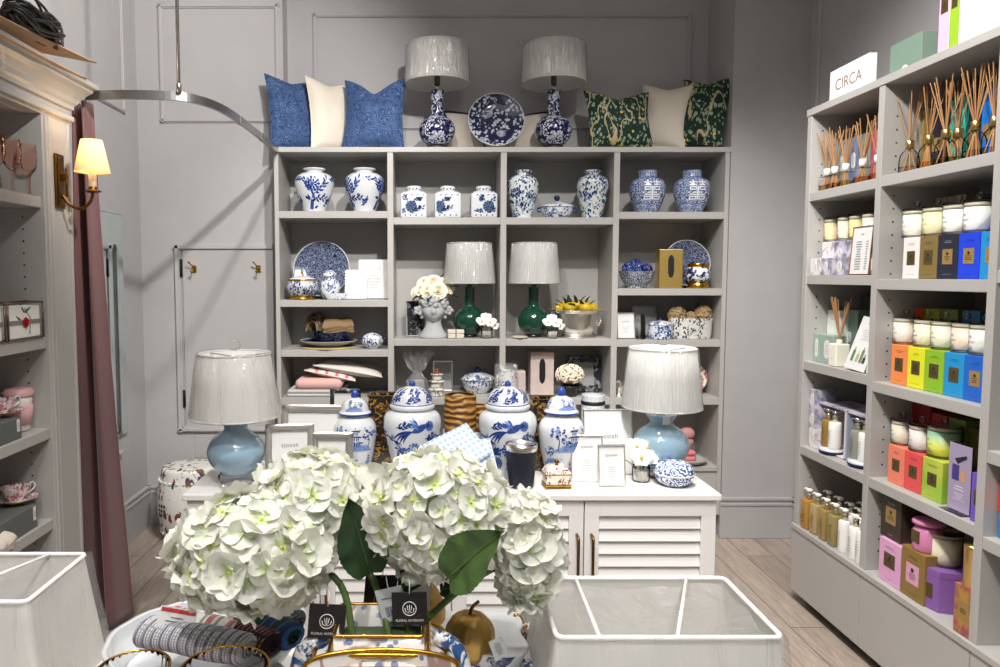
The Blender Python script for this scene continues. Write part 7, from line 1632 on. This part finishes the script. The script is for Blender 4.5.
def flower_head(t, c, rx, ry_, rz_, n, seed, axis=None, size=.026):
    rr = random.Random(seed); c = Vector(c); mb = MB(); at_r = []; eyes = MB()
    for i in range(n):
        zf = 1 - 2 * (i + .5) / n; a = i * 2.399963 + rr.uniform(-.15, .15); q = sqrt(1 - zf * zf)
        nn = Vector((q * cos(a), q * sin(a), zf))
        if nn.y > .75: continue
        nz = (nn + Vector((rr.uniform(-.28, .28), rr.uniform(-.28, .28), rr.uniform(-.2, .3)))).normalized()
        sc_ = rr.uniform(.92, 1.03); pos = c + Vector((nn.x * rx, nn.y * ry_, nn.z * rz_)) * sc_
        T = Matrix.Translation(pos) @ nz.to_track_quat('Z', 'Y').to_matrix().to_4x4() @ Matrix.Rotation(rr.uniform(0, 6.28), 4, 'Z')
        s_ = size * rr.uniform(.82, 1.25); cup = rr.uniform(-.12, .38); hue = rr.random()
        for k_ in range(4):
            ang = k_ * pi / 2 + rr.uniform(-.12, .12); cup2 = cup + rr.uniform(-.12, .12); ph = rr.uniform(0, 6); tw = rr.uniform(-.2, .2); amp = rr.uniform(.05, .13)
            b0 = len(mb.v); nu, nv = 7, 7
            def fn(u, v):
                qv = (v - .5) * 2; w_ = (sin(pi * min(1, .1 + u * .9) ** 1.0 * .86)) ** .6 * .66; L = s_ * (u * (1 - .12 * qv * qv * u))
                x = L; y = qv * w_ * s_; z = s_ * (cup2 * u * u * 1.3 + .16 * qv * qv * (1 - .4 * u) + amp * sin(qv * 4 + ph) * u * u + tw * qv * u * .6) + .0012 * (k_ % 2)
                return (x * cos(ang) - y * sin(ang), x * sin(ang) + y * cos(ang), z)
            mb.grid(fn, nu, nv, M=T)
            at_r += [(i_ / (nu - 1), hue) for i_ in range(nu) for _ in range(nv)]
        eyes.ball(T @ Vector((0, 0, .002)), s_ * .09, 7, 5)
    o = mb.build('flower_head', PET, t)
    ca = o.data.color_attributes.new('petal', 'FLOAT_COLOR', 'POINT')
    for i, (r, h_) in enumerate(at_r): ca.data[i].color = (r, h_, 0, 1)
    eyes.build('floret_eyes', EYE, o)
    core = MB().ball(c, (rx * .72, ry_ * .72, rz_ * .72), 20, 14).build('inner_core', mat((196, 206, 156), .8), o)
    return o
def hang_tag(t, loc, w, h, rx, rz_, black=True, roll=0, writing=True, strng=None):
    M = Matrix.Translation(Vector(loc)) @ Matrix.Rotation(rz_, 4, 'Z') @ Matrix.Rotation(roll, 4, 'Y') @ Matrix.Rotation(rx, 4, 'X')
    o = MB().rbox((-w / 2, -.0008, -h), (w / 2, .0008, 0), .0006, M=M).build('hang_tag', TAGB if black else TAGG, t)
    eul = M.to_euler(); LW_ = mat((214, 212, 208), .6, name='tag_print') if black else mat((70, 70, 72), .6, name='tag_ink')
    if black:
        ring = MB().tube([M @ Vector((.19 * w * cos(a), -.0012, -h * .5 + .19 * w * sin(a))) for a in [2 * pi * i / 32 for i in range(32)]], w * .013, 6, closed=True)
        for a in (-.55, 0, .55): ring.tube([M @ Vector((.0, -.0012, -h * .5 - .12 * w)), M @ Vector((.07 * w * sin(a) * 1.3, -.0012, -h * .5 - .02 * w)), M @ Vector((.12 * w * sin(a), -.0012, -h * .5 + .1 * w * cos(a)))], w * .011, 5)
        for s_ in (-1, 1): ring.tube([M @ Vector((s_ * .02 * w, -.0012, -h * .5 - .12 * w)), M @ Vector((s_ * .11 * w, -.0012, -h * .5 - .08 * w)), M @ Vector((s_ * .13 * w, -.0012, -h * .5 + .02 * w))], w * .011, 5)
        ring.build('leaf_emblem', LW_, o)
        if writing:
            tx = text('FLORAL INTERIORS', w * .085, LW_, o, (0, 0, 0), space=1.1, ext=.0002); tx.matrix_local = M @ Matrix.Translation((0, -.0012, -h * .86)) @ Matrix.Rotation(pi / 2, 4, 'X')
    else:
        if writing:
            tx = text('FLORAL INTERIORS', w * .075, LW_, o, (0, 0, 0), ext=.0002); tx.matrix_local = M @ Matrix.Translation((0, -.0012, -h * .3)) @ Matrix.Rotation(pi / 2, 4, 'X')
        bc_ = MB(); rr = random.Random(3); x = -w * .28
        while x < w * .1:
            ww = rr.uniform(.0004, .0013); bc_.box((x, -.0012, -h * .85), (x + ww, -.0006, -h * .55), M=M); x += ww + rr.uniform(.0005, .0013)
        bc_.build('barcode', LW_, o)
    MB().tube([M @ Vector((0, 0, -.004)), M @ Vector((.001, -.002, .006)), M @ Vector((0, .006, .018))], .0008, 5).build('plastic_loop', mat((230, 230, 230), .3), o)
    return o
Zp = 1.128       # planter rim
def hyd(name_label, c, rx, ry_, rz_, n, seed, foot, leaves=(), tags=(), Yc=None, mid=None):
    t = thing('hydrangea', name_label, 'flower', foot, 0, 'white silk hydrangeas in the gilt planter'); cl = Vector(c) - Vector(foot)
    m_ = MB(); md = Vector(mid) - Vector(foot) if mid else cl * .45 + Vector((0, 0, .03))
    m_.tube(crspl([Vector((0, 0, -.05)), Vector((0, 0, 0)), md, cl * .92], 6), .005, 8); m_.build('stem', STEM, t)
    flower_head(t, cl, rx, ry_, rz_, n, seed)
    for (a, b, w, m2, cu) in leaves:
        l_ = MB(); A, B = Vector(a) - Vector(foot), Vector(b) - Vector(foot); leaf_geo(l_, A, B, w, cu, up=(0, -.75, .65), serr=.07, nu=29, nv=9); o = l_.build('leaf', m2, t)
        vn = MB(); d_ = B - A; vn.tube([A + d_ * (i / 8) + Vector((0, -.0005, .0008)) for i in range(9)], [.0016 * (1 - i / 10) for i in range(9)], 5)
        vn.build('midrib', STEM, o)
    for tg in tags: hang_tag(t, tuple(Vector(tg[0]) - Vector(foot)), *tg[1:])
    return t
f1, f2, f3, f4 = at(352, 632, .985), at(388, 630, .99), at(408, 632, 1.0), at(420, 630, 1.01)
Yh = 1.0
hyd('white hydrangea with the broadest bloom, drooping over the textile bowl', at(254, 552, 1.0), .106, .085, .078, 105, 3, f1,
    tags=((at(328, 604, .955), .05, .046, -.12, .05, True, .07), ), mid=at(334, 577, 1.0))
hyd('white hydrangea behind, reaching up towards the silver photo frames', at(314, 497, 1.07), .080, .08, .060, 80, 5, f2, leaves=((at(370, 574, 1.0), at(348, 496, .98), .07, LFD, .05), (at(372, 560, 1.06), at(352, 545, 1.05), .05, LF, .1)),
    tags=((at(382, 575, 1.06), .05, .07, -.1, .3, True, .12), (at(388, 588, 1.0), .042, .046, -.1, -.2, False, -.3)), mid=at(368, 570, 1.05))
hyd('white hydrangea with a round full bloom in the middle', at(438, 514, 1.03), .100, .09, .084, 118, 8, f3, leaves=((at(446, 580, .915), at(503, 531, .872), .071, LF, .12), (at(424, 560, 1.02), at(398, 596, 1.0), .04, LFD, .1)),
    tags=((at(409, 592, .955), .048, .044, -.12, -.05, True, -.04), (at(418, 575, 1.03), .04, .05, -.3, .4, False, .15, False)), mid=at(410, 585, 1.01))
hyd('white hydrangea on the far side, hanging down before the wrapped lampshade', at(526, 548, 1.03), .038, .055, .078, 74, 12, f4, leaves=((at(440, 590, 1.05), at(470, 586, 1.04), .03, LFD, .1),), mid=at(462, 588, 1.02))
# ---- gilt flower planter
PLB = NT('blossom_branch_porcelain'); v_ = PLB.coord(); d_ = PLB.vor(PLB.warp(v_, 20, .02), 75); bl_ = PLB.math('MULTIPLY', PLB.step(PLB.math('SUBTRACT', 1, d_), .62, .04), PLB.step(PLB.noise(v_, 22, 1), .48, .03))
br_ = PLB.math('MULTIPLY', PLB.step(PLB.math('SUBTRACT', 1, PLB.math('ABSOLUTE', PLB.math('SUBTRACT', PLB.noise(PLB.warp(v_, 20, .03), 16, 1), .5))), .975, .012), PLB.step(PLB.noise(v_, 9, 1), .45))
PLB.col(PLB.mix(bl_, PLB.mix(br_, lin((234, 230, 226)), lin((170, 140, 128))), PLB.mix(PLB.noise(v_, 130), lin((84, 104, 150)), lin((150, 164, 196))))); PLB.p(Roughness=.12); PLB.b.inputs['Coat Weight'].default_value = .4; PLB = PLB.m
P_TOI = porcelain('toile', 1.3, ground=(226, 226, 222), ink=(44, 82, 132), deep=(30, 60, 108), seed=5)
pc = Vector((at(381, 640, .965).x, .965, TZ)); pw, pd = .060, .048
t = thing('gilt_planter', 'square-necked porcelain planter with gold edges holding the hydrangeas', 'planter', pc)
def sq(w, d, r, z, n=6):
    out = []
    for (sx_, sy_, a0) in ((1, 1, 0), (-1, 1, pi / 2), (-1, -1, pi), (1, -1, 3 * pi / 2)):
        for k_ in range(n): out.append(Vector((sx_ * (w - r) + r * cos(a0 + k_ * pi / 2 / (n - 1)), sy_ * (d - r) + r * sin(a0 + k_ * pi / 2 / (n - 1)), z)))
    return out
def loft(rings, mb, closed_bottom=True):
    n = len(rings[0]); fs = [(i * n + j, i * n + (j + 1) % n, (i + 1) * n + (j + 1) % n, (i + 1) * n + j) for i in range(len(rings) - 1) for j in range(n)]
    if closed_bottom: fs.append(tuple(range(n - 1, -1, -1)))
    return mb.add([p for r in rings for p in r], fs, 0, True)
hN = Zp - TZ
loft([sq(.06, .045, .012, 0), sq(.07, .052, .02, .01), sq(.1, .07, .04, .09), sq(.1, .07, .045, .15), sq(.085, .06, .03, .192)], MB()).build('body', P_TOI, t)
loft([sq(.085, .06, .03, .192), sq(pw, pd, .004, .205), sq(pw, pd, .004, hN), sq(pw - .004, pd - .004, .003, hN), sq(pw - .004, pd - .004, .003, hN - .05)], MB(), False).build('neck', PLB, t)
gd = MB()
gd.tube(sq(pw - .001, pd - .001, .004, hN + .001), .0026, 8, closed=True); gd.tube(sq(pw + .005, pd + .005, .006, .2065), .0035, 8, closed=True); gd.tube(sq(.088, .062, .03, .193), .003, 8, closed=True)
gd.build('gilt_edge', GOLD, t)
for s_ in (-1, 1): loft([sq(.012, .03, .008, .12), sq(.02, .04, .012, .16), sq(.014, .03, .01, .2), sq(.004, .012, .003, .215)], MB()).build('shoulder_scroll', P_TOI, t) if False else MB().tube(crspl([Vector((s_ * .095, 0, .12)), Vector((s_ * .112, -.01, .15)), Vector((s_ * .1, -.01, .195)), Vector((s_ * .076, 0, .204))]), [.016] * 8 + [.014] * 8 + [.011] * 9, 10).build('handle', P_TOI, t)
MB().add(sq(pw - .006, pd - .006, .003, hN - .03), [tuple(range(24))]).build('floral_foam', mat((70, 84, 60), .9), t)
# gilt rimmed oval dish leaning in front of the planter
dc = Vector((at(382, 668, .885).x, .875, TZ))
t = thing('gilt_oval_dish', 'oval gilt-rimmed porcelain dish at the front foot of the planter', 'dish', dc)
zr_ = at(382, 656, .90).z - TZ
MB().lathe(hollow(sm([(.05, 0), (.056, 0), (.07, .06), (.088, zr_ - .03), (.098, zr_)], 2), .004), 64, ey=.42).build('body', PLB, t)
MB().tube([(.0965 * cos(a), .0965 * .42 * sin(a), zr_) for a in [2 * pi * i / 64 for i in range(64)]], .0032, 8, closed=True).build('gilt_rim', GOLD, t)
# ---- golden pears in a blue and white tray on a patterned box
bx_ = Vector((at(468, 640, 1.12).x, 1.125, TZ)); zt = at(470, 641, 1.12).z
t = thing('patterned_box', 'blue and white patterned box carrying the clover-shaped tray', 'box', bx_ + Vector((.01, .01, 0)))
MB().rbox((-.10, -.075, 0), (.10, .075, zt - TZ - .024), .004).build('carton', P_TOI, t)
tz_ = zt - .022; QF = lambda a, z: 1 + .13 * cos(4 * a) * (1 if True else 0)
P_TRAY = porcelain('toile', .8, seed=1, ink=(40, 62, 124), deep=(20, 34, 90)); 
t = thing('clover_tray', 'clover-shaped blue and white porcelain tray under the golden fruit', 'tray', Vector((bx_.x + .003, bx_.y, tz_ - .001)), pi / 4 * 0)
def qf(a, z): return 1 + .16 * cos(4 * a + pi) * .9
MB().lathe([(.0001, 0), (.075, 0), (.084, .003), (.094, .03), (.096, .033), (.092, .033), (.083, .012), (.076, .008), (.0001, .008)], 96, fn=qf, ey=.85).build('tray', P_TRAY, t)
MB().lathe([(.0935, .0325), (.0965, .034), (.0945, .036), (.092, .034)], 96, fn=qf, ey=.85).build('rim', CERW, t)
GP = NT('gilded_fruit'); v_ = GP.coord(); GP.col(GP.mix(GP.noise(GP.coord((1, 1, .1)), 60, 4), lin((140, 104, 50)), lin((214, 178, 106)))); GP.p(Roughness=.42, Metallic=1); GP.bump(GP.noise(GP.coord((1, 1, .15)), 180, 3), .5, .002); GP = GP.m
def pear(loc, s, label, tagged):
    t = thing('golden_fruit', label, 'ornament', loc, 0, 'golden fruit ornaments')
    pr = [(.0001, .002), (.016, .0), (.034, .012), (.0415, .038), (.038, .062), (.022, .078), (.008, .08), (.0001, .078)] if tagged else [(.0001, .002), (.018, .0), (.034, .012), (.0365, .036), (.03, .058), (.02, .074), (.013, .086), (.006, .09), (.0001, .09)]
    MB().lathe([(r * s, z * s) for r, z in sm(pr, 2)], 56, fn=lambda a, z: 1 + (.025 if tagged else .012) * cos(10 * a)).build('fruit', GP, t)
    zt_ = .078 if tagged else .088
    MB().tube(crspl([Vector((0, 0, zt_ * s)), Vector((.004, 0, (zt_ + .012) * s)), Vector((.014, 0, (zt_ + .022) * s))]), .0028, 8).build('stalk', ABRASS, t)
    if tagged:
        M = Matrix.Translation((.036, -.034, .052)) @ Matrix.Rotation(-.35, 4, 'Y') @ Matrix.Rotation(.2, 4, 'Z')
        o = MB().rbox((-.011, -.0007, -.032), (.011, .0007, 0), .0004, M=M).build('price_tag', PAPER, t)
        l_ = print_lines(.014, .02, 7, o, -.0012, -.026, INKL, seed=3, name='tag_print', thick=.3); l_.matrix_local = M
pear(Vector((at(470, 620, 1.08).x, 1.085, tz_ + .009)), .95, 'round golden fruit ornament with a white price tag in the middle of the tray', True)
pear(Vector((at(422, 620, 1.17).x, 1.175, tz_ + .009)), 1.1, 'golden pear ornament half hidden behind the black hang tag and planter', False)
# gold bead sprig beside the tray
t = thing('gold_bead_sprig', 'cluster of small gold beads between the tray and the wrapped lampshade', 'ornament', Vector((at(527, 628, 1.17).x, 1.19, TZ))); rr = random.Random(4)
MB().lathe([(.012, 0), (.012, .06), (.006, .08)], 12).build('holder', BLACK, t)
mb = MB()
for i in range(40): mb.ball((rr.uniform(-.018, .018), rr.uniform(-.015, .015), .075 + rr.uniform(0, .055)), rr.uniform(.003, .0052), 8, 6)
mb.build('beads', GOLD, t)
# ---- white shell bowl of textiles
bc2 = Vector((at(205, 630, 1.16).x, 1.145, TZ)); zrb = at(205, 630, 1.16).z - TZ
def shell(a, z): return 1 + .022 * abs(sin(6 * a + z * 18)) 
t = thing('shell_bowl', 'large white moulded ceramic bowl filled with rolled textiles', 'bowl', bc2)
MB().lathe(hollow(sm([(.07, 0), (.078, 0), (.11, .035), (.142, .09), (.146, zrb - .02), (.150, zrb)], 2), .008), 120, fn=shell, ey=.92).build('body', CERW, t)
for (x, y) in ((.148, -.02),):
    MB().ball((.135, -.06, zrb - .06), (.02, .02, .045), 14, 10).build('moulded_handle', CERW, t)
MB().lathe([(.0001, .07), (.12, .07)], 24, ey=.9, cap=False).build('tissue_fill', mat((214, 216, 220), .8), t)
def plaid(name, base, cols, sc_=60, rot=0):
    n = NT(name); v = n.coord((1, 1, 1), rot=(0, 0, rot)); c = lin(base)
    for i, (col_, ax, fr_, thr) in enumerate(cols):
        w_ = n.n('ShaderNodeTexWave', bands_direction=ax); n.set(w_.inputs[0], v); w_.inputs['Scale'].default_value = fr_; w_.inputs['Phase Offset'].default_value = i * 1.3
        c = n.mix(n.math('MULTIPLY', n.step(w_.outputs['Fac'], thr, .06), .8), c, lin(col_))
    tw = n.noise(n.coord((1, 1, 1)), 500, 1); c = n.mix(n.math('MULTIPLY', tw, .35), c, lin([k_ * .6 for k_ in base])); n.col(c); n.p(Roughness=.92); n.bump(tw, .4, .002); return n.m
TWEED = plaid('navy_white_tweed', (226, 224, 222), (((40, 48, 92), 'X', 20, .82), ((70, 76, 118), 'X', 62, .8), ((150, 152, 166), 'Z', 90, .8)))
GRN = plaid('green_blue_plaid', (30, 64, 44), (((30, 56, 130), 'X', 9, .72), ((70, 120, 190), 'X', 18, .93)))
REDP = plaid('red_black_plaid', (92, 34, 46), (((28, 22, 26), 'X', 18, .5), ((196, 160, 150), 'X', 36, .9), ((20, 20, 24), 'Z', 60, .7)))
LGHT = plaid('white_red_check', (232, 228, 222), (((196, 60, 70), 'X', 9, .8), ((90, 110, 80), 'X', 13, .88)))
GRYT = plaid('charcoal_tweed', (70, 72, 78), (((40, 42, 46), 'X', 60, .6), ((120, 122, 126), 'Z', 80, .7)))
def roll(label, p0, p1, r, m, flat=.72):
    p0, p1 = Vector(p0), Vector(p1); d = p1 - p0; L = d.length; c = (p0 + p1) / 2
    t = thing('rolled_scarf', label, 'scarf', c, 0, 'rolled textiles in the shell bowl'); q = d.to_track_quat('X', 'Z'); t.rotation_mode = 'QUATERNION'; t.rotation_quaternion = q
    def fn(u, v):
        a = 2 * pi * v; w_ = 1 + .05 * sin(u * 9 + a * 2); e = min(1, (min(u, 1 - u) * 18 + .35)); return ((u - .5) * L, r * cos(a) * w_ * e, r * flat * sin(a) * w_ * e)
    MB().grid(fn, 34, 20, cv=True).build('roll', m, t)
    sp_ = MB()
    for s_ in (-1, 1): sp_.tube([(s_ * L * .497, r * .9 * (1 - i / 26) * cos(i * .55) * .6, r * flat * (1 - i / 26) * sin(i * .55) * .6) for i in range(24)], .002, 5)
    sp_.build('roll_edge', m, t)
    MB().rbox((-.016, -r * 1.03, -r * flat * .3), (.016, -r * .99, r * flat * .5), .001).build('paper_label', PAPER, t) if False else None
    return t
Yb_ = 1.07
roll('navy and white tweed scarf rolled up at the front of the bowl', at(142, 630, 1.09), at(250, 650, 1.02), .030, TWEED)
roll('white scarf with red and green check behind the tweed roll', at(168, 617, 1.13), at(238, 634, 1.09), .024, LGHT)
roll('red and black plaid scarf roll in the middle of the bowl', at(222, 628, 1.12), at(274, 646, 1.05), .026, REDP)
roll('dark green and blue plaid scarf roll at the far side of the bowl', at(244, 620, 1.15), at(294, 638, 1.08), .028, GRN)
roll('charcoal tweed scarf roll at the back of the bowl beneath the hydrangea', at(240, 609, 1.19), at(300, 624, 1.15), .028, GRYT)
o = MB().rbox((-.028, -.0008, -.02), (.028, .0008, .02), .0006).build('paper_swing_label', PAPER, None, at(176, 622, 1.07), (-.5, .25, .15)); tag(o, 'white paper label with a red border lying on the textiles', 'label'); MB().rbox((-.026, -.0012, .012), (.026, -.0007, .018), .0002).build('red_border', mat((190, 50, 60), .6), o); print_lines(.035, .022, 4, o, -.001, -.014, INKG)
# ---- gilt rimmed ribbed glass bowls on a pink box
pk = Vector((at(120, 668, .95).x, .93, TZ)); PKB = mat((240, 208, 196), .5, name='pink_card'); zpk = at(100, 668, .97).z
t = thing('pink_box', 'flat pale pink gift box at the bottom edge under the glass bowls', 'box', pk); MB().rbox((-.12, -.05, 0), (.21, .045, .10), .003).build('carton', PKB, t); MB().rbox((-.122, -.052, .07), (.212, .047, .103), .003).build('lid', PKB, t)
RG2 = glass((252, 252, 252), .03, .15, name='ribbed_crystal')
def glass_bowl(px, r, ztop_py, Y, label):
    q = at(px, ztop_py, Y); z0 = TZ + .1035; h = q.z - z0
    t = thing('glass_bowl', label, 'glass bowl', (q.x, Y, z0), 0, 'ribbed glass bowls with gold rims')
    MB().lathe(sm([(.0001, .0), (r * .6, 0), (r * .66, .004), (r * .9, h * .5), (r, h)], 1) + [(r - .003, h), (r * .9 - .004, h * .5), (r * .6, .008), (.0001, .008)], 120, fn=lambda a, z: 1 + .035 * abs(sin(16 * a))).build('bowl', RG2, t)
    MB().tube([(r * cos(a), r * sin(a), h) for a in [2 * pi * i / 64 for i in range(64)]], .0016, 6, closed=True).build('gilt_rim', GOLD, t)
glass_bowl(133, .047, 668, .93, 'ribbed glass bowl with gold rim nearer the wrapped lampshade edge'); bpy.data.objects['glass_bowl']['label'] = 'smaller ribbed glass bowl with gold rim on the pink box'
glass_bowl(224, .058, 668, .925, 'larger ribbed glass bowl with gold rim in front of the tweed scarf')
# ================================================================== light
w = bpy.data.worlds.new('world'); sc.world = w; w.use_nodes = True; bg = w.node_tree.nodes['Background']; bg.inputs[0].default_value = (.96, .98, 1, 1); bg.inputs[1].default_value = .26
def spot(x, y, tx, ty, tz, e, ang=75, blend=.7, rad=.05, col=(1, .98, .95)):
    l = bpy.data.lights.new('ceiling_and_fill_spot', 'SPOT'); l.energy = e; l.spot_size = radians(ang); l.spot_blend = blend; l.shadow_soft_size = rad; l.color = col
    o = bpy.data.objects.new('ceiling_and_fill_spot', l); COL.objects.link(o); o.location = (x, y, ZC - .12); d = Vector((tx, ty, tz)) - o.location; o.rotation_euler = d.to_track_quat('-Z', 'Y').to_euler()
spot(.5, 1.3, -1.5, 4.5, 2.15, 440, 56); spot(.2, -1.1, .15, 1.1, .9, 115, 50)  # the spot behind the camera is added fill brightening the foreground lampshades
spot(-.25, 1.9, -.35, 4.5, 1.15, 225, 56); spot(1.0, 1.9, 1.0, 4.5, 1.15, 190, 56)
spot(.3, 1.3, .2, 2.8, .8, 185, 78); spot(-.5, .3, -.3, 1.1, 1.0, 135, 80); spot(.6, .2, .2, 1.1, 1.0, 120, 80)
spot(.45, 2.1, 1.95, 2.95, 1.3, 215, 80); spot(.3, 1.0, 1.95, 2.5, 1.2, 150, 80)
spot(-1.0, 1.0, -.78, 2.75, 1.0, 75, 34); spot(-.4, 2.6, -1.9, 3.6, 3.0, 70, 90); spot(.7, 3.0, 1.6, 3.6, 0, 85, 70)  # the narrow spot is extra fill, added to brighten the smooth-shaded blue lamp
l = bpy.data.lights.new('ceiling_fill', 'AREA'); l.shape = 'RECTANGLE'; l.size = 2.6; l.size_y = 3.2; l.energy = 26; l.color = (1, .97, .94)  # broad overhead fill added to soften the whole room, not a known fitting
o = bpy.data.objects.new('ceiling_fill', l); COL.objects.link(o); o.location = (.1, 1.2, ZC - .03)
sc.view_settings.exposure = -.06
